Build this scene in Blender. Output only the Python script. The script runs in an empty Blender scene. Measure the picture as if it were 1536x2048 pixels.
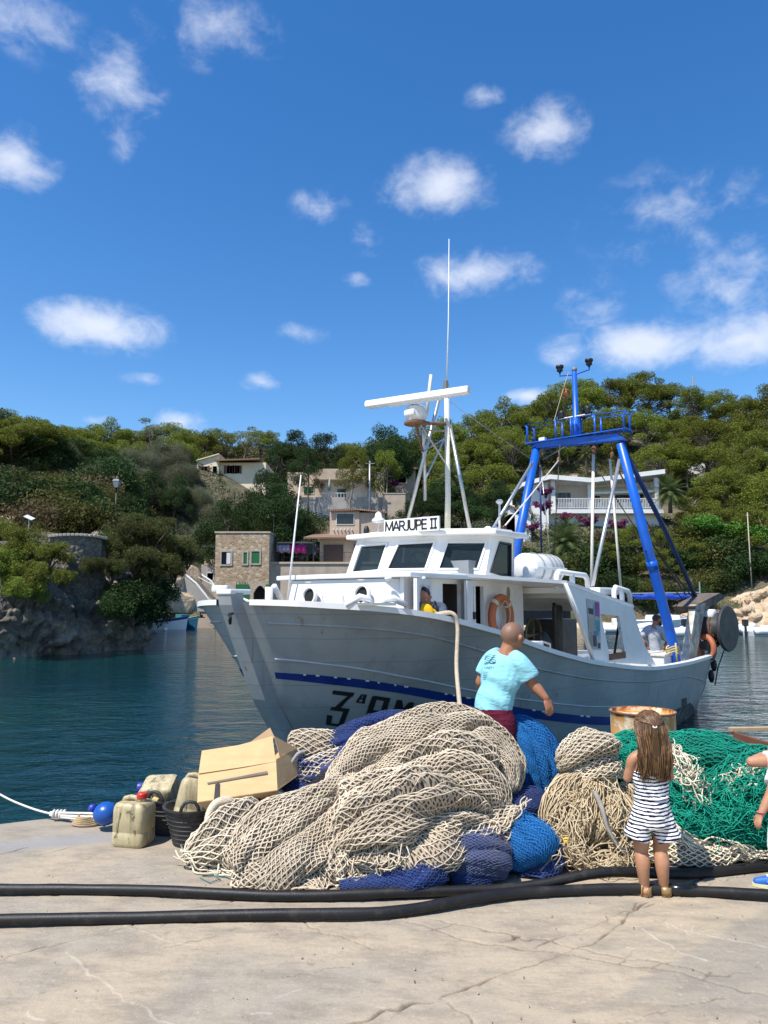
import bpy,bmesh,math,random
import numpy as np
from mathutils import Vector,Matrix,noise as mn
PI=math.pi
R=math.radians
SC=bpy.context.scene
COL=SC.collection
random.seed(7)
RNG=np.random.default_rng(11)
FPX,HOR,EYE=1479.0,1205.0,1.85
PITCH=math.atan((HOR-1024)/FPX)
CA,SA=math.cos(PITCH),math.sin(PITCH)
WATER=-0.6
def ray(x,y):
 cx,cy=x-768.0,1024.0-y
 return Vector((cx,FPX*CA-cy*SA,FPX*SA+cy*CA))
def P(x,y,Y):
 d=ray(x,y)
 return Vector((0,0,EYE))+d*(Y/d.y)
def G(x,y,z=0.0):
 d=ray(x,y)
 return Vector((0,0,EYE))+d*((z-EYE)/d.z)
def proj(p):
 X,Y,Z=p[0],p[1],p[2]-EYE
 fw=Y*CA+Z*SA
 up=-Y*SA+Z*CA
 return 768+FPX*X/fw,1024-FPX*up/fw
def setp(o,label=None,cat=None,group=None,kind=None):
 if label:o['label']=label
 if cat:o['category']=cat
 if group:o['group']=group
 if kind:o['kind']=kind
 return o
def thing(name,label,cat,loc=(0,0,0),rz=0.0,group=None):
 o=bpy.data.objects.new(name,None)
 o.empty_display_size=.1
 COL.objects.link(o)
 o.location=loc
 o.rotation_euler=(0,0,rz)
 return setp(o,label,cat,group)
def copy_tree(o,parent=None):
 c=o.copy()
 COL.objects.link(c)
 c.parent=parent
 for ch in list(o.children):
  copy_tree(ch,c)
 return c
class MB:
 """collects shapes, then links them as one mesh object"""
 def __init__(s):
  s.v=[];s.f=[];s.m=[];s.uv=None;s.cur=0
 def mat(s,i):
  s.cur=i;return s
 def add(s,vs,fs):
  b=len(s.v)
  s.v.extend([tuple(p)for p in vs])
  for f in fs:
   s.f.append(tuple(b+i for i in f));s.m.append(s.cur)
  return s
 def box(s,c,size,rot=None):
  hx,hy,hz=size[0]/2,size[1]/2,size[2]/2
  vs=[Vector((x,y,z))for x in(-hx,hx)for y in(-hy,hy)for z in(-hz,hz)]
  if rot is not None:
   vs=[rot@p for p in vs]
  c=Vector(c)
  return s.add([p+c for p in vs],[(0,1,3,2),(4,6,7,5),(0,4,5,1),(2,3,7,6),(0,2,6,4),(1,5,7,3)])
 def hexa(s,a,b):
  """two quads (lists of 4 points) joined into a solid"""
  return s.add(list(a)+list(b),[(3,2,1,0),(4,5,6,7),(0,1,5,4),(1,2,6,5),(2,3,7,6),(3,0,4,7)])
 def prism(s,poly,off):
  """planar polygon extruded by off"""
  n=len(poly);off=Vector(off)
  a=[Vector(p)for p in poly];b=[p+off for p in a]
  fs=[tuple(range(n))[::-1],tuple(range(n,2*n))]
  fs+=[(i,(i+1)%n,n+(i+1)%n,n+i)for i in range(n)]
  return s.add(a+b,fs)
 def framed(s,poly,hole,off):
  """quad with a quad hole, extruded"""
  n=len(poly);off=Vector(off)
  a=[Vector(p)for p in poly];h=[Vector(p)for p in hole]
  vs=a+h+[p+off for p in a]+[p+off for p in h]
  fs=[]
  for i in range(n):
   j=(i+1)%n
   fs+=[(i,j,n+j,n+i),(2*n+i,3*n+i,3*n+j,2*n+j),(i,2*n+i,2*n+j,j),(n+i,n+j,3*n+j,3*n+i)]
  return s.add(vs,fs)
 def tube(s,pts,r,n=8,cap=True,flat=None):
  pts=[Vector(p)for p in pts]
  k=len(pts)
  rs=[r]*k if isinstance(r,(int,float))else list(r)
  t0=(pts[1]-pts[0]).normalized()
  ref=Vector((0,0,1))if abs(t0.z)<.9 else Vector((1,0,0))
  u=t0.cross(ref).normalized()
  vs=[]
  for i in range(k):
   if i==0:t=pts[1]-pts[0]
   elif i==k-1:t=pts[-1]-pts[-2]
   else:t=(pts[i+1]-pts[i]).normalized()+(pts[i]-pts[i-1]).normalized()
   t.normalize()
   u=(u-t*u.dot(t))
   if u.length<1e-6:u=t.orthogonal()
   u.normalize()
   w=t.cross(u)
   fl=flat[i]if flat else 1.0
   for j in range(n):
    a=2*PI*j/n
    vs.append(pts[i]+u*(math.cos(a)*rs[i])+w*(math.sin(a)*rs[i]*fl))
  fs=[]
  for i in range(k-1):
   for j in range(n):
    jj=(j+1)%n
    fs.append((i*n+j,i*n+jj,(i+1)*n+jj,(i+1)*n+j))
  if cap:
   fs.append(tuple(range(n))[::-1]);fs.append(tuple((k-1)*n+j for j in range(n)))
  return s.add(vs,fs)
 def lathe(s,prof,c=(0,0,0),n=24,axis=None,close=True):
  """prof: list of (r, h); axis: Matrix 3x3 mapping z to the axis"""
  c=Vector(c);vs=[]
  for r,h in prof:
   for j in range(n):
    a=2*PI*j/n
    p=Vector((r*math.cos(a),r*math.sin(a),h))
    if axis is not None:p=axis@p
    vs.append(p+c)
  k=len(prof);fs=[]
  for i in range(k-1):
   for j in range(n):
    jj=(j+1)%n
    fs.append((i*n+j,i*n+jj,(i+1)*n+jj,(i+1)*n+j))
  if close:
   if prof[0][0]>1e-5:fs.append(tuple(range(n))[::-1])
   if prof[-1][0]>1e-5:fs.append(tuple((k-1)*n+j for j in range(n)))
  return s.add(vs,fs)
 def ball(s,c,r,n=12,m=8,sc=(1,1,1)):
  prof=[(max(1e-4,r*math.sin(PI*i/m)),-r*math.cos(PI*i/m))for i in range(m+1)]
  M=Matrix.Diagonal(Vector(sc))
  return s.lathe(prof,c,n,M)
 def grid(s,rows,closed_u=False):
  nr,nc=len(rows),len(rows[0])
  vs=[p for r in rows for p in r]
  fs=[]
  for i in range(nr-1):
   for j in range(nc-(0 if closed_u else 1)):
    jj=(j+1)%nc
    fs.append((i*nc+j,i*nc+jj,(i+1)*nc+jj,(i+1)*nc+j))
  return s.add(vs,fs)
 def build(s,name,mats,parent=None,smooth=False,off=None,recalc=True,bevel=0.0,seg=2,auto=None):
  me=bpy.data.meshes.new(name)
  vs=s.v if off is None else[(p[0]-off[0],p[1]-off[1],p[2]-off[2])for p in s.v]
  me.from_pydata(vs,[],s.f)
  mats=mats if isinstance(mats,(list,tuple))else[mats]
  for m in mats:me.materials.append(m)
  if len(mats)>1:
   me.polygons.foreach_set('material_index',s.m)
  if recalc or bevel:
   bm=bmesh.new();bm.from_mesh(me)
   bmesh.ops.recalc_face_normals(bm,faces=bm.faces)
   if bevel:
    bmesh.ops.remove_doubles(bm,verts=bm.verts,dist=1e-5)
    es=[e for e in bm.edges if len(e.link_faces)==2 and e.calc_face_angle(0)>.6]
    bmesh.ops.bevel(bm,geom=es,offset=bevel,segments=seg,affect='EDGES',profile=.6,clamp_overlap=True)
   bm.to_mesh(me);bm.free()
  if smooth or auto:
   me.polygons.foreach_set('use_smooth',[True]*len(me.polygons))
   if auto:
    me.set_sharp_from_angle(angle=R(auto))
  me.update()
  o=bpy.data.objects.new(name,me)
  COL.objects.link(o)
  if parent is not None:o.parent=parent
  return o
def np_mesh(name,V,F,mats,parent=None,smooth=False,mi=None,uv=None):
 """quads or tris from numpy arrays"""
 V=np.asarray(V,np.float32);F=np.asarray(F,np.int32)
 k=F.shape[1]
 me=bpy.data.meshes.new(name)
 me.vertices.add(len(V));me.vertices.foreach_set('co',V.ravel())
 me.loops.add(F.size);me.loops.foreach_set('vertex_index',F.ravel())
 me.polygons.add(len(F))
 me.polygons.foreach_set('loop_start',np.arange(0,F.size,k,dtype=np.int32))
 me.polygons.foreach_set('loop_total',np.full(len(F),k,np.int32))
 mats=mats if isinstance(mats,(list,tuple))else[mats]
 for m in mats:me.materials.append(m)
 if mi is not None:me.polygons.foreach_set('material_index',np.asarray(mi,np.int32))
 if smooth:me.polygons.foreach_set('use_smooth',np.ones(len(F),bool))
 if uv is not None:
  l=me.uv_layers.new(name='UVMap')
  l.data.foreach_set('uv',np.asarray(uv,np.float32)[F.ravel()].ravel())
 me.update(calc_edges=True)
 me.validate()
 o=bpy.data.objects.new(name,me);COL.objects.link(o)
 if parent is not None:o.parent=parent
 return o
def spline(pts,n):
 """Catmull-Rom through rows of pts (any dimension), n samples"""
 p=np.asarray(pts,float)
 p=np.vstack([2*p[0]-p[1],p,2*p[-1]-p[-2]])
 k=len(p)-3
 out=[]
 for u in np.linspace(0,k-1e-9,n):
  i=int(u);t=u-i
  a,b,c,d=p[i],p[i+1],p[i+2],p[i+3]
  out.append(.5*(2*b+(c-a)*t+(2*a-5*b+4*c-d)*t*t+(3*b-3*c+d-a)*t**3))
 return np.array(out)
_PERM=np.random.default_rng(5).random((64,64,64))
def vnoise(p):
 p=np.asarray(p,float);i=np.floor(p).astype(int);f=p-i
 f=f*f*(3-2*f)
 r=0
 for dx in(0,1):
  wx=f[...,0]if dx else 1-f[...,0]
  for dy in(0,1):
   wy=f[...,1]if dy else 1-f[...,1]
   for dz in(0,1):
    wz=f[...,2]if dz else 1-f[...,2]
    r=r+wx*wy*wz*_PERM[(i[...,0]+dx)%64,(i[...,1]+dy)%64,(i[...,2]+dz)%64]
 return r*2-1
def fbm(p,o=4):
 p=np.asarray(p,float);a,r=1.0,0
 for k in range(o):
  r=r+a*vnoise(p+17.3*k);p=p*2.03;a*=.5
 return r
class NT:
 def __init__(s,mat):
  s.t=mat.node_tree;s.n=s.t.nodes;s.l=s.t.links
 def node(s,typ,**kw):
  n=s.n.new(typ)
  for k,v in kw.items():
   if k in('ins',):
    for a,b in v.items():s.put(n.inputs[a],b)
   else:setattr(n,k,v)
  return n
 def put(s,sock,v):
  if isinstance(v,bpy.types.NodeSocket):s.l.new(v,sock)
  else:sock.default_value=v
 def math(s,op,a,b=None,c=None,clamp=False):
  n=s.n.new('ShaderNodeMath');n.operation=op;n.use_clamp=clamp
  s.put(n.inputs[0],a)
  if b is not None:s.put(n.inputs[1],b)
  if c is not None:s.put(n.inputs[2],c)
  return n.outputs[0]
 def mix(s,f,a,b,blend='MIX'):
  n=s.n.new('ShaderNodeMix');n.data_type='RGBA';n.blend_type=blend
  s.put(n.inputs[0],f)
  s.put(n.inputs[6],a if isinstance(a,bpy.types.NodeSocket)else rgba(a));s.put(n.inputs[7],b if isinstance(b,bpy.types.NodeSocket)else rgba(b))
  return n.outputs[2]
 def noise(s,vec,scale,detail=4,rough=.55,dist=0.0):
  n=s.n.new('ShaderNodeTexNoise')
  if vec is not None:s.l.new(vec,n.inputs['Vector'])
  n.inputs['Scale'].default_value=scale;n.inputs['Detail'].default_value=detail
  n.inputs['Roughness'].default_value=rough;n.inputs['Distortion'].default_value=dist
  return n.outputs[0]
 def ramp(s,v,stops):
  n=s.n.new('ShaderNodeValToRGB');e=n.color_ramp.elements
  while len(e)<len(stops):e.new(.5)
  for el,(p,c)in zip(e,stops):
   el.position=p;el.color=rgba(c)
  s.put(n.inputs[0],v)
  return n.outputs[0]
 def step(s,v,lo,hi):
  n=s.n.new('ShaderNodeMapRange');n.interpolation_type='SMOOTHSTEP'
  s.put(n.inputs[0],v);n.inputs[1].default_value=lo;n.inputs[2].default_value=hi
  return n.outputs[0]
 def scaled(s,vec,sc,rot=(0,0,0),loc=(0,0,0)):
  n=s.n.new('ShaderNodeMapping');s.l.new(vec,n.inputs[0])
  n.inputs['Scale'].default_value=sc;n.inputs['Rotation'].default_value=rot;n.inputs['Location'].default_value=loc
  return n.outputs[0]
 def bump(s,h,strength=.3,dist=.01,prev=None):
  n=s.n.new('ShaderNodeBump');s.l.new(h,n.inputs['Height'])
  n.inputs['Strength'].default_value=strength;n.inputs['Distance'].default_value=dist
  if prev is not None:s.l.new(prev,n.inputs['Normal'])
  return n.outputs[0]
def rgba(c):
 if isinstance(c,(int,float)):return(c,c,c,1)
 return tuple(c)if len(c)==4 else(c[0],c[1],c[2],1)
def newmat(name):
 m=bpy.data.materials.new(name);m.use_nodes=True
 t=NT(m)
 b=t.n['Principled BSDF']
 return m,t,b
_PM={}
def pm(name,col,rough=.6,col2=None,scale=4.0,var=.5,bump=0.0,bscale=60.0,metal=0.0,spec=None,dirt=None,dscale=2.0,damt=.5,detail=5,stretch=(1,1,1),bdist=.005):
 """general surface: two tones mixed by noise, optional dirt blotches and bump"""
 if name in _PM:return _PM[name]
 m,t,b=newmat(name)
 tc=t.n.new('ShaderNodeTexCoord').outputs['Object']
 vec=t.scaled(tc,stretch)
 c2=col2 if col2 is not None else tuple(x*.78 for x in col)
 n1=t.noise(vec,scale,detail)
 c=t.mix(t.math('MULTIPLY',t.step(n1,.35,.65),var),col,c2)
 if dirt is not None:
  n2=t.noise(vec,dscale,6,.65)
  c=t.mix(t.math('MULTIPLY',t.step(n2,.5,.72),damt),c,dirt)
 t.put(b.inputs['Base Color'],c)
 r=t.math('ADD',t.math('MULTIPLY',t.math('SUBTRACT',n1,.5),.25),rough,clamp=True)
 t.put(b.inputs['Roughness'],r)
 b.inputs['Metallic'].default_value=metal
 if spec is not None:b.inputs['Specular IOR Level'].default_value=spec
 if bump:
  h=t.noise(vec,bscale,4)
  t.put(b.inputs['Normal'],t.bump(h,bump,bdist))
 _PM[name]=m
 return m
# ================================================================ camera, light, sky
cam=bpy.data.cameras.new('camera')
camo=bpy.data.objects.new('camera',cam);COL.objects.link(camo)
cam.sensor_fit='VERTICAL';cam.sensor_height=36.0;cam.lens=36.0*FPX/2048
cam.clip_start=.1;cam.clip_end=3000
camo.location=(0,0,EYE)
camo.rotation_euler=(PI/2+PITCH,0,0)
SC.camera=camo
SUN_AZ=math.atan2(-.72,-.69)
SUN_EL=R(59)
sund=Vector((math.sin(SUN_AZ)*math.cos(SUN_EL),math.cos(SUN_AZ)*math.cos(SUN_EL),math.sin(SUN_EL)))
sl=bpy.data.lights.new('sun','SUN');sl.energy=5.0;sl.angle=R(.53);sl.color=(1,.955,.88)
so=bpy.data.objects.new('sun',sl);COL.objects.link(so)
so.rotation_euler=sund.to_track_quat('Z','Y').to_euler()
W=bpy.data.worlds.new("World");SC.world=W;W.use_nodes=True
w=NT(W);bg=w.n['Background']
sky=w.n.new('ShaderNodeTexSky');sky.sky_type='NISHITA';sky.sun_disc=False
sky.sun_elevation=SUN_EL;sky.sun_rotation=SUN_AZ
sky.air_density=1.08;sky.dust_density=.4;sky.ozone_density=3.0;sky.altitude=0
hs=w.n.new('ShaderNodeHueSaturation');w.l.new(sky.outputs[0],hs.inputs['Color'])
hs.inputs['Saturation'].default_value=1.33;hs.inputs['Value'].default_value=1.0;hs.inputs['Hue'].default_value=.505
skycol=hs.outputs[0]
dirn=w.n.new('ShaderNodeTexCoord').outputs['Generated']
CLOUDS=[(205,655,150,62,1.05),(25,315,95,70,.8),(235,165,95,85,.72),(420,60,150,75,.58),(60,40,110,80,.5),(250,245,48,80,.5),(885,368,150,70,.82),(1085,262,98,70,.8),(950,548,155,60,.88),(640,412,70,48,.5),(735,478,60,45,.42),(970,192,52,28,.66),(590,665,85,30,.42),(525,765,58,28,.55),(290,760,60,20,.4),(355,847,85,36,.75),(1290,690,165,60,.98),(1480,680,130,70,.85),(1350,430,230,120,.36),(1480,560,170,150,.42),(1180,600,90,90,.3),(1140,700,80,45,.45),(712,562,40,22,.4),(1060,792,70,22,.66),(1500,480,80,40,.5),(180,840,60,20,.5)]
big=w.noise(dirn,11.0,4,.55,.3);fine=w.noise(w.scaled(dirn,(1,1,1.4),(0,.35,0)),24.0,8,.6,.25)
acc=None
def vdot(v,c):
 n=w.n.new('ShaderNodeVectorMath');n.operation='DOT_PRODUCT'
 w.l.new(v,n.inputs[0]);n.inputs[1].default_value=c
 return n.outputs['Value']
for(cx,cy,cw,ch,st)in CLOUDS:
 d=ray(cx,cy).normalized();rr=d.cross(Vector((0,0,1))).normalized();uu=rr.cross(d)
 aw,ah=cw/FPX,ch/FPX
 a=vdot(dirn,rr/aw);b_=vdot(dirn,uu/ah);f=vdot(dirn,d)
 r2=w.math('ADD',w.math('MULTIPLY',a,a),w.math('MULTIPLY',b_,b_))
 m_=w.math('MULTIPLY',w.math('SUBTRACT',1.0,w.math('SQRT',r2),clamp=True),st*1.25)
 m_=w.math('MULTIPLY',m_,w.math('GREATER_THAN',f,0.0))
 acc=m_ if acc is None else w.math('MAXIMUM',acc,m_)
tex=w.math('ADD',w.math('MULTIPLY',w.math('SUBTRACT',fine,.5),2.3),w.math('MULTIPLY',w.math('SUBTRACT',big,.5),1.5))
dens=w.math('ADD',acc,w.math('MULTIPLY',tex,w.math('MINIMUM',w.math('MULTIPLY',acc,3.0),.62)))
dens=w.step(dens,.10,1.25)
under=w.math('MULTIPLY',w.step(fine,.35,.7),.3)
ccol=w.mix(under,(5.6,5.8,6.3),(3.9,4.3,5.2))
wc=w.mix(w.math('MULTIPLY',dens,.80),skycol,ccol)
w.l.new(wc,bg.inputs['Color']);bg.inputs['Strength'].default_value=.148
SC.view_settings.view_transform='Standard';SC.view_settings.look='None'
SC.view_settings.exposure=.32;SC.view_settings.gamma=1
SC.cycles.max_bounces=7;SC.cycles.diffuse_bounces=3;SC.cycles.glossy_bounces=4;SC.cycles.transmission_bounces=4;SC.cycles.transparent_max_bounces=12
SC.cycles.use_denoising=True
SC.cycles.caustics_reflective=True;SC.cycles.caustics_refractive=False
SC.cycles.sample_clamp_indirect=10.0;SC.cycles.blur_glossy=.12
# ================================================================ quay
EDGE=[(-40,-3),(-12,4.4)]+[tuple(G(x,y))[:2]for x,y in((0,1645),(60,1634),(190,1622))]+[(-1,7.15),(2,7.55),(6,8.0),(20,9.2),(40,11)]
def edge_y(x):return np.interp(x,[e[0]for e in EDGE],[e[1]for e in EDGE])
CRK=[([(-60,1938),(0,1920),(65,1902),(150,1880),(240,1855),(345,1827),(455,1800),(520,1786)],.010),([(700,2045),(768,2022),(888,1990),(1018,1947),(1128,1907),(1198,1875),(1268,1820),(1343,1785),(1440,1745)],.013),([(1068,1892),(1138,1865),(1218,1837),(1298,1800)],.009),([(813,1845),(918,1870),(1018,1890),(1128,1907),(1290,1935),(1420,1965),(1560,1992)],.009),([(858,1835),(978,1860),(1068,1875),(1180,1898),(1318,1925),(1418,1950),(1508,1945)],.009),([(870,1862),(920,1845)],.009),([(1005,1880),(1040,1868)],.010),([(1235,1925),(1265,1900)],.007),([(1300,1935),(1335,1920)],.008),([(1390,1960),(1430,1945)],.008),([(888,1990),(940,2025),(960,2060)],.006),([(1240,2048),(1343,2012),(1443,1995)],.006),([(-40,1735),(25,1719),(205,1680),(260,1668)],.008),([(-30,1714),(30,1700),(150,1668),(230,1650)],.012),([(320,1900),(420,1872),(510,1850)],.004),([(600,1838),(640,1860),(760,1900)],.003),([(1298,1812),(1420,1770),(1560,1730)],.008),([(560,1960),(640,1935),(700,1930)],.003)]
PALE=[([(140,1910),(190,1950),(240,1980),(310,2030),(345,2050)],.008),([(240,1850),(330,1885),(380,1890)],.006),([(1343,1850),(1370,1858),(1440,1875),(1560,1900)],.012),([(1300,1858),(1358,1900),(1410,1920)],.014),([(1250,1890),(1330,1905)],.012),([(45,2027),(90,2046)],.010),([(560,1990),(600,1975)],.006),([(1330,1845),(1345,1856)],.01),([(500,2030),(540,2024)],.01),([(1360,1845),(1376,1868),(1390,1850)],.006)]
def build_quay():
 sx,sy=.0085,.0085
 xs=np.arange(-3.9,4.3,sx);ys=np.arange(2.2,5.9,sy)
 X,Y=np.meshgrid(xs,ys)
 wob=.022*np.stack([vnoise(np.stack([X*14,Y*14,X*0+k],-1))for k in(0,9)],-1)+.03*np.stack([vnoise(np.stack([X*4,Y*4,X*0+k],-1))for k in(3,12)],-1)
 wx,wy=X+wob[...,0],Y+wob[...,1]
 def field(lst):
  out=np.zeros_like(X)
  for pl,wd in lst:
   g=[G(a,b)for a,b in pl]
   for p,q in zip(g[:-1],g[1:]):
    d=np.array([q.x-p.x,q.y-p.y]);L2=d@d
    t=np.clip(((wx-p.x)*d[0]+(wy-p.y)*d[1])/L2,0,1)
    dist=np.hypot(wx-p.x-t*d[0],wy-p.y-t*d[1])
    wv=wd*(.75+.6*vnoise(np.stack([X*9,Y*9,X*0+33],-1)))
    out=np.maximum(out,np.clip(1.5-dist/np.maximum(wv*.62,.002),0,1))
  return out
 ck=field(CRK);pl=field(PALE)
 pits=np.clip(vnoise(np.stack([X*30,Y*30,X*0+5],-1))-.55,0,1)
 Z=.006*fbm(np.stack([X*1.1,Y*1.1,X*0],-1),3)+.002*fbm(np.stack([X*12,Y*12,X*0+2],-1),3)-.012*ck-.008*pits+.002*pl
 ed=np.minimum(np.minimum(X-xs[0],xs[-1]-X),np.minimum(Y-ys[0],ys[-1]-Y))
 Z*=np.clip(ed/.15,0,1)
 n=X.size;nc=len(xs);nr=len(ys)
 V=np.stack([X,Y,Z],-1).reshape(-1,3)
 i=np.arange(nr-1)[:,None]*nc+np.arange(nc-1)[None]
 F=np.stack([i,i+1,i+nc+1,i+nc],-1).reshape(-1,4)
 pts=[];cuts=np.concatenate([np.arange(-40,-4,2.0),[xs[0]],np.arange(-3.6,4.2,.3),[xs[-1]],np.arange(6,42,2.0)])
 ev=[];ef=[]
 def addrow(f):ev.extend([f(x)for x in cuts])
 lo,hi=ys[0],ys[-1]
 rows=[]
 def wobx(x):return .03*math.sin(x*5.1)+.02*math.sin(x*13.7+1)
 rows.append([(x,-30.0,0.0)for x in cuts])
 rows.append([(x,min(lo,edge_y(x)-.3),0.0)for x in cuts])
 rows.append([(x,min(hi,edge_y(x)-.2),0.0)for x in cuts])
 rows.append([(x,edge_y(x)-.10+wobx(x),0.0)for x in cuts])
 rows.append([(x,edge_y(x)-.03+wobx(x),-.015)for x in cuts])
 rows.append([(x,edge_y(x)+.01+wobx(x),-.06)for x in cuts])
 rows.append([(x,edge_y(x)+.03+wobx(x),-3.0)for x in cuts])
 b0=n;ev=[p for r in rows for p in r];m=len(cuts)
 for r in range(len(rows)-1):
  for k in range(m-1):
   if r==1 and cuts[k]>=xs[0]-1e-6 and cuts[k+1]<=xs[-1]+1e-6:continue
   ef.append((b0+r*m+k,b0+r*m+k+1,b0+(r+1)*m+k+1,b0+(r+1)*m+k))
 V=np.vstack([V,np.array(ev)]);F=np.vstack([F,np.array(ef)])
 m_,t,b=newmat('quay_concrete')
 tc=t.n.new('ShaderNodeTexCoord').outputs['Object']
 att=t.n.new('ShaderNodeAttribute');att.attribute_name='crack'
 att2=t.n.new('ShaderNodeAttribute');att2.attribute_name='pale'
 big=t.noise(tc,.55,5,.6,.6);mid=t.noise(t.scaled(tc,(1,2.4,1),(0,0,.35)),2.6,7,.68);fin=t.noise(tc,42,6,.7)
 strk=t.noise(t.scaled(tc,(2.0,14,1),(0,0,.3)),2.2,5,.7,.4)
 c=t.mix(t.step(big,.42,.62),(.415,.335,.235),(.335,.29,.225))
 c=t.mix(t.math('MULTIPLY',t.step(mid,.42,.66),.7),c,(.23,.195,.15))
 c=t.mix(t.math('MULTIPLY',t.step(strk,.52,.70),.5),c,(.27,.24,.20))
 c=t.mix(t.math('MULTIPLY',t.step(strk,.36,.24),.4),c,(.60,.54,.45))
 sx_=t.n.new('ShaderNodeSeparateXYZ');t.l.new(tc,sx_.inputs[0])
 w1=t.math('SUBTRACT',sx_.outputs[1],t.math('ADD',t.math('MULTIPLY',sx_.outputs[0],.36),t.math('ADD',6.62,t.math('MULTIPLY',big,.35))))
 grey=t.math('MULTIPLY',t.step(w1,-.06,.04),t.step(t.math('ADD',w1,t.math('MULTIPLY',big,.6)),.75,.5))
 c=t.mix(t.math('MULTIPLY',grey,.75),c,(.27,.265,.26))
 w2=t.math('SUBTRACT',t.math('ADD',t.math('MULTIPLY',sx_.outputs[0],.82),t.math('MULTIPLY',mid,.25)),t.math('ADD',sx_.outputs[1],-2.78))
 w3=t.math('ADD',sx_.outputs[1],t.math('MULTIPLY',sx_.outputs[0],.27))
 sl_=t.math('MULTIPLY',t.step(w2,.0,.08),t.step(w3,4.03,4.08))
 c=t.mix(t.math('MULTIPLY',sl_,.42),c,(.225,.21,.175))
 spot=t.noise(tc,6.0,3,.5)
 c=t.mix(t.math('MULTIPLY',t.step(spot,.66,.74),.45),c,(.16,.12,.09))
 gr=t.noise(tc,130,3,.6);c=t.mix(t.math('MULTIPLY',t.step(fin,.56,.72),.5),c,(.17,.14,.105))
 c=t.mix(t.math('MULTIPLY',t.step(fin,.42,.28),.45),c,(.60,.52,.39));c=t.mix(t.math('MULTIPLY',t.step(gr,.60,.72),.45),c,(.12,.10,.08));c=t.mix(t.math('MULTIPLY',t.step(gr,.38,.28),.4),c,(.62,.56,.46))
 c=t.mix(t.math('MULTIPLY',att2.outputs['Fac'],.5),c,(.60,.53,.42))
 c=t.mix(t.math('MULTIPLY',att.outputs['Fac'],.78),c,(.085,.06,.04))
 t.put(b.inputs['Base Color'],c);b.inputs['Roughness'].default_value=.85;b.inputs['Specular IOR Level'].default_value=.25
 t.put(b.inputs['Normal'],t.bump(fin,.6,.005,t.bump(mid,.35,.014)))
 o=np_mesh('quay',V,F,m_,smooth=True)
 a1=o.data.attributes.new('crack','FLOAT','POINT');a2=o.data.attributes.new('pale','FLOAT','POINT')
 z=np.zeros(len(V),np.float32);z[:n]=ck.ravel();a1.data.foreach_set('value',z)
 z=np.zeros(len(V),np.float32);z[:n]=pl.ravel();a2.data.foreach_set('value',z)
 setp(o,'pale cracked concrete quay at the water',None,None,'structure')
build_quay()
# ================================================================ water
def build_water():
 m_,t,b=newmat('harbour_water')
 tc=t.n.new('ShaderNodeTexCoord').outputs['Object']
 n1=t.noise(t.scaled(tc,(1,1.5,1),(0,0,.25)),.55,3,.5,.8)
 n2=t.noise(t.scaled(tc,(1,1.8,1),(0,0,-.15)),2.0,4,.55,1.0)
 n3=t.noise(t.scaled(tc,(1,1.5,1),(0,0,.5)),7.5,3,.5,.5)
 patch=t.noise(tc,.07,3,.5)
 c=t.mix(t.step(patch,.35,.65),(.0013,.027,.037),(.0016,.037,.036))
 t.put(b.inputs['Base Color'],c)
 b.inputs['Roughness'].default_value=.04;b.inputs['IOR'].default_value=1.33
 nb=t.bump(n1,1.0,.085);nb=t.bump(n2,1.0,.040,nb);nb=t.bump(n3,1.0,.009,nb)
 t.put(b.inputs['Normal'],nb)
 mb=MB();mb.add([(-900,-5,WATER),(900,-5,WATER),(900,900,WATER),(-900,900,WATER)],[(0,1,2,3)])
 o=mb.build('water',m_,recalc=False);setp(o,None,None,None,'structure')
 mb=MB();mb.add([(-900,-5,-7),(900,-5,-7),(900,900,-7),(-900,900,-7)],[(0,1,2,3)])
 o=mb.build('seabed',pm('seabed_sand',(.05,.09,.08),.9),recalc=False);setp(o,None,None,None,'structure')
build_water()
# ================================================================ terrain
SHORE=np.array([(-200,6),(-120,14),(-50,27),(-25,31.5),(-17,33),(-14.6,35.5),(-12.9,39),(-13.3,42),(-15.5,48),(-18,56),(-20.8,64),(-22.5,70),(-22.5,73),(-14,74),(-4,76),(5,77),(14,76),(22,73),(30,71),(40,68),(60,62),(120,50),(250,40),(250,330),(-200,330)],float)
def shore_sd(X,Y):
 """signed distance to the shoreline, positive on land"""
 X=np.asarray(X,float);Y=np.asarray(Y,float)
 best=np.full(X.shape,1e9);ins=np.zeros(X.shape,bool)
 n=len(SHORE)
 for i in range(n):
  a,b=SHORE[i],SHORE[(i+1)%n]
  d=b-a
  t=np.clip(((X-a[0])*d[0]+(Y-a[1])*d[1])/(d@d),0,1)
  best=np.minimum(best,np.hypot(X-a[0]-t*d[0],Y-a[1]-t*d[1]))
  c=(a[1]>Y)!=(b[1]>Y)
  with np.errstate(divide='ignore',invalid='ignore'):
   xx=a[0]+(Y-a[1])/(b[1]-a[1])*d[0]
  ins^=c&(X<xx)
 return np.where(ins,best,-best)
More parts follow.
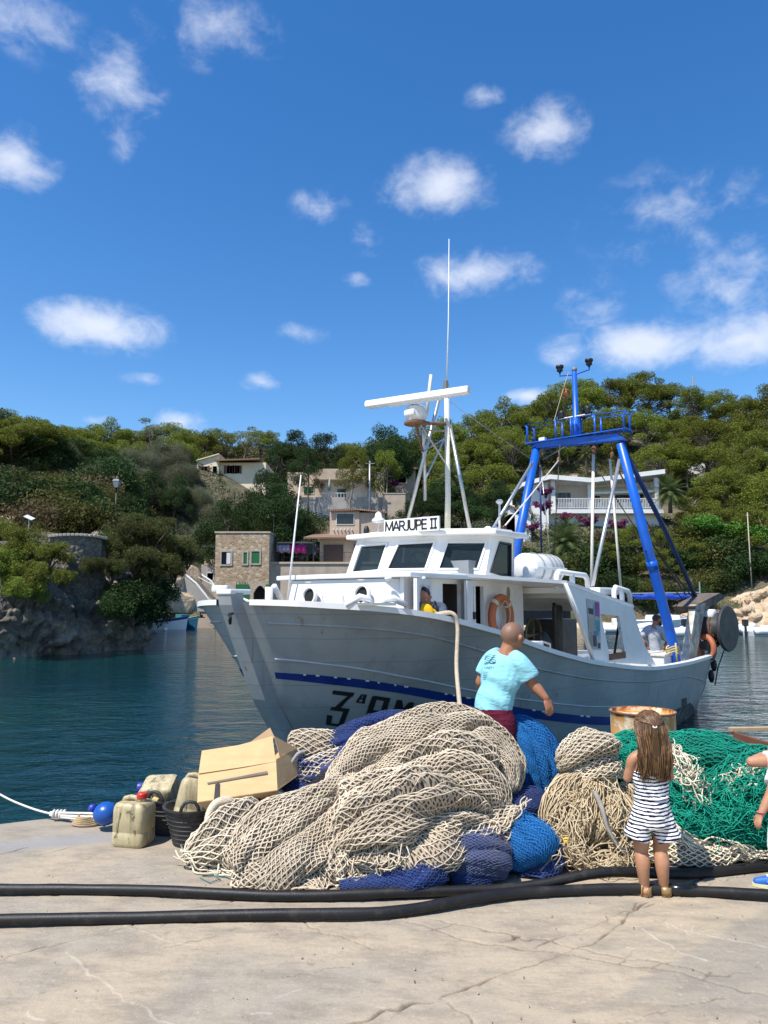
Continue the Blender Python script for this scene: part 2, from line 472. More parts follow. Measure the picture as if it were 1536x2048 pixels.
CTRL=[P(*c)for c in[(0,1075,38),(150,1085,38),(250,1100,41),(230,1040,50),(60,1050,46),(-150,1060,40),(265,1080,46),(275,1005,62),(250,990,60),(390,992,88),(470,992,90),(200,960,72),(50,975,66),(100,925,95),(300,920,98),(500,950,108),(-100,925,95),(200,900,115),(450,905,122),(-200,900,120),(560,1035,92),(660,1028,98),(780,1030,98),(620,925,128),(850,905,135),(800,1075,86),(1180,1062,90),(1000,1060,94),(1080,1060,90),(1330,1050,92),(1300,1110,84),(1450,1150,79),(1560,1140,80),(1250,1165,79),(1050,1150,80),(950,1150,82),(1100,930,118),(1300,880,128),(1500,875,128),(900,930,125),(1200,845,145),(1340,835,150),(1500,860,150),(1650,880,140),(1536,1010,104),(1400,1000,106),(1650,1020,104),(0,900,180),(768,900,180),(1300,860,190),(1700,880,190)]]+[Vector(v)for v in[(-24,76,.4),(-14,76,.4),(-5,79,.6),(-20,80,1.2),(-28,66,3),(-60,32,4.5),(-90,40,8),(120,80,6),(180,120,20),(-180,80,16)]]
_cx=np.array([[c.x,c.y]for c in CTRL]);_cz=np.array([c.z for c in CTRL])
def _tps(d):
 return np.where(d>1e-9,d*d*np.log(d+1e-12),0)
_A=_tps(np.hypot(_cx[:,None,0]-_cx[None,:,0],_cx[:,None,1]-_cx[None,:,1]))+np.eye(len(_cx))*12.0
_Q=np.hstack([np.ones((len(_cx),1)),_cx])
_K=np.block([[_A,_Q],[_Q.T,np.zeros((3,3))]])
_sol=np.linalg.solve(_K,np.concatenate([_cz,np.zeros(3)]))
def ground(X,Y):
 X=np.asarray(X,float);Y=np.asarray(Y,float)
 d=np.hypot(X[...,None]-_cx[:,0],Y[...,None]-_cx[:,1])
 z=_tps(d)@_sol[:-3]+_sol[-3]+_sol[-2]*X+_sol[-1]*Y
 z=np.clip(z,.2,44)
 z=z+.35*fbm(np.stack([X*.22,Y*.22,X*0],-1),3)
 sd=shore_sd(X,Y)
 k=np.clip(sd/2.2,0,1);k=k*k*(3-2*k)
 return np.where(sd>0,-1.6+(z+1.6)*k,-1.6-np.clip(-sd*.5,0,3))
def gz(x,y):return float(ground(np.array([x]),np.array([y]))[0])
def build_terrain():
 ys=np.concatenate([np.arange(24,60,.8),np.arange(60,130,1.0),np.arange(130,230,3.0)])
 xs=np.concatenate([np.arange(-130,-45,3.0),np.arange(-45,75,.9),np.arange(75,150,3.0)])
 X,Y=np.meshgrid(xs,ys)
 Z=ground(X,Y)
 nc,nr=len(xs),len(ys)
 i=np.arange(nr-1)[:,None]*nc+np.arange(nc-1)[None]
 F=np.stack([i,i+1,i+nc+1,i+nc],-1).reshape(-1,4)
 m_,t,b=newmat('hillside_earth')
 tc=t.n.new('ShaderNodeTexCoord').outputs['Object']
 n1=t.noise(tc,.35,6,.65);n2=t.noise(tc,2.2,6,.7)
 c=t.mix(t.step(n1,.4,.6),(.13,.10,.06),(.06,.065,.03))
 c=t.mix(t.math('MULTIPLY',t.step(n2,.5,.65),.6),c,(.22,.175,.11))
 t.put(b.inputs['Base Color'],c);b.inputs['Roughness'].default_value=.95
 t.put(b.inputs['Normal'],t.bump(n2,.6,.2))
 o=np_mesh('hillside',np.stack([X,Y,Z],-1).reshape(-1,3),F,m_,smooth=True)
 setp(o,None,None,None,'structure')
build_terrain()
def rockmat(name,c1,c2,c3,sc=1.0):
 m_,t,b=newmat(name)
 tc=t.n.new('ShaderNodeTexCoord').outputs['Object']
 n1=t.noise(tc,.8*sc,8,.68,.6);n2=t.noise(tc,4.5*sc,6,.7)
 v=t.n.new('ShaderNodeTexVoronoi');v.feature='DISTANCE_TO_EDGE';t.l.new(t.scaled(tc,(1,1,1.8)),v.inputs['Vector']);v.inputs['Scale'].default_value=1.1*sc
 c=t.mix(t.step(n1,.38,.62),c1,c2)
 c=t.mix(t.math('MULTIPLY',t.step(n2,.5,.7),.6),c,c3)
 c=t.mix(t.math('MULTIPLY',t.step(t.noise(t.scaled(tc,(1,1,.45)),2.0*sc,7,.75,1.2),.56,.66),.75),c,tuple(x*.3 for x in c2))
 t.put(b.inputs['Base Color'],c);b.inputs['Roughness'].default_value=.92
 h=t.math('ADD',t.math('MULTIPLY',n1,1.0),t.math('MULTIPLY',n2,.35))
 t.put(b.inputs['Normal'],t.bump(h,.9,.25/sc))
 return m_
ROCK_GREY=rockmat('grey_cliff_rock',(.26,.22,.175),(.105,.095,.085),(.36,.30,.22))
ROCK_PALE=rockmat('pale_orange_rock',(.56,.44,.30),(.42,.29,.17),(.66,.57,.43),1.4)
def build_cliff():
 base=spline([(-75,23.5),(-50,27),(-34,30),(-25,31.5),(-20,32.3),(-17,32.8),(-14.9,34.2),(-13.6,36.5),(-12.6,38.8),(-12.7,41),(-14.6,46),(-17.2,53),(-20,61),(-22,68),(-23,72)],840)
 d=np.gradient(base,axis=0);nrm=np.stack([d[:,1],-d[:,0]],-1);nrm/=np.linalg.norm(nrm,axis=1)[:,None]
 nv=64
 H=np.interp(np.arange(840)/2,[0,60,150,200,250,300,419],[4.6,4.4,4.6,4.0,3.4,3.6,3.0])
 k=np.linspace(0,1,nv)
 Z=-1.4+(H[:,None]+1.4)*k[None]
 inn=.15+1.6*k**1.6
 inn=inn[None]+.55*np.exp(-((Z+.55)/.35)**2)
 p=np.stack([base[:,None,0]+0*Z,base[:,None,1]+0*Z,Z],-1)
 q=p*np.array([.55,.55,.8])
 disp=.75*fbm(q,6)+.16*np.abs(fbm(q*np.array([6,6,2.2]),4))+.35*np.abs(fbm(q*2.7+9,4))+.3*(np.round(2*vnoise(q*1.8+4))/2)
 off=disp*np.clip((k[None]*9),.2,1)-inn
 XY=base[:,None]+nrm[:,None]*off[...,None]
 V=np.concatenate([XY,(Z+.15*vnoise(q*3))[...,None]],-1)
 rim=V[:,-1:].copy();rim[...,:2]-=nrm[:,None]*3.5;rim[...,2]+=.5
 V=np.concatenate([V,rim],1);nv+=1
 n=len(base)
 i=np.arange(n-1)[:,None]*nv+np.arange(nv-1)[None]
 F=np.stack([i,i+nv,i+nv+1,i+1],-1).reshape(-1,4)
 o=np_mesh('cliff',V.reshape(-1,3),F,ROCK_GREY,smooth=False)
 setp(o,'grey rock cliff under the left headland',None,None,'structure')
build_cliff()
def boulder_mesh(seed,r=1.0,mat_=None):
 bm=bmesh.new();bmesh.ops.create_icosphere(bm,subdivisions=3,radius=1)
 rr=random.Random(seed)
 pl=[(Vector((rr.gauss(0,1),rr.gauss(0,1),rr.gauss(0,1))).normalized(),rr.uniform(.55,.85))for _ in range(9)]
 for v in bm.verts:
  p=v.co.copy()
  for n_,d_ in pl:
   k=p.dot(n_)
   if k>d_:p-=n_*(k-d_)
  p*=1+.10*mn.noise(p*2.5+Vector((seed,0,0)))
  v.co=p*r
 me=bpy.data.meshes.new('boulder');bm.to_mesh(me);bm.free();me.materials.append(mat_)
 return me
_BM=[boulder_mesh(i*7+3,1.0,ROCK_PALE)for i in range(5)]
_BG=[boulder_mesh(i*5+90,1.0,ROCK_GREY)for i in range(3)]
def put_boulder(p,r,pale,label,group,flat=.7):
 o=bpy.data.objects.new('boulder',random.choice(_BM if pale else _BG));COL.objects.link(o)
 o.location=p;o.scale=(r*random.uniform(.8,1.3),r*random.uniform(.8,1.2),r*flat*random.uniform(.8,1.2));o.rotation_euler=(random.uniform(-.4,.4),random.uniform(-.4,.4),random.uniform(0,6))
 return setp(o,label,'boulder',group)
def build_rocks():
 us=np.linspace(0,1,160);ks=np.linspace(0,1,26)
 line=spline([(13,75.6),(22,72.5),(30,70.6),(36,68.8),(44,66.5),(54,63.5),(70,59)],160)
 hh=np.interp(us,[0,.2,.36,.5,1],[.5,.8,1.4,3.4,3.4])
 V=[]
 for a,h in zip(line,hh):
  for k in ks:
   x,y,z=a[0]+1.2*k*1.2,a[1]+3.6*k,-1.0+(h+1.0)*k**.8
   V.append((x,y,z))
 V=np.array(V);q=V*.9
 V+=.38*np.stack([fbm(q,4),-np.abs(fbm(q+7,4)),.7*fbm(q+13,4)],-1)
 nv=len(ks);i=np.arange(159)[:,None]*nv+np.arange(nv-1)[None]
 o=np_mesh('rock_bank',V,np.stack([i,i+nv,i+nv+1,i+1],-1).reshape(-1,4),ROCK_PALE)
 setp(o,'pale orange rubble bank on the far right shore',None,None,'structure')
 for j in range(46):
  u=random.uniform(.22,.8);k=random.uniform(.05,.95)
  a=line[int(u*159)];h=hh[int(u*159)]
  put_boulder((a[0]+1.4*k,a[1]+3.4*k-.15,-.7+(h+.6)*k**.8),random.uniform(.35,.85),True,'pale orange boulder in the rubble bank on the far right shore','boulders of the far right bank')
 for(px,py,Y,r,lab)in[(303,955+50,60,.9,'pale rock on the slope right of the black street lamp'),(285,965,66,.7,'small pale rock among olive bushes on the left hill'),(30,1048,43,1.0,'pale flat rock at the left edge beside the white panel post'),(185,1052,44,.9,'tilted grey rock behind the stone wall'),(205,1062,43,.8,'grey rock at the right end of the stone wall')]:
  p=P(px,py,Y);p.z=gz(p.x,p.y)+.2
  put_boulder(p,r,True,lab,None,.6)
 for(px,py,Y,r,lab)in[(345,1175,73.5,2.2,'orange rock outcrop behind the small moored boats'),(352,1205,72.8,1.8,'low orange rock under the outcrop by the stairs'),(372,1165,74.5,1.6,'orange rock beside the top of the stone stairs')]:
  p=P(px,py,Y);put_boulder(p,r,True,lab,None,1.1)
build_rocks()
# ================================================================ foliage
def leafmat(name,c1,c2,c3=None,trans=.33):
 m_,t,b=newmat(name)
 geo=t.n.new('ShaderNodeNewGeometry');oi=t.n.new('ShaderNodeObjectInfo')
 tc=t.n.new('ShaderNodeTexCoord').outputs['Object']
 n=t.noise(tc,.9,3);
 rnd=geo.outputs['Random Per Island']
 f=t.math('ADD',t.math('MULTIPLY',rnd,.6),t.math('MULTIPLY',n,.5),clamp=True)
 c=t.mix(f,c1,c2)
 if c3:c=t.mix(t.math('MULTIPLY',t.math('GREATER_THAN',rnd,.9),.8),c,c3)
 h=t.n.new('ShaderNodeHueSaturation');t.l.new(c,h.inputs['Color'])
 t.put(h.inputs['Value'],t.math('ADD',t.math('MULTIPLY',oi.outputs['Random'],.5),.75))
 t.put(h.inputs['Hue'],t.math('ADD',t.math('MULTIPLY',oi.outputs['Random'],.03),.485))
 t.put(b.inputs['Base Color'],h.outputs[0]);b.inputs['Roughness'].default_value=.7;b.inputs['Specular IOR Level'].default_value=.2
 tr=t.n.new('ShaderNodeBsdfTranslucent');t.l.new(h.outputs[0],tr.inputs['Color'])
 mx=t.n.new('ShaderNodeMixShader');mx.inputs[0].default_value=trans
 t.l.new(b.outputs[0],mx.inputs[1]);t.l.new(tr.outputs[0],mx.inputs[2])
 out=[n_ for n_ in t.n if n_.type=='OUTPUT_MATERIAL'][0]
 t.l.new(mx.outputs[0],out.inputs['Surface'])
 return m_
L_PINE=leafmat('pine_needles',(.10,.138,.020),(.215,.245,.036),(.26,.23,.06))
L_DARK=leafmat('dark_pine_needles',(.022,.048,.014),(.050,.085,.022))
L_OLIVE=leafmat('olive_leaves',(.115,.13,.075),(.20,.215,.125),(.26,.27,.18))
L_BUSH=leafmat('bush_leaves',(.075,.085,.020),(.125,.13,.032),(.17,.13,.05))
L_BUSH2=leafmat('olive_dark_bush_leaves',(.045,.062,.016),(.105,.115,.030),(.15,.12,.05))  # olive-dark leaf colour of the bushes right of the stone wall
L_DRY=leafmat('dry_brush',(.10,.085,.035),(.17,.13,.06),(.12,.08,.05))
L_LUSH=leafmat('lush_leaves',(.06,.16,.02),(.13,.27,.04),(.20,.34,.08))
L_BOUG=leafmat('bougainvillea_petals',(.16,.025,.095),(.30,.05,.17),(.06,.09,.03))
L_PALM=leafmat('palm_leaves',(.06,.09,.03),(.13,.16,.055),(.2,.2,.10))
BARK=pm('pine_bark',(.17,.13,.10),.9,(.30,.25,.20),6,.8,.5,18,stretch=(1,1,.3))
BARKD=pm('dark_bark',(.09,.07,.055),.9,(.15,.12,.09),6,.8,.5,18,stretch=(1,1,.3))
def leaf_quads(C,size,asp,up=.35,rng=RNG,droop=0):
 """one small quad per centre, random facing with some upward bias"""
 n=len(C)
 nr=rng.normal(size=(n,3));nr[:,2]=np.abs(nr[:,2])+up;nr/=np.linalg.norm(nr,axis=1)[:,None]
 a=rng.normal(size=(n,3));a-=nr*(a*nr).sum(1)[:,None];a/=np.linalg.norm(a,axis=1)[:,None]
 b=np.cross(nr,a)
 s=size*rng.uniform(.6,1.35,n)[:,None]
 a=a*s;b=b*s*asp
 V=np.stack([C-a,C+b-.1*a,C+a,C-b-.1*a],1).reshape(-1,3)
 F=np.arange(4*n).reshape(-1,4)
 return V,F
def clump_points(center,rad,n,rng,fill=.55):
 d=rng.normal(size=(n,3));d/=np.linalg.norm(d,axis=1)[:,None]
 r=rng.uniform(0,1,n)**.45
 r=np.where(rng.uniform(0,1,n)<fill,rng.uniform(.80,1.08,n),r)
 p=d*r[:,None]
 p*=(1+.28*vnoise(d*2.3+center*3.1))[:,None]
 return center+p*rad
def crown(name,clumps,per,size,asp,mat_,seed,parent=None,up=.35,density=True):
 rng=np.random.default_rng(seed)
 tot=sum(float(np.prod(np.asarray(r))**(2/3))for c,r in clumps)
 pts=[clump_points(np.array(c,float),np.array(r,float),max(20,int(per*len(clumps)*float(np.prod(np.asarray(r))**(2/3))/tot)),rng)for c,r in clumps]
 V,F=leaf_quads(np.vstack(pts),size,asp,up,rng)
 return np_mesh(name,V,F,mat_,parent)
def limbs(name,trunk,targets,mat_,r0,parent,n=7,seed=0):
 """trunk polyline (list of points), limbs grow from it to the targets"""
 rr=random.Random(seed)
 mb=MB();k=len(trunk)
 mb.tube(trunk,[r0*(1.25 if i==0 else 1-.55*i/(k-1))for i in range(k)],n)
 for c in targets:
  c=Vector(c)
  j=max(1,min(k-1,int(rr.uniform(.45,1.0)*(k-1)+.5)))
  a=Vector(trunk[j])*1.0
  mid=a.lerp(c,.5)+Vector((rr.uniform(-.25,.25),rr.uniform(-.25,.25),rr.uniform(-.35,.15)))
  mb.tube([a,a.lerp(mid,.5)+Vector((0,0,-.05)),mid,c],[r0*.42,r0*.34,r0*.26,r0*.1],5)
 return mb.build(name,mat_,parent,smooth=True,recalc=False)
def pine_proto(seed,h=8.0,spread=3.2,nc=16,mat_=None,bark=None,flat=.55,per=230,size=.17,low=.5,name='pine_tree'):
 rr=random.Random(seed)
 root=thing(name,'x','tree')
 lean=Vector((rr.uniform(-.9,.9),rr.uniform(-.9,.9),0))
 trunk=[Vector((0,0,-3.2)),Vector((0,0,-.6))]+[Vector((lean.x*(z/h)**1.3+.15*math.sin(z*1.3+seed),lean.y*(z/h)**1.3+.15*math.cos(z*1.1+seed),z))for z in np.linspace(.6,h*.78,7)]
 cl=[]
 for i in range(nc):
  a=i*2.39996+rr.uniform(-.4,.4);q=math.sqrt((i+.5)/nc)*rr.uniform(.8,1.1)
  zz=h*(low+(1-low)*(1-q*q)*.85+rr.uniform(-.14,.12))
  rad=rr.uniform(.48,1.08)*spread/3.2
  cl.append(((lean.x+spread*q*math.cos(a),lean.y+spread*q*math.sin(a),min(zz,h-rad*.4)),(rad,rad,rad*flat)))
 crown('crown',cl,per,size,.42,mat_ or L_PINE,seed,root)
 limbs('trunk',trunk,[Vector(c)-Vector((0,0,.2))for c,r in cl],bark or BARK,h*.022,root,seed=seed)
 return root
def bush_proto(seed,r=1.2,hgt=1.4,mat_=None,n=9,per=150,size=.13,name='shrub',asp=.5,cr_=(.35,.6)):
 rr=random.Random(seed)
 root=thing(name,'x','shrub')
 cl=[]
 for i in range(n):
  a=rr.uniform(0,6.28);q=rr.uniform(0,.95 if cr_[0]<.3 else .75)
  cr=rr.uniform(*cr_)*r
  cl.append(((r*q*math.cos(a),r*q*math.sin(a),hgt*rr.uniform(.25,.8)),(cr,cr,cr*.8*hgt/r/1.1)))
 crown('crown',cl,per,size,asp,mat_ or L_BUSH,seed,root)
 mb=MB()
 for c,rd in cl[:14]:
  mb.tube([(0,0,-.4),(c[0]*.4,c[1]*.4,c[2]*.4),c],[.05,.035,.015],5)
 mb.build('stem',BARKD,root,smooth=True,recalc=False)
 return root
PROTO={}
def protos():
 for i in range(7):PROTO['pine',i]=pine_proto(20+i,8.0,(3.7,3.0,4.0,3.3,2.7,3.8,3.2)[i],(30,22,34,26,20,28,24)[i],L_PINE,None,(.7,.85,.6,.75,.9,.65,.8)[i],600,.095,(.46,.38,.52,.42,.34,.5,.4)[i])
 for i in range(3):PROTO['dark',i]=pine_proto(40+i,7.0,3.3,28,L_DARK,BARKD,.8,720,.085,.26,'evergreen_tree')
 for i in range(2):PROTO['airy',i]=pine_proto(60+i,8.0,3.0,11,L_OLIVE,BARK,.5,150,.13,.55,'pine_tree')
 for i in range(2):PROTO['olive',i]=bush_proto(70+i,3.3,4.6,L_OLIVE,26,1300,.075,'olive_tree',.35)
 for i in range(3):PROTO['bush',i]=bush_proto(80+i,1.4,1.5,L_BUSH,10,360,.068)
 for i in range(2):PROTO['dry',i]=bush_proto(90+i,1.3,1.1,L_DRY,9,260,.06)
 for i in range(2):PROTO['lush',i]=bush_proto(95+i,1.6,1.6,L_LUSH,10,360,.10,'shrub',.6)
 PROTO['boug',0]=bush_proto(99,1.5,1.4,L_BOUG,20,110,.09,'bougainvillea',.7,(.12,.32))
 for i in range(2):PROTO['near',i]=bush_proto(110+i,1.5,1.9,L_PINE,30,330,.062,'shrub',.36,(.14,.36))
 for i in range(2):PROTO['dkbush',i]=bush_proto(120+i,1.6,1.8,L_DARK,11,440,.075,'shrub',.55)
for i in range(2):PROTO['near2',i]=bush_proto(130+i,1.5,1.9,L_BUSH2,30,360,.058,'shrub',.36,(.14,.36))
protos()
USED={}
LABS={}
def plant(kind,p,s,label,group=None,cat=None,sz=None,var=None):
 ks=[k for k in PROTO if k[0]==kind]
 k=ks[var%len(ks)]if var is not None else random.choice(ks)
 src=PROTO[k]
 if not USED.get(k):USED[k]=1;o=src
 else:o=copy_tree(src)
 for g in('label','category','group'):
  if g in o:del o[g]
 n=o.name.split('.')[0]
 o.location=p;o.rotation_euler=(0,0,random.uniform(0,6.28));o.scale=(s,s,s*(sz or random.uniform(.9,1.1)))
 setp(o,label,cat or('shrub' if n=='shrub' else 'flowering shrub' if n=='bougainvillea' else 'tree'),group)
 return o
def at(px,Y,dz=0):
 """ground point under pixel column px at depth Y"""
 X=(px-768)/FPX*Y
 return Vector((X,Y,gz(X,Y)+dz))
def treetop(kind,px,py_top,Y,label,group=None,base_h=8.0,mx=2.2,mn_=.45,spread=None,var=None):
 """tree on the slope whose top reaches the pixel height py_top"""
 p=at(px,Y)
 top=EYE+(HOR-py_top)/FPX*Y
 h=max(1.2,top-p.z)
 s=max(mn_,min(mx,h/base_h))
 o=plant(kind,p,spread or s,label,group,var=var)
 z=h/base_h
 if spread:
  z=min(max(z,.80*spread),1.28*spread);o.scale=(spread,spread,z);o.location.z=max(min(top-base_h*z,p.z+2.6),p.z-2.4)
 else:o.scale=(s,s,max(.4,min(2.4,z)))
 return o
def rel(px,left_marks):
 for lim,txt in left_marks:
  if px<lim:return txt
 return left_marks[-1][1]
RM=[(960,'behind the radar mast'),(1060,'left of the blue gantry'),(1160,'behind the left half of the blue gantry'),(1260,'behind the right half of the blue gantry'),(1380,'just right of the blue gantry'),(1470,'right of the white villa'),(1700,'at the right edge of the hill')]
CREST=[(700,900,120),(745,868,118),(790,872,122),(850,858,124),(905,826,118),(960,815,122),(1010,802,118),(1050,798,124),(1095,778,124),(1135,756,128),(1180,752,132),(1225,738,134),(1270,742,138),(1315,735,134),(1355,756,136),(1405,768,130),(1440,790,134),(1475,806,128),(1520,778,118),(1570,770,116),(1620,790,120)]
for i,(x,y,Y)in enumerate(CREST):
 treetop('pine',x,y,Y,'umbrella pine on the right hill crest '+rel(x,RM),'pines along the right hill crest',7.9,var=i,spread=random.uniform(1.25,1.55))
ROW2=[(870,905,112),(920,880,112),(975,868,110),(1030,850,112),(1085,842,116),(1140,832,118),(1200,820,120),(1255,810,122),(1310,815,120),(1365,820,120),(1420,830,116),(1470,842,114),(1525,850,106),(1580,840,104),(900,945,104),(960,925,102),(1010,915,104),(1330,885,108),(1385,875,108),(1440,880,106),(1490,895,100),(1545,905,98)]
for i,(x,y,Y)in enumerate(ROW2):
 treetop('pine',x,y,Y,'mid-slope pine on the wooded hill '+rel(x,RM),'pines half-way up the right hill',7.9,var=i+2,spread=random.uniform(1.1,1.4))
ROW3=[(1395,965,92),(1440,940,92),(1480,930,90),(1530,925,86),(1580,930,84),(1430,1010,86),(1490,1005,84),(1545,1010,80)]
for i,(x,y,Y)in enumerate(ROW3):
 treetop('pine',x,y,Y,'broad yellow-green pine low on the slope '+rel(x,RM),'broad pines above the far right shore',7.9,var=i+1,spread=random.uniform(.95,1.15))
for i,(x,y,Y,lab)in enumerate([(1275,1045,82,'bushy pine below the white villa balcony'),(1330,1055,80,'bushy pine under the villa right of the gantry leg'),(1225,1090,79,'bushy pine right of the palm tree'),(1300,1095,78,'low bushy pine on the shore behind the gantry leg'),(1385,1080,79,'low bushy pine right of the slanted blue strut'),(1355,1060,84,'bushy pine between gantry leg and slanted strut')]):
 treetop('near' if 0 else 'pine',x,y,Y,lab,None,7.9,var=i,spread=.62)
for i,(x,y,Y,lab)in enumerate([(1405,1030,83,'bright green climbing shrub right of the white villa'),(1450,1045,82,'bright green shrub on the far right slope'),(1500,1050,81,'bright lush shrub at the far right slope edge'),(1520,1115,78,'green shrub above the pale rubble bank'),(1470,1125,77,'green shrub over the left end of the rubble bank'),(1430,1095,79,'leafy green shrub beside the pale wooden pole')]):
 p=at(x,Y);p.z=EYE+(HOR-y)/FPX*Y-2.3
 plant('lush' if i<3 else 'dkbush',p,random.uniform(1.2,1.7),lab)
MID=[(600,862,108,'dark','dark evergreen crown above the flat-roofed house'),(655,862,110,'dark','dark evergreen left of the radar scanner'),(560,880,106,'dark','dark evergreen right of the beige villa'),(700,905,104,'dark','small dark evergreen over the flat roof'),(760,850,100,'dark','dark spreading evergreen below the radar scanner'),(805,870,102,'dark','dark evergreen left of the radar mast'),(512,935,84,'dark','big dark evergreen just left of the white whip aerial'),(545,935,82,'dark','big dark evergreen behind the white whip aerial'),(470,1005,80,'dark','dark evergreen behind the stone boathouse roof'),(520,1000,81,'dark','low dark evergreen above the stone boathouse'),(570,990,83,'dark','dark evergreen right of the stone boathouse roof'),(880,960,90,'dark','dark evergreen behind the radar mast tripod'),(935,975,90,'dark','dark evergreen right of the radar mast tripod'),(990,960,94,'dark','dark evergreen left of the white villa'),(840,985,88,'dark','dark evergreen left of the radar mast tripod'),(1020,985,92,'dark','dark evergreen against the left wall of the white villa')]
MID+=[(615,884,94,'dark','dark evergreen crown over the left half of the flat-roofed house'),(700,876,93,'pine','umbrella pine with bare trunk in front of the flat-roofed house'),(775,880,95,'pine','umbrella pine beside the grey utility pole')]
for i,(x,y,Y,k,lab)in enumerate(MID):
 treetop(k,x,y,Y,lab,None,6.9 if k=='dark' else 7.9,var=i,spread=random.uniform(.95,1.2)if Y!=94 and k=='dark' else .72)
for i,(x,y,Y,lab)in enumerate([(425,1012,86,'grey-green olive left of the stone boathouse'),(405,1040,84,'low grey olive beside the boathouse corner'),(870,1060,82,'grey-green bush behind the wheelhouse aerials'),(960,1050,82,'grey-green bush behind the liferaft'),(290,930,92,'round grey olive tree on the left hill'),(340,938,90,'grey olive tree right of the street lamp'),(255,922,94,'grey olive tree behind the black street lamp'),(325,968,86,'low grey olive on the left slope')]):
 treetop('olive',x,y,Y,lab,None,4.6,1.5,var=i,spread=.85)
for i,(x,y,Y,k)in enumerate([(230,884,92,'pine'),(272,896,90,'pine'),(318,902,92,'airy'),(362,905,96,'pine'),(190,925,80,'pine'),(295,940,84,'dark'),(345,955,84,'dark')]):
 treetop(k,x,y,Y,'pine on the left slope '+('behind' if x<260 else 'right of')+' the street lamp' if k!='dark' else 'dark evergreen on the slope between street lamp and beige villa','pines on the left slope',7.9 if k!='dark' else 6.9,var=i,spread=.85 if k!='dark' else .6)
LM=[(60,'at the left edge'),(150,'left of the street lamp'),(260,'behind the street lamp'),(330,'right of the street lamp'),(400,'left of the beige villa'),(560,'behind the beige villa')]
LC=[(-60,865,100,'pine'),(-10,858,96,'pine'),(40,848,98,'pine'),(85,846,100,'pine'),(130,842,100,'pine'),(165,846,104,'pine'),(205,845,104,'pine'),(245,850,106,'pine'),(295,838,104,'airy'),(325,850,110,'pine'),(365,872,112,'airy'),(405,866,112,'pine'),(445,858,116,'pine'),(485,850,112,'airy'),(515,852,116,'pine'),(350,888,102,'pine'),(-110,870,100,'pine')]
for i,(x,y,Y,k)in enumerate(LC):
 treetop(k,x,y,Y,('airy grey pine' if k=='airy' else 'yellow-green umbrella pine')+' on the left hill crest '+rel(x,LM),'pines along the left hill crest',7.9,var=i,spread=random.uniform(.95,1.15))
LR2=[(20,905,82,'pine'),(75,895,84,'pine'),(120,890,84,'pine'),(160,905,80,'dark'),(200,895,82,'dark'),(-40,900,82,'pine'),(225,915,78,'dark'),(60,950,70,'dark'),(130,955,68,'bush'),(10,960,68,'pine'),(180,945,68,'dark'),(95,975,62,'bush'),(155,985,60,'dark')]
for i,(x,y,Y,k)in enumerate(LR2):
 treetop(k,x,y,Y,{'pine':'pine half-way down the left hill ','dark':'dark bushy evergreen on the left hill ','bush':'large green bush on the left hill '}[k]+rel(x,LM),'trees on the left hillside',{'pine':7.9,'dark':6.9,'bush':1.8}[k],2.6,var=i,spread={'pine':1.0,'dark':1.05,'bush':1.5}[k])
BR=[]
for i in range(64):
 x=random.uniform(-60,400);Y=random.uniform(43,66)
 p=at(x,Y)
 if shore_sd(np.array([p.x]),np.array([p.y]))[0]<1.5:continue
 k=random.choice(['bush','dry','dry','bush','dkbush'])
 plant(k,p,random.uniform(.8,1.5),{'bush':'green scrub bush','dry':'brown dry scrub bush','dkbush':'dark scrub bush'}[k]+' on the left slope '+rel(x,[(90,'behind the white panel post'),(210,'behind the stone wall'),(260,'around the street lamp'),(500,'right of the street lamp')]),'scrub on the left slope')
for i in range(150):
 x=random.uniform(-70,300);Y=random.uniform(42,98);p=at(x,Y)
 if shore_sd(np.array([p.x]),np.array([p.y]))[0]<1.5:continue
 k=random.choice(['bush','dry','dkbush','bush','dkbush','olive'])
 plant(k,p,random.uniform(.9,1.7)*(.3 if k=='olive' else 1),{'bush':'green scrub bush','dry':'brown dry scrub bush','dkbush':'dark scrub bush','olive':'grey scrub bush'}[k]+' on the left slope '+rel(x,[(90,'behind the white panel post'),(210,'behind the stone wall'),(260,'around the street lamp'),(500,'right of the street lamp')]),'scrub on the left slope')
OVER=[(40,1085,33.5,1.15),(100,1100,33.2,1.0),(10,1130,32.2,1.2),(75,1150,32.0,1.1),(130,1150,33.2,.6),(30,1170,31.5,1.0),(0,1060,36,1.1),(60,1180,31.6,.8),(215,1085,38,1.2),(255,1060,39,1.3),(300,1070,40,1.3),(345,1085,41.5,1.25),(375,1105,42.5,1.0),(270,1110,37.5,1.1),(320,1125,38.8,1.1),(225,1130,36.3,.9),(190,1125,35.6,.8),(300,1150,38.2,1.0),(350,1135,41,.9),(280,1040,43,1.2),(330,1050,44,1.2)]
for i,(x,y,Y,s)in enumerate(OVER):
 s*=.66;p=P(x,y+6,Y);p.z-=.9*s
 if i<8:lab='bright green pine bush hanging over the cliff at the left edge'
 else:lab='green bush on the cliff top '+rel(x,[(240,'right of the stone wall'),(310,'below the street lamp'),(500,'at the headland tip')])
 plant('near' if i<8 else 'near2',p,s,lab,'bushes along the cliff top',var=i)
for i,(x,y,Y,s)in enumerate([(250,1190,36.4,.8),(285,1195,37.6,.95),(300,1220,38.6,.75),(230,1210,35.2,.55),(268,1215,36.6,.7),(310,1180,39.6,.9)]):
 p=P(x,y+5,Y);p.z-=.7*s
 plant('dkbush',p,s,'dark green creeper bush hanging down the headland cliff','dark bushes hanging down the cliff')
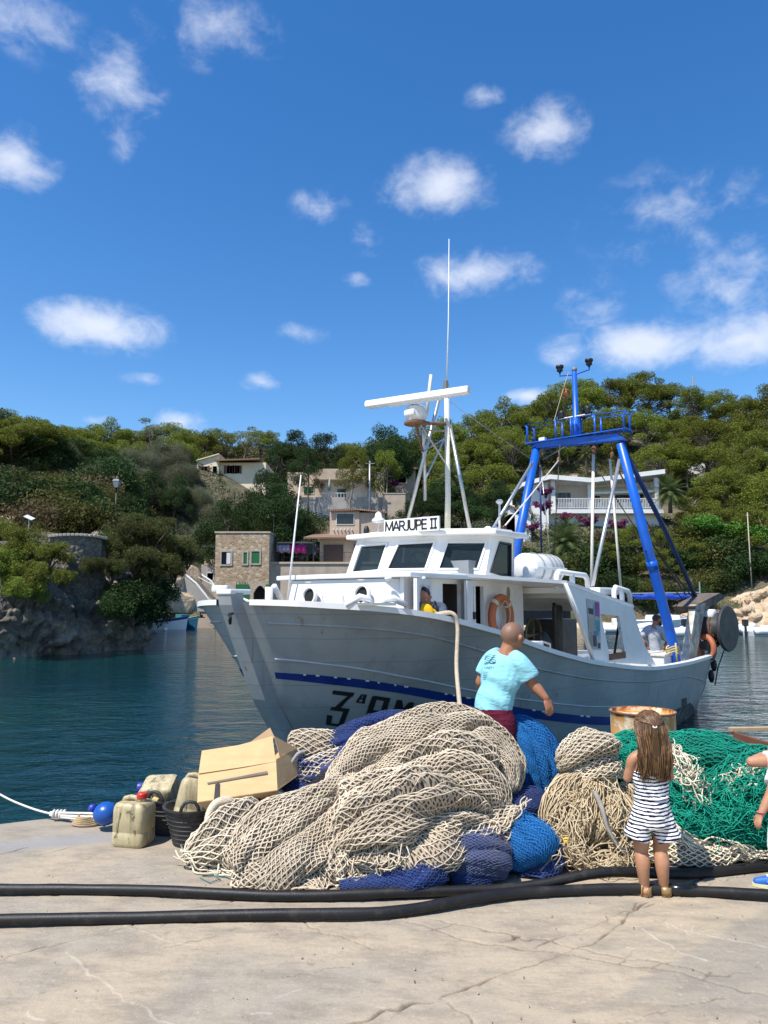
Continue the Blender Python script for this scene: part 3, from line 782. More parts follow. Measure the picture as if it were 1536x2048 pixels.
def hit(px,py):
 Ys=np.arange(42,140,.5);X=(px-768)/FPX*Ys;Z=ground(X,Ys);ok=shore_sd(X,Ys)>1
 for Y,x,z,k in zip(Ys,X,Z,ok):
  if k and Y>60 and proj((x,Y,z))[1]<=py:return Vector((x,Y,z))
 return Vector((X[-1],Ys[-1],Z[-1]))
for px,py,s in((250,992,1.1),(285,985,.9),(320,992,.9),(352,978,1.0),(300,962,1.1),(340,955,1.1),(375,972,.8),(262,958,1.2),(392,1012,.7),(232,968,1.1),(325,1015,.7),(365,1010,.7),(282,1015,.9),(408,1020,.7),(312,940,1.1),(355,930,.9)):
 plant('olive',hit(px,py),s*.62,'grey olive bush on the left slope '+('behind' if px<270 else 'between the beige villa and')+' the street lamp','olive bushes on the left slope')
for i in range(40):
 px=780+i*17;Y=70
 while shore_sd(np.array([(px-768)/FPX*Y]),np.array([Y*1.0]))[0]<1.3 and Y<82:Y+=.4
 if px>1400:Y+=3
 plant(random.choice(['dkbush','dkbush','bush']),at(px,Y+random.uniform(0,1.2)),random.uniform(1.0,1.5),'low shrub at the water\'s edge '+rel(px,[(900,'behind the wheelhouse'),(1050,'behind the shelter roof'),(1180,'around the palm tree foot'),(1300,'below the white villa'),(1700,'right of the gantry leg')]),'shrubs at the water edge of the far shore')
for i in range(34):
 x=800+i*20+random.uniform(-6,6);Y=random.choice([79,81,84])
 if 1040<x<1160 and Y>80:continue
 p=at(x,Y)
 plant(random.choice(['dkbush','dkbush','bush']),p,random.uniform(1.4,2.3),'shrub on the far shore '+rel(x,[(900,'behind the wheelhouse'),(1050,'behind the shelter roof'),(1180,'around the palm tree foot'),(1300,'below the white villa'),(1700,'right of the gantry leg')]),'shrubs along the far shore')
for i,(x,y,Y,s,lab)in enumerate([(1092,985,88.2,.8,'purple bougainvillea climbing the villa pillar'),(1090,1015,88,.9,'purple bougainvillea at the foot of the villa pillar'),(1130,1035,87.5,.8,'purple bougainvillea over the villa balcony edge'),(1180,1045,87,1.0,'purple bougainvillea under the villa balcony'),(1235,1050,87,1.0,'pink bougainvillea under the villa balcony right half'),(1065,1055,88,.8,'purple bougainvillea left of the palm tree'),(1210,1075,84,.9,'purple bougainvillea behind the palm tree'),(790,968,96,.7,'purple bougainvillea beside the green garage shutter')]):
 p=P(x,y,Y);p.z-=.6*s
 plant('boug',p,s,lab)
def undergrowth():
 n=380000
 X=RNG.uniform(-60,85,n);Y=RNG.uniform(60,145,n)
 k=shore_sd(X,Y)>1.0
 dens=fbm(np.stack([X*.16,Y*.16,X*0+3],-1),3)
 k&=dens>-.55
 k&=~((X>-26)&(X<2)&(Y<84))
 X,Y=X[k],Y[k]
 Z=ground(X,Y)+RNG.uniform(0,1,len(X))**1.6*(.5+1.4*np.clip(dens[k]+.3,0,1))
 V,F=leaf_quads(np.stack([X,Y,Z],-1),(.07+.08*np.clip((Y-62)/40,0,1))[:,None],.5,.2)
 mi=(fbm(np.stack([X*.09,Y*.09,X*0+8],-1),2)>.1).astype(int)
 o=np_mesh('undergrowth',V,F,[L_DARK,L_BUSH],mi=mi)
 setp(o,'low green undergrowth between the trees on the hills',None,None,'stuff')
 n=110000
 X=RNG.uniform(-45,-12,n);Y=RNG.uniform(34,66,n)
 k=(shore_sd(X,Y)>1.2)&(fbm(np.stack([X*.3,Y*.3,X*0+3],-1),3)>-.15)
 X,Y=X[k],Y[k]
 Z=ground(X,Y)+RNG.uniform(0,.8,len(X))**1.5
 V,F=leaf_quads(np.stack([X,Y,Z],-1),.06,.4,.2)
 mi=(fbm(np.stack([X*.25,Y*.25,X*0+8],-1),2)>0).astype(int)
 o=np_mesh('scrub',V,F,[L_DRY,L_BUSH],mi=mi)
 setp(o,'dry low scrub covering the left slope',None,None,'stuff')
undergrowth()
def palm(loc,h,n,fl,label):
 root=thing('palm_tree',label,'palm tree',loc)
 mb=MB()
 mb.tube([(0,0,-.5),(.05,0,h*.5),(0,0,h)],[.28,.22,.2],8);mb.build('trunk',BARKD,root,True,recalc=False)
 V=[];F=[]
 for i in range(n):
  az=i*2.39996;el=R(85-105*(i/n));
  pts=[]
  d=Vector((math.cos(az)*math.cos(el),math.sin(az)*math.cos(el),math.sin(el)))
  p=Vector((0,0,h))
  for k in range(13):
   pts.append(p.copy());p=p+d*(fl/12);d=(d+Vector((0,0,-.11))).normalized()
  side=Vector((-math.sin(az),math.cos(az),0))
  for k in range(1,13):
   L=fl*.24*math.sin(PI*(k/13)**.7)+.05
   t=(pts[k]-pts[k-1])
   for sgn in(-1,1):
    for q in(0,.5):
     a=pts[k-1].lerp(pts[k],q);tip=a+side*(sgn*L)+t*1.4+Vector((0,0,-.25*L))
     b0=len(V);V+=[a,a+t*.45,tip];F.append((b0,b0+1,b0+2))
 np_mesh('crown',np.array([tuple(v)for v in V]),np.array(F),L_PALM,root)
 return root
p=at(1132,82);p.z=EYE+(HOR-1090)/FPX*82-1.2
palm(p,1.2,60,3.4,'green date palm in front of the bougainvillea below the white villa')
p=at(1345,90);p.z=EYE+(HOR-985)/FPX*90-2
palm(p,2.0,44,2.6,'palm tree at the right end of the white villa')
p=at(1178,112);p.z=EYE+(HOR-905)/FPX*112-4.5
palm(p,4.5,26,1.6,'small tall palm tree above the white villa roof')
p=at(905,92);p.z=EYE+(HOR-955)/FPX*92-2
palm(p,2.0,40,2.6,'shaded palm tree behind the radar mast')
# ================================================================ buildings and shore furniture
STONE,t,b=newmat('rubble_stone_wall')
tc=t.n.new('ShaderNodeTexCoord').outputs['Object']
vo=t.n.new('ShaderNodeTexVoronoi');t.l.new(t.scaled(tc,(1,1,1.25)),vo.inputs['Vector']);vo.inputs['Scale'].default_value=3.2
ve=t.n.new('ShaderNodeTexVoronoi');ve.feature='DISTANCE_TO_EDGE';t.l.new(t.scaled(tc,(1,1,1.25)),ve.inputs['Vector']);ve.inputs['Scale'].default_value=3.2
sxx=t.n.new('ShaderNodeSeparateColor');t.l.new(vo.outputs['Color'],sxx.inputs[0])
c=t.mix(sxx.outputs[0],(.42,.295,.175),(.30,.20,.115))
c=t.mix(t.math('MULTIPLY',t.math('GREATER_THAN',sxx.outputs[1],.82),.8),c,(.55,.46,.34))
nn=t.noise(tc,.7,5,.6)
c=t.mix(t.step(ve.outputs[0],.09,.02),c,(.44,.36,.26))
sz=t.n.new('ShaderNodeSeparateXYZ');t.l.new(tc,sz.inputs[0])
low=t.step(t.math('ADD',sz.outputs[2],t.math('MULTIPLY',nn,3.0)),5.4,4.2)
c=t.mix(t.math('MULTIPLY',low,.75),c,(.44,.37,.29))
c=t.mix(t.math('MULTIPLY',t.step(nn,.5,.7),.3),c,(.22,.17,.12))
t.put(b.inputs['Base Color'],c);b.inputs['Roughness'].default_value=.95
t.put(b.inputs['Normal'],t.bump(ve.outputs[0],.6,.08))
WALLB=pm('beige_render',(.47,.385,.30),.9,(.38,.30,.225),1.2,.6,.25,25,dirt=(.24,.19,.15),dscale=.6,damt=.45)
WALLC=pm('cream_render',(.80,.68,.48),.9,(.72,.59,.40),1.0,.5,.2,20)
WALLW=pm('white_render',(.80,.79,.76),.9,(.72,.71,.68),1.0,.5,.2,20)
WALLG=pm('grey_cement',(.40,.38,.35),.9,(.33,.31,.28),1.0,.7,.25,20,dirt=(.2,.18,.16),dscale=.8)
WALLP=pm('pinkish_render',(.54,.43,.32),.9,(.45,.345,.25),1.2,.6,.2,20,dirt=(.3,.25,.2),dscale=.8)
TILE,t,b=newmat('clay_roof_tiles')
tc=t.n.new('ShaderNodeTexCoord').outputs['Object']
wv=t.n.new('ShaderNodeTexWave');wv.wave_type='BANDS';wv.bands_direction='X';t.l.new(tc,wv.inputs['Vector']);wv.inputs['Scale'].default_value=1.5;wv.inputs['Distortion'].default_value=.4
n1=t.noise(tc,3.5,5,.7)
c=t.mix(t.step(n1,.35,.65),(.36,.21,.13),(.25,.16,.115));c=t.mix(t.math('MULTIPLY',t.step(wv.outputs[0],.35,.1),.6),c,(.10,.07,.055))
t.put(b.inputs['Base Color'],c);b.inputs['Roughness'].default_value=.9
t.put(b.inputs['Normal'],t.bump(wv.outputs[0],.8,.08))
GREEN=pm('green_shutter_paint',(.012,.145,.045),.55,(.010,.11,.035),3,.6,.2,40)
BROWN=pm('brown_wood_paint',(.085,.05,.035),.6,(.06,.035,.025),5,.7,.2,40,stretch=(6,1,1))
REDBR=pm('red_brown_shutter',(.15,.045,.025),.6,(.11,.03,.02),5,.7,.2,40)
GLASS=pm('dark_window_glass',(.015,.018,.022),.08,spec=.6,var=.2)
DARKIN=pm('dark_interior',(.012,.011,.010),.9)
SURR=pm('window_surround',(.45,.40,.33),.9,(.37,.32,.26),3,.6)
WHITEP=pm('white_paint',(.78,.78,.76),.5,(.72,.72,.70),3,.4)
CURT=pm('white_cloth',(.75,.75,.76),.9)
AWN=pm('cream_awning',(.80,.72,.54),.85,(.74,.66,.48),2,.4)
BLACKM=pm('black_metal',(.018,.018,.02),.45,(.03,.028,.026),8,.6)
GALV=pm('grey_galvanised',(.42,.42,.42),.45,(.33,.33,.33),5,.7,metal=.5)
GREYAW=pm('charcoal_canvas',(.055,.055,.058),.8)
TIMB=pm('weathered_timber',(.22,.15,.09),.85,(.15,.10,.06),6,.7)
class Bld:
 """a house seen from the water: x to the right, y away, z up, origin front-left-bottom"""
 def __init__(s,name,label,cat,px,pyb,Y,rz=0):
  p=P(px,pyb,Y);s.o=p;s.root=thing(name,label,cat,p,rz);s.Y=Y;s.k=Y/FPX;s.px=px;s.py=pyb
 def x(s,px):return(px-s.px)*s.k
 def z(s,py):return(s.py-py)*s.k
 def box(s,name,mat_,x0,x1,y0,y1,z0,z1,parent=None,bevel=0):
  mb=MB();mb.box(((x0+x1)/2,(y0+y1)/2,(z0+z1)/2),(abs(x1-x0),abs(y1-y0),abs(z1-z0)))
  return mb.build(name,mat_,parent or s.root,bevel=bevel)
 def win(s,px0,px1,py0,py1,mat_=None,surr=SURR,y=0.0,name='window',shut=None,sw=.14,curtain=False):
  x0,x1,z1,z0=s.x(px0),s.x(px1),s.z(py0),s.z(py1)
  mb=MB()
  if surr:mb.framed([(x0-sw,y-.06,z0-sw),(x1+sw,y-.06,z0-sw),(x1+sw,y-.06,z1+sw),(x0-sw,y-.06,z1+sw)],[(x0,y-.06,z0),(x1,y-.06,z0),(x1,y-.06,z1),(x0,y-.06,z1)],(0,.18,0))
  else:mb.framed([(x0-.05,y-.03,z0-.05),(x1+.05,y-.03,z0-.05),(x1+.05,y-.03,z1+.05),(x0-.05,y-.03,z1+.05)],[(x0,y-.03,z0),(x1,y-.03,z0),(x1,y-.03,z1),(x0,y-.03,z1)],(0,.12,0))
  w_=mb.build(name,surr or WHITEP,s.root)
  m2=MB();m2.box(((x0+x1)/2,y+.02,(z0+z1)/2),(x1-x0,.04,z1-z0));m2.build('pane' if mat_ is None else 'shutter',mat_ or GLASS,w_)
  if mat_ is None:
   m3=MB();m3.box(((x0+x1)/2,y-.02,(z0+z1)/2),(.05,.03,z1-z0));m3.build('mullion',REDBR if shut else BROWN,w_)
  if shut:
   for a,c_ in((x0,-1),(x1,1)):
    m4=MB();wd=(x1-x0)*.42;m4.box((a+c_*(wd/2+.02),y-.1,(z0+z1)/2),(wd,.05,z1-z0));m4.build('shutter',shut,w_)
  if curtain:
   m5=MB();m5.box((x0+(x1-x0)*.72,y-.012,(z0+z1)/2),((x1-x0)*.45,.02,(z1-z0)*.9));m5.build('curtain',CURT,w_)
  return w_
H=Bld('stone_house','two-storey rubble stone boathouse with green shutters and arched green door','house',427,1232,75)
wd,top=H.x(535),H.z(1067)
mb=MB()
ax0,ax1,az,ar=H.x(504),H.x(540)-.35,2.35,None
ax0,ax1=H.x(505),H.x(531)
N=9;arch=[(ax0+(ax1-ax0)*i/N,2.3+.75*math.sin(PI*i/N))for i in range(N+1)]
mb.prism([(0,0,-1.5),(ax0,0,-1.5),(ax0,0,top),(0,0,top)],(0,.5,0))
mb.prism([(ax1,0,-1.5),(wd,0,-1.5),(wd,0,top),(ax1,0,top)],(0,.5,0))
for(a,b2)in zip(arch[:-1],arch[1:]):mb.prism([(a[0],0,a[1]),(b2[0],0,b2[1]),(b2[0],0,top),(a[0],0,top)],(0,.5,0))
mb.build('wall',STONE,H.root)
H.box('side_wall',WALLG,0.02,wd-.02,.52,9,-1.5,top-.02)
H.box('roof',WALLP,-.1,wd+.08,-.08,9.1,top,top+.16)
H.win(440,459,1105,1130,surr=SURR,y=-.02,curtain=True);H.win(484,491,1106,1129,GREEN,y=-.02);H.win(500,516,1104,1128,GREEN,y=-.02)
dr=H.box('door',GREEN,H.x(470),H.x(496),-.12,-.04,-1.0,H.z(1170))
for i in range(5):H.box('door_bar',GREEN,H.x(471+i*5.4),H.x(472+i*5.4),-.11,-.06,H.z(1170),H.z(1163 if i in(1,2,3)else 1166),dr)
H.box('door',GREEN,H.x(531),H.x(540),-.5,-.42,-1.0,H.z(1170))
H.box('doorway',DARKIN,ax0,ax1,.45,.5,-1.2,3.1)
mb=MB()
for a,b2 in zip(arch[:-1],arch[1:]):mb.prism([(a[0],-.03,a[1]),(b2[0],-.03,b2[1]),(b2[0],-.03,b2[1]+.3),(a[0],-.03,a[1]+.3)],(0,.1,0))
mb.build('arch_trim',SURR,H.root)
pp=H.o+Vector((wd-.2,4,top+.16))
A=thing('tv_aerial','television aerial on the stone boathouse roof','aerial',pp)
mb=MB();mb.tube([(0,0,0),(0,0,2.2)],.03,6)
for z in(2.1,1.9):
 mb.tube([(-.7,0,z),(.2,0,z+.1)],.02,5)
 for i in range(5):mb.tube([(-.65+i*.18,-.35,z+.02*i),(-.65+i*.18,.35,z+.02*i)],.012,4)
mb.build('mast',GALV,A)
X_=Bld('annex','grey cement annex with small green hatch left of the stone boathouse','house',400,1228,76.5)
X_.box('wall',WALLG,X_.x(400),X_.x(427),0,5,-1,X_.z(1130))
X_.win(412,424,1147,1161,GREEN,None)
X_.box('parapet',WALLP,X_.x(404),X_.x(427),.3,.5,X_.z(1130),X_.z(1117))
for xx in(406,425):X_.box('post',BROWN,X_.x(xx),X_.x(xx)+.12,.2,.32,X_.z(1117),X_.z(1095))
X_.box('roof',GREYAW,X_.x(402),X_.x(428),-.2,4,X_.z(1096),X_.z(1092))
X_.box('back_wall',WALLW,X_.x(404),X_.x(427),4.5,4.8,X_.z(1130),X_.z(1096))
T=thing('stone_stairs','stone steps with a white edge descending beside the boathouse','stairs',P(375,1150,74))
mb=MB();
for i in range(14):mb.box((.45+i*.2,0,-.12-i*.2-1.2),(.22,2.2,2.4))
mb.build('steps',WALLP,T)
mb=MB();mb.tube([(-.1,-1.15,.12),(1.2,-1.15,-.9),(2.6,-1.15,-2.6)],[.13,.13,.13],6);mb.build('coping',WALLW,T);mb=MB();mb.tube([(.7,1.1,.3),(2.0,1.1,-.5),(3.2,1.1,-1.9)],.12,6);mb.build('coping',WALLW,T)
mb=MB();mb.prism([(-.2,-1.2,0),(.2,-1.2,0),(2.6,-1.2,-2.6),(2.6,-1.2,-3.6),(-.2,-1.2,-3.6)],(0,.1,0));mb.build('side_wall',WALLG,T)
mb=MB();mb.prism([(-24,73.2,-2),(-21,72.6,-2),(-8,73.6,-2),(6,75,-2),(6,90,-2),(-24,90,-2)],(0,0,2.35));setp(mb.build('landing',WALLP),'low concrete landing in front of the boathouses',None,None,'structure')
H=Bld('terrace_house','brown house with tiled roofs, dark shutters and a terrace above a retaining wall','house',535,1236,76)
H.box('retaining_wall',WALLB,H.x(536),H.x(760),0,.6,-1,H.z(1129))
H.box('terrace_slab',WALLP,H.x(536),H.x(760),-.12,10,H.z(1129),H.z(1125))
H.box('house_wall',WALLP,H.x(632),H.x(780),3.0,9,H.z(1125),H.z(1073))
H.box('back_wall',WALLG,H.x(540),H.x(640),7,8,H.z(1125),H.z(1075))
for a,b2 in((640,681),(703,735)):
 f=H.box('door',BROWN,H.x(a),H.x(b2),2.9,3.0,H.z(1124),H.z(1086))
 H.box('door_frame',SURR,H.x(a)-.12,H.x(b2)+.12,2.94,3.02,H.z(1125),H.z(1084),f)
mb=MB();mb.hexa([(H.x(600),1.9,H.z(1075)),(H.x(790),1.9,H.z(1075)),(H.x(790),9.5,H.z(1052)),(H.x(618),9.5,H.z(1052))],[(H.x(600),1.9,H.z(1072)),(H.x(790),1.9,H.z(1072)),(H.x(790),9.5,H.z(1049)),(H.x(618),9.5,H.z(1049))]);mb.build('roof',TILE,H.root)
H.box('tower_wall',WALLP,H.x(648),H.x(712),6,12,H.z(1075),H.z(1009))
H.box('tower_side',WALLB,H.x(712),H.x(768),6.2,12,H.z(1075),H.z(1011))
mb=MB();mb.hexa([(H.x(644),5.6,H.z(1010)),(H.x(712),5.6,H.z(1007)),(H.x(774),6,H.z(1013)),(H.x(768),12.5,H.z(1011))],[(H.x(644),5.6,H.z(1006)),(H.x(700),5.6,H.z(1003)),(H.x(774),6,H.z(1009)),(H.x(740),12.5,H.z(993))]);mb.build('tower_roof',TILE,H.root)
w_=H.win(663,700,1014,1037,None,None,y=5.95)
for i in range(6):H.box('rail',WHITEP,H.x(655+i*8),H.x(657+i*8),5.8,5.95,H.z(1050),H.z(1047))
C_=thing('terrace_canopy','charcoal canvas canopy over the terrace right of the boathouse','canopy',H.o+Vector((H.x(545),.6,H.z(1125))))
k=H.k
mb=MB();mb.hexa([(0,0,38*k),(78*k,0,38*k),(84*k,4,46*k),(12*k,4,46*k)],[(0,0,40*k),(78*k,0,40*k),(84*k,4,48*k),(12*k,4,48*k)]);mb.build('roof',GREYAW,C_)
for xx in(0,78):
 mb=MB();mb.box((xx*k,.05,19*k),(.1,.1,38*k));mb.build('post',BLACKM,C_)
mb=MB();mb.box((80*k,.6,26*k),(.3,.5,22*k));mb.build('side_curtain',GREYAW,C_)
for(a,b2,z0,mat_,lab,nm)in[(3,30,20,pm('lilac_cloth',(.46,.36,.48),.9),'lilac cloth hanging under the terrace canopy','hanging_cloth'),(30,63,19,pm('magenta_cloth',(.55,.03,.22),.9),'bright magenta cloth hanging under the terrace canopy','hanging_cloth')]:
 mb=MB();rows=[]
 for i in range(13):
  x=(a+(b2-a)*i/12)*k;rows.append([(x,.25+.06*math.sin(i*1.7),36*k),(x,.28+.08*math.sin(i*1.7+.5),(36+z0)/2*k),(x,.3+.1*math.sin(i*1.5),z0*k+.1*math.sin(i))])
 o=mb.grid(rows).build(nm,mat_,None,True,off=None);o.location=C_.location;setp(o,lab,'cloth')
 o.modifiers.new('t','SOLIDIFY').thickness=.01
tb=thing('garden_table','dark table set under the terrace canopy','table',C_.location+Vector((46*k,2,0)))
mb=MB();mb.box((0,0,.72),(1.8,.8,.06));mb.build('tabletop',TIMB,tb)
for sx in(-.8,.8):
 for sy in(-.3,.3):m2=MB();m2.box((sx,sy,.35),(.07,.07,.7));m2.build('leg',TIMB,tb)
F_=thing('terrace_railing','thin dark railing along the terrace wall','railing',H.o+Vector((H.x(541),.2,H.z(1125))))
mb=MB()
for i in range(19):mb.box((i*.62,0,.5),(.03,.03,1.0))
mb.box((5.6,0,1.0),(11.3,.04,.04));mb.box((5.6,0,.5),(11.3,.02,.02));mb.build('bars',BLACKM,F_)
H=Bld('flat_roofed_house','low pink-beige flat-roofed house with glass doors behind the dark evergreens','house',570,1034,97)
H.box('wall',WALLP,H.x(570),H.x(640),2,9,-4,H.z(937));H.box('wall_white',WALLW,H.x(628),H.x(768),3,10,-4,H.z(956))
H.box('roof_slab',WALLP,H.x(626),H.x(735),.5,10,H.z(956),H.z(934));H.box('side_wall',WALLB,H.x(735),H.x(770),2,10,-4,H.z(940))
H.box('terrace',WALLG,H.x(560),H.x(790),-2,3,-6,H.z(998));
H.win(672,690,970,992,None,None,y=2.95);H.win(604,624,968,982,GREEN,None,y=1.95)
H.box('railing',WHITEP,H.x(640),H.x(760),-1.9,-1.85,H.z(990),H.z(989));
for i in range(20):H.box('baluster',WHITEP,H.x(640+i*6.2),H.x(640.8+i*6.2),-1.9,-1.86,H.z(998),H.z(990))
for px,col,lab in((660,pm('teal_parasol',(.32,.42,.40),.8),'closed pale teal parasol on the upper terrace'),(757,pm('yellow_parasol',(.52,.48,.12),.8),'closed yellow parasol on the upper terrace')):
 u=thing('parasol',lab,'parasol',H.o+Vector((H.x(px),-1,H.z(998))))
 mb=MB();mb.tube([(0,0,0),(0,0,2.6)],.04,6);mb.build('pole',WHITEP,u);mb=MB();mb.lathe([(.05,.9),(.24,1.1),(.16,2.0),(.03,2.65)],n=10);mb.build('canopy',col,u,True)
H=Bld('tiled_house','small brown house with tiled roof and green shutter behind pine trunks','house',755,1000,101)
H.box('wall',WALLB,H.x(755),H.x(832),0,7,-3,H.z(938))
mb=MB();mb.hexa([(H.x(748),-.5,H.z(940)),(H.x(838),-.5,H.z(938)),(H.x(838),7,H.z(926)),(H.x(756),7,H.z(926))],[(H.x(748),-.5,H.z(936)),(H.x(838),-.5,H.z(934)),(H.x(838),7,H.z(922)),(H.x(756),7,H.z(922))]);mb.build('roof',TILE,H.root)
H.win(790,813,945,965,GREEN,None)
H=Bld('garden_wall','beige rendered garden wall with a gate opening beside the lane','wall',765,1040,94)
H.box('coping',SURR,H.x(764),H.x(812),-.06,.5,H.z(987),H.z(985));H.box('wall_panel',WALLB,H.x(765),H.x(811),0,.4,-2,H.z(987))
for px,pt,Y,lab,m_ in((739,920,92,'grey concrete utility pole in front of the flat-roofed house',GALV),(1500,1025,76,'pale wooden pole among bushes on the far right slope',SURR)):
 p=at(px,Y);u=thing('utility_pole',lab,'pole',p)
 mb=MB();h=EYE+(HOR-pt)/FPX*Y-p.z;mb.tube([(0,0,-1),(0,0,h)],[.16 if Y>80 else .07,.11 if Y>80 else .05],8);mb.build('shaft',m_,u,True)
 mb=MB();mb.box((0,0,h-.3),(1.2 if Y>80 else .3,.08,.08));mb.build('crossarm',m_,u)
H=Bld('beige_villa','cream two-storey villa with red-brown shutters on the left hill','house',392,992,94)
mb=MB();mb.prism([(H.x(392),0,-1),(H.x(436),0,-1),(H.x(436),0,H.z(907)),(H.x(392),0,H.z(921))],(0,8,0));mb.build('wall',WALLC,H.root)
H.box('wing_wall',WALLC,H.x(436),H.x(530),.8,8,-1,H.z(921));
H.box('chimney',WALLC,H.x(389),H.x(394),1,1.6,H.z(930),H.z(913));
mb=MB();mb.hexa([(H.x(430),-.4,H.z(921)),(H.x(520),-.4,H.z(918)),(H.x(520),8,H.z(908)),(H.x(436),8,H.z(908))],[(H.x(430),-.4,H.z(918)),(H.x(520),-.4,H.z(915)),(H.x(520),8,H.z(905)),(H.x(436),8,H.z(905))]);mb.build('roof',TILE,H.root)
mb=MB();mb.hexa([(H.x(390),-.3,H.z(921)),(H.x(437),-.3,H.z(907)),(H.x(437),8.2,H.z(907)),(H.x(390),8.2,H.z(921))],[(H.x(390),-.3,H.z(919)),(H.x(437),-.3,H.z(905)),(H.x(437),8.2,H.z(905)),(H.x(390),8.2,H.z(919))]);mb.build('gable_roof',WALLC,H.root)
H.box('balcony',WALLC,H.x(386),H.x(436),-1.4,0,H.z(961),H.z(957));
H.win(401,413,931,944,None,None,shut=REDBR);H.win(450,462,927,944,None,None,y=.8,shut=REDBR);H.win(466,476,927,944,None,None,y=.8,shut=REDBR);H.win(424,433,931,957,REDBR,None)
H.win(386+8,400,962,980,REDBR,None);H.win(421,425,962,970,None,None)
H.box('lower_wall',WALLC,H.x(383),H.x(440),-.9,0,-1.5,H.z(981))
Fv=thing('timber_fence','low timber fence in front of the cream villa','fence',H.o+Vector((0,-1.8,-.6)))
for i in range(5):m2=MB();m2.box((H.x(384+i*10),0,.5),(.1,.1,1.2));m2.build('post',TIMB,Fv)
for z in(.5,.95):m2=MB();m2.box((H.x(404),-.06,z),(H.x(428)-H.x(384)+.5,.05,.09));m2.build('rail',TIMB,Fv)
H=Bld('hilltop_house','small cream house corner behind trees above the cream villa','house',533,925,118)
H.box('wall',WALLC,0,H.x(546),0,5,-2,H.z(893));mb=MB();mb.hexa([(-.3,-.3,H.z(893)),(H.x(547),-.3,H.z(893)),(H.x(547),5,H.z(893)),(-.3,5,H.z(893))],[(-.3,-.3,H.z(892)),(H.x(547),-.3,H.z(890)),(H.x(547),5,H.z(888)),(-.3,5,H.z(891))]);mb.build('roof',TILE,H.root)
H=Bld('white_villa','white hillside villa with butterfly roof, railed balcony and cream awning','house',1104,1050,90)
z0,zb=H.z(1026),H.z(1018)
H.box('base_wall',WALLW,H.x(1098),H.x(1330),1.5,9,-4,z0-.02)
H.box('back_wall',pm('villa_inner_wall',(.66,.62,.56),.9),H.x(1106),H.x(1326),3.0,9,z0,H.z(955))
H.box('balcony',WALLW,H.x(1106),H.x(1330),0,3.0,z0,zb)
for a,b2,t_ in((1105,1113,958),(1180,1187,964),(1315,1323,953)):H.box('pillar',WALLW,H.x(a),H.x(b2),.15,.55,zb,H.z(t_))
H.box('pier',WALLW,H.x(1179),H.x(1187),.3,1.3,-4,z0)
H.box('side_wall',WALLW,H.x(1322),H.x(1328),.6,3,zb,H.z(955))
def roofpiece(a,za,b2,zb2,y0,y1,nm='roof',th=9):
 mb=MB();mb.hexa([(H.x(a),y0,H.z(za+th)),(H.x(b2),y0,H.z(zb2+th)),(H.x(b2),y1,H.z(zb2+th)),(H.x(a),y1,H.z(za+th))],[(H.x(a),y0,H.z(za)),(H.x(b2),y0,H.z(zb2)),(H.x(b2),y1,H.z(zb2)),(H.x(a),y1,H.z(za))]);return mb.build(nm,WALLW,H.root)
roofpiece(1100,949,1184,956,-.7,9);roofpiece(1184,956,1332,938,-.7,9)
mb=MB();mb.hexa([(H.x(1045),-.2,H.z(972)),(H.x(1100),-.7,H.z(958)),(H.x(1100),8,H.z(958)),(H.x(1045),8,H.z(972))],[(H.x(1045),-.2,H.z(964)),(H.x(1100),-.7,H.z(949)),(H.x(1100),8,H.z(949)),(H.x(1045),8,H.z(964))]);mb.build('roof',WALLW,H.root)
mb=MB();mb.prism([(H.x(1056),.8,-5),(H.x(1100),.6,-5),(H.x(1100),.6,H.z(960)),(H.x(1056),.8,H.z(970))],(0,7,0));mb.build('wing_wall',WALLW,H.root)
ch=H.box('chimney',WALLC,H.x(1169),H.x(1180),5,6,H.z(962),H.z(934));H.box('cap',TILE,H.x(1167),H.x(1182),4.9,6.1,H.z(934),H.z(931),ch)
mb=MB();mb.hexa([(H.x(1190),.2,H.z(984)),(H.x(1312),.2,H.z(980)),(H.x(1312),2.6,H.z(966)),(H.x(1190),2.6,H.z(968))],[(H.x(1190),.22,H.z(983)),(H.x(1312),.22,H.z(979)),(H.x(1312),2.6,H.z(965)),(H.x(1190),2.6,H.z(967))]);
mb.hexa([(H.x(1190),.16,H.z(987)),(H.x(1312),.16,H.z(983)),(H.x(1312),.2,H.z(983)),(H.x(1190),.2,H.z(987))],[(H.x(1190),.16,H.z(983)),(H.x(1312),.16,H.z(979)),(H.x(1312),.2,H.z(979)),(H.x(1190),.2,H.z(983))]);mb.build('awning',AWN,H.root)
H.win(1123,1146,977,997,None,None,y=2.95);H.win(1147,1156,977,997,None,None,y=2.95);H.win(1194,1217,984,998,None,None,y=2.95);H.win(1250,1290,982,998,None,None,y=2.95)
H.win(1300,1308,980,998,None,None,y=2.95)
rl=MB();rl.box((H.x(1215),.1,H.z(996)),(H.x(1316)-H.x(1114),.06,.07));rl.box((H.x(1215),.1,H.z(1015)),(H.x(1316)-H.x(1114),.05,.05));rl=rl.build('railing',WHITEP,H.root)
for i in range(62):H.box('baluster',WHITEP,H.x(1115+i*3.25),H.x(1115.9+i*3.25),.08,.12,H.z(1016),H.z(996),rl)
for px,lab in((1149,'white garden chair at the left of the villa balcony'),(1209,'white garden chair beside the middle pillar of the villa balcony'),(1260,'white garden chair near the right of the villa balcony')):
 u=thing('garden_chair',lab,'chair',H.o+Vector((H.x(px),1.2,zb)))
 for n_,c_,s_ in(('seat',(0,0,.45),(.5,.5,.06)),('backrest',(0,.24,.75),(.5,.05,.55))):m2=MB();m2.box(c_,s_);m2.build(n_,WHITEP,u)
 for sx in(-.22,.22):
  for sy in(-.22,.22):m2=MB();m2.box((sx,sy,.21),(.05,.05,.42));m2.build('leg',WHITEP,u)
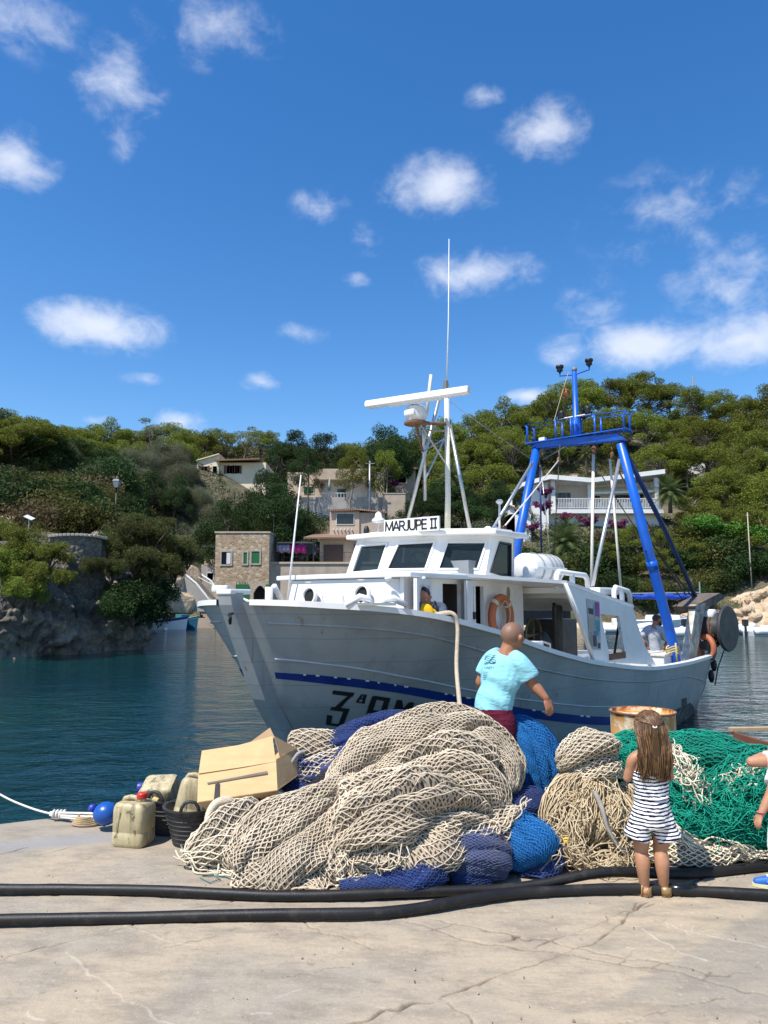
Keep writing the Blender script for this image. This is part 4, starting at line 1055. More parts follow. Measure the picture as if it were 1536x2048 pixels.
H=Bld('tiled_shed','small white shed with clay tile roof left of the white villa','house',1020,1050,88)
H.box('wall',WALLW,0,H.x(1062),0,4,-3,H.z(1028));mb=MB();mb.hexa([(-.2,-.3,H.z(1012)),(H.x(1058),-.3,H.z(1032)),(H.x(1062),4,H.z(1028)),(-.2,4,H.z(1008))],[(-.2,-.3,H.z(1008)),(H.x(1058),-.3,H.z(1028)),(H.x(1062),4,H.z(1024)),(-.2,4,H.z(1004))]);mb.build('roof',TILE,H.root);H.box('gable',WALLW,0,.6,0,4,-3,H.z(1010));H.box('chimney',WALLW,.1,.5,1,1.5,H.z(1010),H.z(994))
for px,pt,pb,x1,Y,lab in((1392,895,960,1412,112,'sunlit white house corner among pines right of the white villa'),(1520,878,912,1560,108,'white terrace house high on the right edge of the hill')):
 H=Bld('hill_house',lab,'house',px,pb,Y)
 H.box('wall',WALLW,0,H.x(x1),0,5,-3,H.z(pt));H.box('roof',TILE,-.2,H.x(x1)+.2,-.3,5.2,H.z(pt),H.z(pt-3));H.win(px+5,px+10,pt+8,pt+20,None,None)
p=at(1404,132);u=thing('aerial_mast','thin aerial mast on the right hill crest','aerial',p);zt=EYE+(HOR-742)/FPX*132-p.z
mb=MB();mb.tube([(0,0,0),(0,0,zt)],.07,6);mb.build('mast',SURR,u);mb=MB()
for i in range(4):mb.box((0,0,zt-.3-i*.5),(1.2-i*.15,.06,.06))
mb.build('dipoles',SURR,u)
mb=MB()
wp=[P(95,1075,35.6),P(130,1072,35.8),P(170,1073,36.2),P(205,1079,37)]
Wd=thing('stone_wall','dry stone wall on the cliff top below the white panel post','wall',wp[0])
pts=spline([[p.x,p.y,p.z]for p in wp],16)
a=[Vector(p)-wp[0]for p in pts]
rows=[[p+Vector((0,0,-3.4)),p+Vector((0,0,-1.7)),p,p+Vector((0,.5,0)),p+Vector((0,.5,-3))]for p in a]
DSTONE,t,b=newmat('dry_stone')
tc=t.n.new('ShaderNodeTexCoord').outputs['Object']
ve=t.n.new('ShaderNodeTexVoronoi');ve.feature='DISTANCE_TO_EDGE';t.l.new(tc,ve.inputs['Vector']);ve.inputs['Scale'].default_value=3.6
vo=t.n.new('ShaderNodeTexVoronoi');t.l.new(tc,vo.inputs['Vector']);vo.inputs['Scale'].default_value=3.6
sxx=t.n.new('ShaderNodeSeparateColor');t.l.new(vo.outputs['Color'],sxx.inputs[0])
c=t.mix(sxx.outputs[0],(.25,.21,.165),(.15,.13,.105));c=t.mix(t.math('MULTIPLY',t.step(ve.outputs[0],.06,.015),.8),c,(.05,.045,.04));c=t.mix(t.math('MULTIPLY',t.noise(tc,5,5,.7),.5),c,(.10,.09,.07))
t.put(b.inputs['Base Color'],c);b.inputs['Roughness'].default_value=.95;t.put(b.inputs['Normal'],t.bump(ve.outputs[0],1.0,.12))
mb.grid(rows).build('stones',DSTONE,Wd)
mb=MB();
for i in range(15):
 q=a[i].lerp(a[i+1],.5);mb.box(q+Vector((0,.22,.06)),((a[i+1]-a[i]).length*.96,.62,.14),Matrix.Rotation(math.atan2((a[i+1]-a[i]).y,(a[i+1]-a[i]).x),3,'Z'))
mb.build('capstones',SURR,Wd,bevel=.03)
p=P(230,1045,44);u=thing('street_lamp','black lantern street lamp on the left headland','street lamp',p)
hh=(1045-975)/FPX*44
mb=MB();mb.tube([(0,0,-1),(0,0,.5),(0,0,.55),(0,0,hh)],[.07,.06,.045,.035],8);mb.build('post',BLACKM,u,True)
mb=MB();mb.framed([(-.16,-.16,hh),(.16,-.16,hh),(.16,.16,hh),(-.16,.16,hh)],[(-.1,-.1,hh),(.1,-.1,hh),(.1,.1,hh),(-.1,.1,hh)],(0,0,.03))
for sx in(-1,1):
 for sy in(-1,1):mb.tube([(sx*.13,sy*.13,hh),(sx*.22,sy*.22,hh+.42)],.014,5)
mb.build('lantern_frame',BLACKM,u)
mb=MB();mb.lathe([(.30,hh+.42),(.2,hh+.52),(.08,hh+.6),(.05,hh+.68),(.01,hh+.74)],n=4,axis=Matrix.Rotation(PI/4,3,'Z'));mb.build('lantern_roof',BLACKM,u)
mb=MB();mb.hexa([(-.11,-.11,hh+.03),(.11,-.11,hh+.03),(.11,.11,hh+.03),(-.11,.11,hh+.03)],[(-.2,-.2,hh+.41),(.2,-.2,hh+.41),(.2,.2,hh+.41),(-.2,.2,hh+.41)]);mb.build('lantern_glass',pm('frosted_glass',(.30,.33,.33),.2),u)
p=P(57,1062,37);u=thing('panel_post','white information panel tilted on a thin post at left','sign',p)
hh=(1062-1036)/FPX*37
mb=MB();mb.tube([(0,0,-.6),(0,0,hh)],.03,8);mb.build('post',GALV,u);mb=MB();mb.box((0,0,hh+.03),(.46,.32,.03),Matrix.Rotation(R(24),3,'Y')@Matrix.Rotation(R(25),3,'X'));mb.build('panel',pm('pale_panel',(.7,.72,.76),.3),u)
p=P(335,1180,67);u=thing('mooring_davit','grey leaning davit post on the orange rocks','post',p)
mb=MB();mb.tube([(0,0,0),(-.25,0,.8),(-.5,0,2.0)],[.12,.10,.08],8);mb.build('post',GALV,u,True)
# ================================================================ the trawler
TH=R(50);BC,BS_=math.cos(TH),math.sin(TH)
B0=Vector(((465-768)/FPX*8.5,8.5,WATER))
def b2w(s,v,z):return Vector((B0.x+s*BC+v*BS_,B0.y+s*BS_-v*BC,B0.z+z))
def L3(s,v,z):return Vector((s,-v,z))
def w2b(p):return((p.x-B0.x)*BC+(p.y-B0.y)*BS_,(p.x-B0.x)*BS_-(p.y-B0.y)*BC,p.z-B0.z)
def onv(x,y,v):
 d=ray(x,y);o=Vector((0,0,EYE));n=Vector((BS_,-BC,0))
 return w2b(o+d*((v-n.dot(o-Vector((B0.x,B0.y,0))))/n.dot(d)))
def ons(x,y,s):
 d=ray(x,y);o=Vector((0,0,EYE));n=Vector((BC,BS_,0))
 return w2b(o+d*((s-n.dot(o-Vector((B0.x,B0.y,0))))/n.dot(d)))
def onY(x,y,Y):return w2b(P(x,y,Y))
def lv(x,y,v):return L3(*onv(x,y,v))
SHEER_PX=[(380,1203),(440,1198),(470,1201),(490,1205),(600,1208),(722,1214),(800,1222),(860,1231),(900,1241),(1004,1271),(1048,1290),(1098,1307),(1166,1325),(1230,1334),(1280,1338),(1310,1337),(1350,1331),(1384,1324),(1420,1313),(1440,1306),(1480,1296)]
LEN=13.4
def hbr(s):
 a,p,q,b=3.0,3.0,.47,1.95
 x=min(max(s/a,0),1);k=b*(1-(1-x)**p)**q
 y=max(0,(s-7.0)/6.0)
 return k*(1-.30*y**2.2)
_ss=np.linspace(0,LEN,261);_sz=[]
for s_ in _ss:
 v_=hbr(s_);z_=2.45
 for _ in range(6):
  px,py=proj(b2w(s_,v_,z_));ty=np.interp(px,[a[0]for a in SHEER_PX],[a[1]for a in SHEER_PX])
  z_+=(py-ty)*b2w(s_,v_,z_).y/FPX
 _sz.append(z_)
_sz=np.array(_sz);_sz=np.convolve(np.pad(_sz,6,mode='edge'),np.ones(13)/13,'valid')
def sheer(s):return float(np.interp(s,_ss,_sz))
STEM_Z=[-.6,0,.84,1.31,1.9,2.48];STEM_S=[1.95,1.42,.90,.57,.29,.02]
def stem_s(z):return float(np.interp(z,STEM_Z,STEM_S))
def hull(t,w):
 """t 0..1 bow to stern, w 0..1 keel to rail -> (s, v, z), port side"""
 sr=LEN*t;zr=sheer(sr);z=-.6+(zr+.6)*w
 k=1-w
 s=sr+stem_s(z)*(1-t)**1.5-.75*k*t**6
 hb=hbr(sr)
 wl=1.72*(1-(1-min(t/.55,1))**1.9)**.85*(1-.40*max(0,(t-.6)/.4)**1.6)
 g=w**(1.25+.6*max(0,1-t/.3))
 bilge=.30*(1-w)**3*wl
 v=wl+(hb-wl)*g-bilge
 return s,v,z
def hull_px(x,y,t0=None):
 """solve (t, w) for a pixel on the port side by Newton"""
 best=None
 for t in np.linspace(.01,.99,60):
  for w_ in np.linspace(.1,1,14):
   q=proj(b2w(*hull(t,w_)));d=(q[0]-x)**2+(q[1]-y)**2
   if best is None or d<best[0]:best=(d,t,w_)
 _,t,w_=best
 for _ in range(14):
  q=proj(b2w(*hull(t,w_)));e=1e-4
  a=proj(b2w(*hull(t+e,w_)));c_=proj(b2w(*hull(t,w_+e)))
  J=np.array([[(a[0]-q[0])/e,(c_[0]-q[0])/e],[(a[1]-q[1])/e,(c_[1]-q[1])/e]])
  d=np.linalg.lstsq(J,np.array([x-q[0],y-q[1]]),rcond=None)[0]
  t=min(max(t+np.clip(d[0],-.05,.05),.002),.999);w_=min(max(w_+np.clip(d[1],-.08,.08),.02),1.0)
 return t,w_
def hull_n(t,w_):
 e=1e-3
 p=Vector(hull(t,w_));a=Vector(hull(min(t+e,1),w_))-Vector(hull(max(t-e,0),w_));b_=Vector(hull(t,w_+e))-Vector(hull(t,w_-e))
 n=a.cross(b_).normalized()
 return n if n.y>0 else-n
def on_hull(t,w_,off=.004):
 p=Vector(hull(t,w_))+hull_n(t,w_)*off
 return L3(*p)
BOAT=thing('fishing_boat','white and grey steel-blue trawler with blue gantry and raised wheelhouse moored at the quay','fishing boat',B0,TH)
def hullmat():
 m_,t,b=newmat('hull_grey_paint')
 tc=t.n.new('ShaderNodeTexCoord').outputs['Object']
 n1=t.noise(tc,.9,6,.65);n2=t.noise(t.scaled(tc,(1.2,1.2,.22)),3.2,6,.7);n3=t.noise(tc,14,5,.7)
 sp=t.n.new('ShaderNodeSeparateXYZ');t.l.new(tc,sp.inputs[0])
 c=t.mix(t.step(n1,.4,.62),(.345,.36,.355),(.275,.29,.288))
 c=t.mix(t.math('MULTIPLY',t.step(n2,.55,.72),.35),c,(.15,.145,.13))
 c=t.mix(t.math('MULTIPLY',t.step(n3,.66,.74),.5),c,(.40,.41,.41))
 rz=t.noise(t.scaled(tc,(3.0,3.0,.12)),2.2,4,.6)
 c=t.mix(t.math('MULTIPLY',t.step(rz,.64,.74),.7),c,(.22,.11,.05))
 lo=t.step(t.math('ADD',sp.outputs[2],t.math('MULTIPLY',n2,.5)),.62,.25)
 c=t.mix(t.math('MULTIPLY',lo,.75),c,(.045,.06,.05))
 br=t.n.new('ShaderNodeTexWave');br.bands_direction='Z';t.l.new(tc,br.inputs['Vector']);br.inputs['Scale'].default_value=1.15;br.inputs['Distortion'].default_value=.25;br.inputs['Detail'].default_value=0
 seam=t.step(br.outputs[0],.995,1.0)
 c=t.mix(t.math('MULTIPLY',seam,.6),c,(.18,.2,.2))
 t.put(b.inputs['Base Color'],c)
 t.put(b.inputs['Roughness'],t.math('ADD',.36,t.math('MULTIPLY',n3,.2)))
 t.put(b.inputs['Normal'],t.bump(n1,.25,.03,t.bump(seam,.3,.004)))
 return m_
HULL=hullmat()
BWHITE=pm('boat_white_paint',(.78,.775,.755),.42,(.72,.71,.68),2.5,.6,.12,30,dirt=(.42,.34,.24),dscale=2.6,damt=.22)
BCREAM=pm('boat_cream_paint',(.74,.70,.60),.45,(.68,.63,.52),2.5,.6,.12,30,dirt=(.4,.3,.2),dscale=4,damt=.3)
BBLUE=pm('boat_stripe_blue',(.006,.018,.16),.4,(.012,.04,.24),3,.6)
GBLUE=pm('gantry_blue_paint',(.005,.11,.56),.38,(.006,.085,.42),2.5,.7,.1,40,dirt=(.05,.06,.09),dscale=5,damt=.5)
BLACKP=pm('black_paint',(.012,.012,.013),.5)
TEAKD=pm('grey_deck_boards',(.26,.24,.21),.85,(.18,.17,.15),4,.7,.3,30)
RUSTY=pm('rusty_steel',(.20,.10,.05),.85,(.09,.045,.025),4,.8,.4,30,dirt=(.32,.18,.08),dscale=6)
GLASSB,t,b=newmat('wheelhouse_glass')
b.inputs['Base Color'].default_value=(.03,.045,.05,1);b.inputs['Roughness'].default_value=.03;b.inputs['Transmission Weight'].default_value=.0;b.inputs['IOR'].default_value=1.5
gg=t.n.new('ShaderNodeBsdfTransparent');gg.inputs[0].default_value=(.55,.62,.62,1)
mx=t.n.new('ShaderNodeMixShader');mx.inputs[0].default_value=.55
t.l.new(b.outputs[0],mx.inputs[1]);t.l.new(gg.outputs[0],mx.inputs[2])
t.l.new(mx.outputs[0],[n for n in t.n if n.type=='OUTPUT_MATERIAL'][0].inputs['Surface'])
ALU=pm('aluminium_tube',(.55,.55,.54),.38,(.42,.42,.41),6,.6,metal=.75)
ORANGE=pm('faded_orange_ring',(.46,.13,.04),.65,(.36,.10,.04),6,.6,.2,40)
ROPE=pm('beige_rope',(.50,.42,.31),.9,(.38,.31,.22),30,.7,.6,120)
ROPEW=pm('white_rope',(.72,.69,.62),.9,(.6,.56,.48),30,.6,.6,120)
ROPED=pm('dark_rope',(.06,.055,.05),.9,(.03,.03,.03),30,.6,.5,120)
def strip(ts,wa,wb,mat_,name,off=.004,th=.0,side=1,parent=BOAT,starboard=False):
 """band lying on the hull between two w functions"""
 mb=MB();rows=[]
 for t_ in ts:
  r_=[]
  for q in np.linspace(0,1,5):
   w_=wa(t_)+(wb(t_)-wa(t_))*q
   p=on_hull(t_,w_,off)
   if starboard:p=Vector((p.x,-p.y,p.z))
   r_.append(p)
  rows.append(r_)
 return mb.grid(rows).build(name,mat_,parent,True,recalc=False)
def build_hull():
 ts=np.concatenate([np.linspace(0,.03,24)[:-1],np.linspace(.03,.25,60)[:-1],np.linspace(.25,1,70)])
 ws=np.linspace(0,1,56)
 mb=MB()
 port=[[L3(*hull(t_,w_))for w_ in ws]for t_ in ts]
 stb=[[Vector((p.x,-p.y,p.z))for p in r_]for r_ in port]
 mb.grid(port);mb.grid(stb)
 tr=[]
 for w_i,w_ in enumerate(ws):
  a=port[-1][w_i];b_=stb[-1][w_i];row=[]
  for q in np.linspace(0,1,13):
   p=a.lerp(b_,q);p.x+=.55*math.sin(PI*q)**.6*(0.35+.65*w_);row.append(p)
  tr.append(row)
 mb.grid(tr)
 mb.build('hull',HULL,BOAT,smooth=True)
 mb=MB();dk=MB()
 inn=[]
 for t_ in ts[18:]:
  r_=[]
  for dz in(0,.18,.36,.55):
   w_=1-dz/(sheer(LEN*t_)+.6);q=hull(t_,w_);r_.append(L3(q[0]+(.05 if t_<.1 else 0),max(.01,q[1]-.10),q[2]))
  inn.append(r_)
 mb.grid(inn);mb.grid([[Vector((p.x,-p.y,p.z))for p in r_]for r_ in inn]);mb.build('bulwark',BWHITE,BOAT,True)
 dk.grid([[r_[3]+Vector((0,0,.01)),Vector((r_[3].x,-r_[3].y,r_[3].z+.01))]for r_ in inn]);dk.build('deck',TEAKD,BOAT)
 line=[Vector(hull(t_,1))for t_ in ts[1:]]
 for sg in(1,-1):
  mb=MB();rows=[]
  for i,p in enumerate(line):
   t_=(line[min(i+1,len(line)-1)]-line[max(i-1,0)]).normalized();n=Vector((-t_.y,t_.x,0)).normalized()
   if n.y<0:n=-n
   a,b_=p+n*.035,p-n*.11
   rows.append([L3(q.x,sg*q.y,q.z+dz)for q,dz in((a,-.035),(a,.028),(b_,.028),(b_,-.035))])
  mb.grid(rows,closed_u=True);mb.build('cap_rail',BWHITE,BOAT,bevel=0)
 mb=MB();rows=[]
 for q in np.linspace(-.02,1.02,17):
  a=port[-1][-1];b_=stb[-1][-1];p=a.lerp(b_,q);p.x+=.55*math.sin(PI*min(max(q,0),1))**.6
  rows.append([p+Vector((dx,0,dz))for dx,dz in((.05,-.035),(.05,.03),(-.12,.03),(-.12,-.035))])
 mb.grid(rows,closed_u=True);mb.build('cap_rail',pm('worn_rail',(.36,.33,.28),.8,(.2,.17,.14),5,.7),BOAT)
 mb=MB();rows=[]
 for z in np.linspace(-.6,2.56,24):
  s_=stem_s(min(z,2.48));hw=.135
  rows.append([L3(s_-.13,hw*.85,z),L3(s_+.02,hw*1.1,z),L3(s_+.02,-hw*1.1,z),L3(s_-.13,-hw*.85,z)])
 mb.grid(rows,closed_u=True);mb.add(rows[-1],[(0,1,2,3)]);mb.build('stem_post',HULL,BOAT)
 mb=MB();mb.box(L3(.03,0,2.57),(.30,.26,.06));mb.build('stem_cap',BWHITE,BOAT,bevel=.015)
 mb=MB();mb.tube([L3(-.10,.10,2.33),L3(-.12,.14,2.28),L3(-.105,.12,2.22),L3(-.10,.10,2.26)],.018,6);mb.tube([L3(-.10,.08,2.31),L3(-.10,.16,2.33)],.014,6);mb.build('stem_hook',BLACKP,BOAT)
 for pts,r_,m_ in(([(475,1243),(560,1247),(640,1250),(760,1258),(860,1272),(960,1300),(1060,1333),(1150,1352),(1230,1362),(1310,1362),(1370,1352),(1430,1337)],.016,HULL),([(532,1316),(600,1322),(700,1334),(800,1352),(900,1372),(1000,1392),(1080,1403),(1180,1413),(1260,1413)],.012,pm('strake_paint',(.46,.5,.53),.5))):
  tw=[hull_px(*p)for p in pts]
  tt=.004+(tw[-1][0]-.004)*np.linspace(0,1,120)**2;wi=np.interp(tt,[a[0]for a in tw],[a[1]for a in tw])
  for sg in(1,-1):
   mb=MB();mb.tube([Vector((q.x,q.y*sg,q.z))for q in[on_hull(a,b_,.003)for a,b_ in zip(tt,wi)]],r_,6);mb.build('rubbing_strake',m_,BOAT,True,recalc=False)
 up=[(548,1344),(640,1350),(720,1358),(800,1370),(900,1388),(960,1399),(1040,1415),(1100,1424),(1180,1432),(1260,1434)]
 lo=[(555,1357),(640,1366),(720,1375),(800,1386),(900,1405),(960,1414),(1040,1432),(1100,1441),(1180,1449),(1260,1450)]
 tu=[hull_px(*p)for p in up];tl=[hull_px(*p)for p in lo]
 fu=lambda x:np.interp(x,[a[0]for a in tu],[a[1]for a in tu]);fl=lambda x:np.interp(x,[a[0]for a in tl],[a[1]for a in tl])
 t0_=.003;tt=t0_+(tu[-1][0]-t0_)*np.linspace(0,1,110)**2
 strip(tt,fl,fu,BBLUE,'stripe',.006);strip(.002+.5*np.linspace(0,1,110)**2,fl,fu,BBLUE,'stripe',.009,starboard=True)
 rr=random.Random(3)
 mb=MB()
 for x in(607,632,668,694,731,755,788,808,889,905,932,1064,1083,1160,1172):
  y=np.interp(x,[a[0]for a in up],[a[1]for a in up]);d=rr.uniform(4,9)
  q=[hull_px(*p)for p in((x,y-1),(x+d,y),(x+d,y+3),(x,y+2.5))]
  mb.add([on_hull(a,b_,.008)for a,b_ in q],[(0,1,2,3)])
 mb.build('scuff',BWHITE,BOAT,recalc=False)
 q0=[(1335,1425),(1380,1405),(1415,1380),(1436,1362)]
 tb=[hull_px(*p)for p in q0];fb=lambda x:np.interp(x,[a[0]for a in tb],[a[1]for a in tb])
 strip(np.linspace(tb[0][0],.998,24),lambda x:.05,fb,pm('fouled_boot_top',(.06,.065,.06),.8,(.02,.025,.025),6,.8,.3,30,dirt=(.42,.42,.38),dscale=7,damt=.8,stretch=(1,1,.35)),'boot_top',.006)
 for quad in([(1363,1398),(1373,1395),(1373,1411),(1363,1413)],[(1403,1366),(1414,1363),(1412,1385),(1404,1388)]):
  mb=MB();mb.add([on_hull(*hull_px(*p),.007)for p in quad],[(0,1,2,3)]);mb.build('scupper',BLACKP,BOAT,recalc=False)
build_hull()
def letters():
 def S(*p):return list(p)
 polys=[[(666,1380),(709,1385),(705,1393),(664,1388)],[(697,1390),(709,1387),(676,1421),(663,1420)],[(663,1413),(699,1417),(697,1424),(660,1420)],[(688,1419),(699,1418),(686,1452),(676,1450)],[(652,1444),(680,1448),(679,1453),(652,1449)],[(654,1429),(665,1431),(662,1446),(652,1445)],[(722,1388),(727,1388),(716,1405),(711,1404)],[(727,1388),(734,1389),(729,1407),(724,1406)],[(719,1395),(729,1396),(728,1399),(717,1398)],[(713,1402),(728,1404),(727,1407),(712,1404)],[(745,1391),(756,1392),(737,1452),(726,1450)],[(750,1391),(781,1396),(778,1403),(748,1398)],[(770,1395),(781,1396),(772,1425),(761,1423)],[(738,1418),(772,1423),(769,1430),(736,1425)],[(794,1399),(804,1400),(788,1450),(778,1448)],[(796,1400),(804,1401),(808,1424),(800,1424)],[(818,1404),(827,1404),(808,1425),(800,1423)],[(817,1404),(828,1405),(812,1455),(802,1453)],[(844,1409),(853,1408),(836,1460),(826,1458)],[(831,1421),(846,1409),(849,1413),(833,1425)],[(866,1413),(912,1420),(910,1427),(864,1420)],[(866,1413),(875,1415),(862,1450),(853,1448)],]
 mb=MB()
 for pl in polys:
  q=[hull_px(*p)for p in pl]
  n=5;rows=[]
  for i in range(n+1):
   a=(np.array(q[0])*(1-i/n)+np.array(q[1])*i/n);b_=(np.array(q[3])*(1-i/n)+np.array(q[2])*i/n)
   rows.append([on_hull(*(a*(1-j/n)+b_*j/n),.0065)for j in range(n+1)])
  mb.grid(rows)
 mb.build('registration_number',BLACKP,BOAT,recalc=False)
 mb=MB()
 for t0 in(.02,.035,.05,.065):
  for(ta,wa,tb,wb)in((t0,.34,t0+.010,.34),(t0,.34,t0+.003,.52),(t0+.001,.42,t0+.010,.42),(t0+.002,.52,t0+.011,.52)):
   pa,pb=on_hull(ta,wa,.006),on_hull(tb,wb,.006)
   d=(pb-pa);up=Vector((0,0,1))if abs(d.z)<.1 else Vector((1,0,0))
   k=[pa,pb,pb+up*.06,pa+up*.06]
   mb.add([Vector((p.x,-p.y,p.z))for p in k],[(0,1,2,3)])
 mb.build('registration_number',BLACKP,BOAT,recalc=False)
letters()
ZL=2.82
def house():
 mb=MB()
 fr=lambda s0,vs,z:[L3(s0+(0.0 if abs(v)<.9 else .22),v,z)for v in vs]
 vs=(-1.05,-.85,.85,1.05)
 rows=[fr(1.52,vs,1.5),fr(1.62,vs,2.3),fr(1.74,vs,ZL-.07)]
 front=[[*r_]for r_ in rows]
 mb.grid(front)
 for v in(-1.05,1.05):
  if v<0:mb.add([L3(1.74,v,1.3),L3(4.78,v,1.0),L3(4.78,v,ZL),L3(1.96,v,ZL),L3(1.8,v,2.3)],[(0,1,2,3,4)])
 mb.build('trunk_cabin',BWHITE,BOAT)
 v=1.05
 s0=[onv(x,1170,v)[0]for x in(885,921,949,967)]
 mb=MB()
 def pan(a,b_,za,zb):mb.box(L3((a+b_)/2,v-.03,(za+zb)/2),(b_-a,.06,zb-za))
 pan(1.84,s0[0],.95,ZL-.02);pan(s0[1],s0[2],.95,ZL-.02);pan(s0[3],4.80,.95,ZL-.02);pan(s0[0],s0[1],2.70,ZL-.02);pan(s0[2],s0[3],2.68,ZL-.02)
 mb.build('port_wall',BWHITE,BOAT)
 mb=MB();mb.box(L3(4.76,0,1.9),(.05,2.0,1.75));mb.build('aft_wall',BCREAM,BOAT)
 mb=MB();mb.box(L3(3.3,.2,1.9),(2.7,1.0,1.7));mb.build('cabin_interior',pm('cabin_shade',(.05,.04,.035),.9),BOAT)
 for(xa,xb,ya,yb,hz)in((806,862,1157,1250,1),(920,949,1161,1262,0)):
  a,b_=onv(xa,ya,1.12),onv(xb,ya,1.12)
  zt,zb=a[2],a[2]-(.72 if hz else .95)
  sw=.20 if hz else .10;mb=MB();mb.hexa([L3(a[0],1.08+sw,zb),L3(b_[0],1.08,zb),L3(b_[0],1.08,zt),L3(a[0],1.08+sw,zt)],[L3(a[0],1.115+sw,zb),L3(b_[0],1.115,zb),L3(b_[0],1.115,zt),L3(a[0],1.115+sw,zt)]);d_=mb.build('door',BWHITE,BOAT,bevel=.008)
  mb=MB();w2=b_[0]-a[0];cx=(a[0]+b_[0])/2
  vv=lambda k:1.135+sw*(.5-k);mb.framed([L3(cx+w2*k,vv(k),z_)for k,z_ in((-.5,zb),(.5,zb),(.5,zt),(-.5,zt))],[L3(cx+w2*k,vv(k),z_)for k,z_ in((-.36,zb+.08),(.36,zb+.08),(.36,zt-.08),(-.36,zt-.08))],(0,.016,0));mb.build('door_frame',BWHITE,d_)
  mb=MB();mb.box(L3(b_[0]-.06,1.15,(zt+zb)/2),(.04,.03,.10));mb.build('handle',BLACKP,d_)
 mb=MB();q=[onv(x,y,1.06)for x,y in((1017,1178),(1013,1196))]
 mb.ball(L3(q[0][0],1.06,(q[0][2]+q[1][2])/2),.10,12,8,(.42,.12,1.0));mb.build('vent',pm('vent_wood',(.30,.22,.14),.7),BOAT,True)
 for(px,py)in((623,1193),(728,1190)):
  q=ons(px,py,1.62);c_=L3(q[0]-.02,q[1],q[2]);M=Matrix.Rotation(-PI/2+R(8),3,'Y')
  mb=MB();mb.lathe([(.10,.0),(.135,.0),(.135,.035),(.105,.045),(.10,.0)],c_,24,M,close=False);pf=mb.build('porthole',BWHITE,BOAT,True)
  mb=MB();mb.lathe([(.0001,.012),(.104,.012)],c_,24,M,close=False);mb.build('porthole_glass',DARKIN,pf)
  mb=MB();mb.box(c_+Vector((-.03,0,.19)),(.03,.10,.012));mb.build('rain_lip',BCREAM,pf)
 for px in(648,690):
  q=ons(px,1200,1.5);mb=MB();mb.prism([L3(q[0],q[1],q[2]-.12),L3(q[0]+.02,q[1]-.08,q[2]-.12),L3(q[0],q[1]-.05,q[2]+.06)],(.03,.0,0));mb.build('bracket',BWHITE,BOAT)
 base=[(1.76,-1.22),(1.685,-.85),(1.685,.85),(1.76,1.22),(4.9,1.22),(4.9,-1.22)]
 mb=MB();mb.prism([L3(s,v_,ZL-.06)for s,v_ in base],(0,0,.065));mb.build('ledge',BWHITE,BOAT,bevel=.015)
 for x_,v_ in((600,-.8),(760,.95),(845,1.2)):
  mb=MB();q=onv(x_,1160,v_);mb.ball(L3(max(q[0],1.66),v_,ZL-.075),.05,10,6,(1,1,.7));mb.build('lamp',BWHITE,BOAT,True)
house()
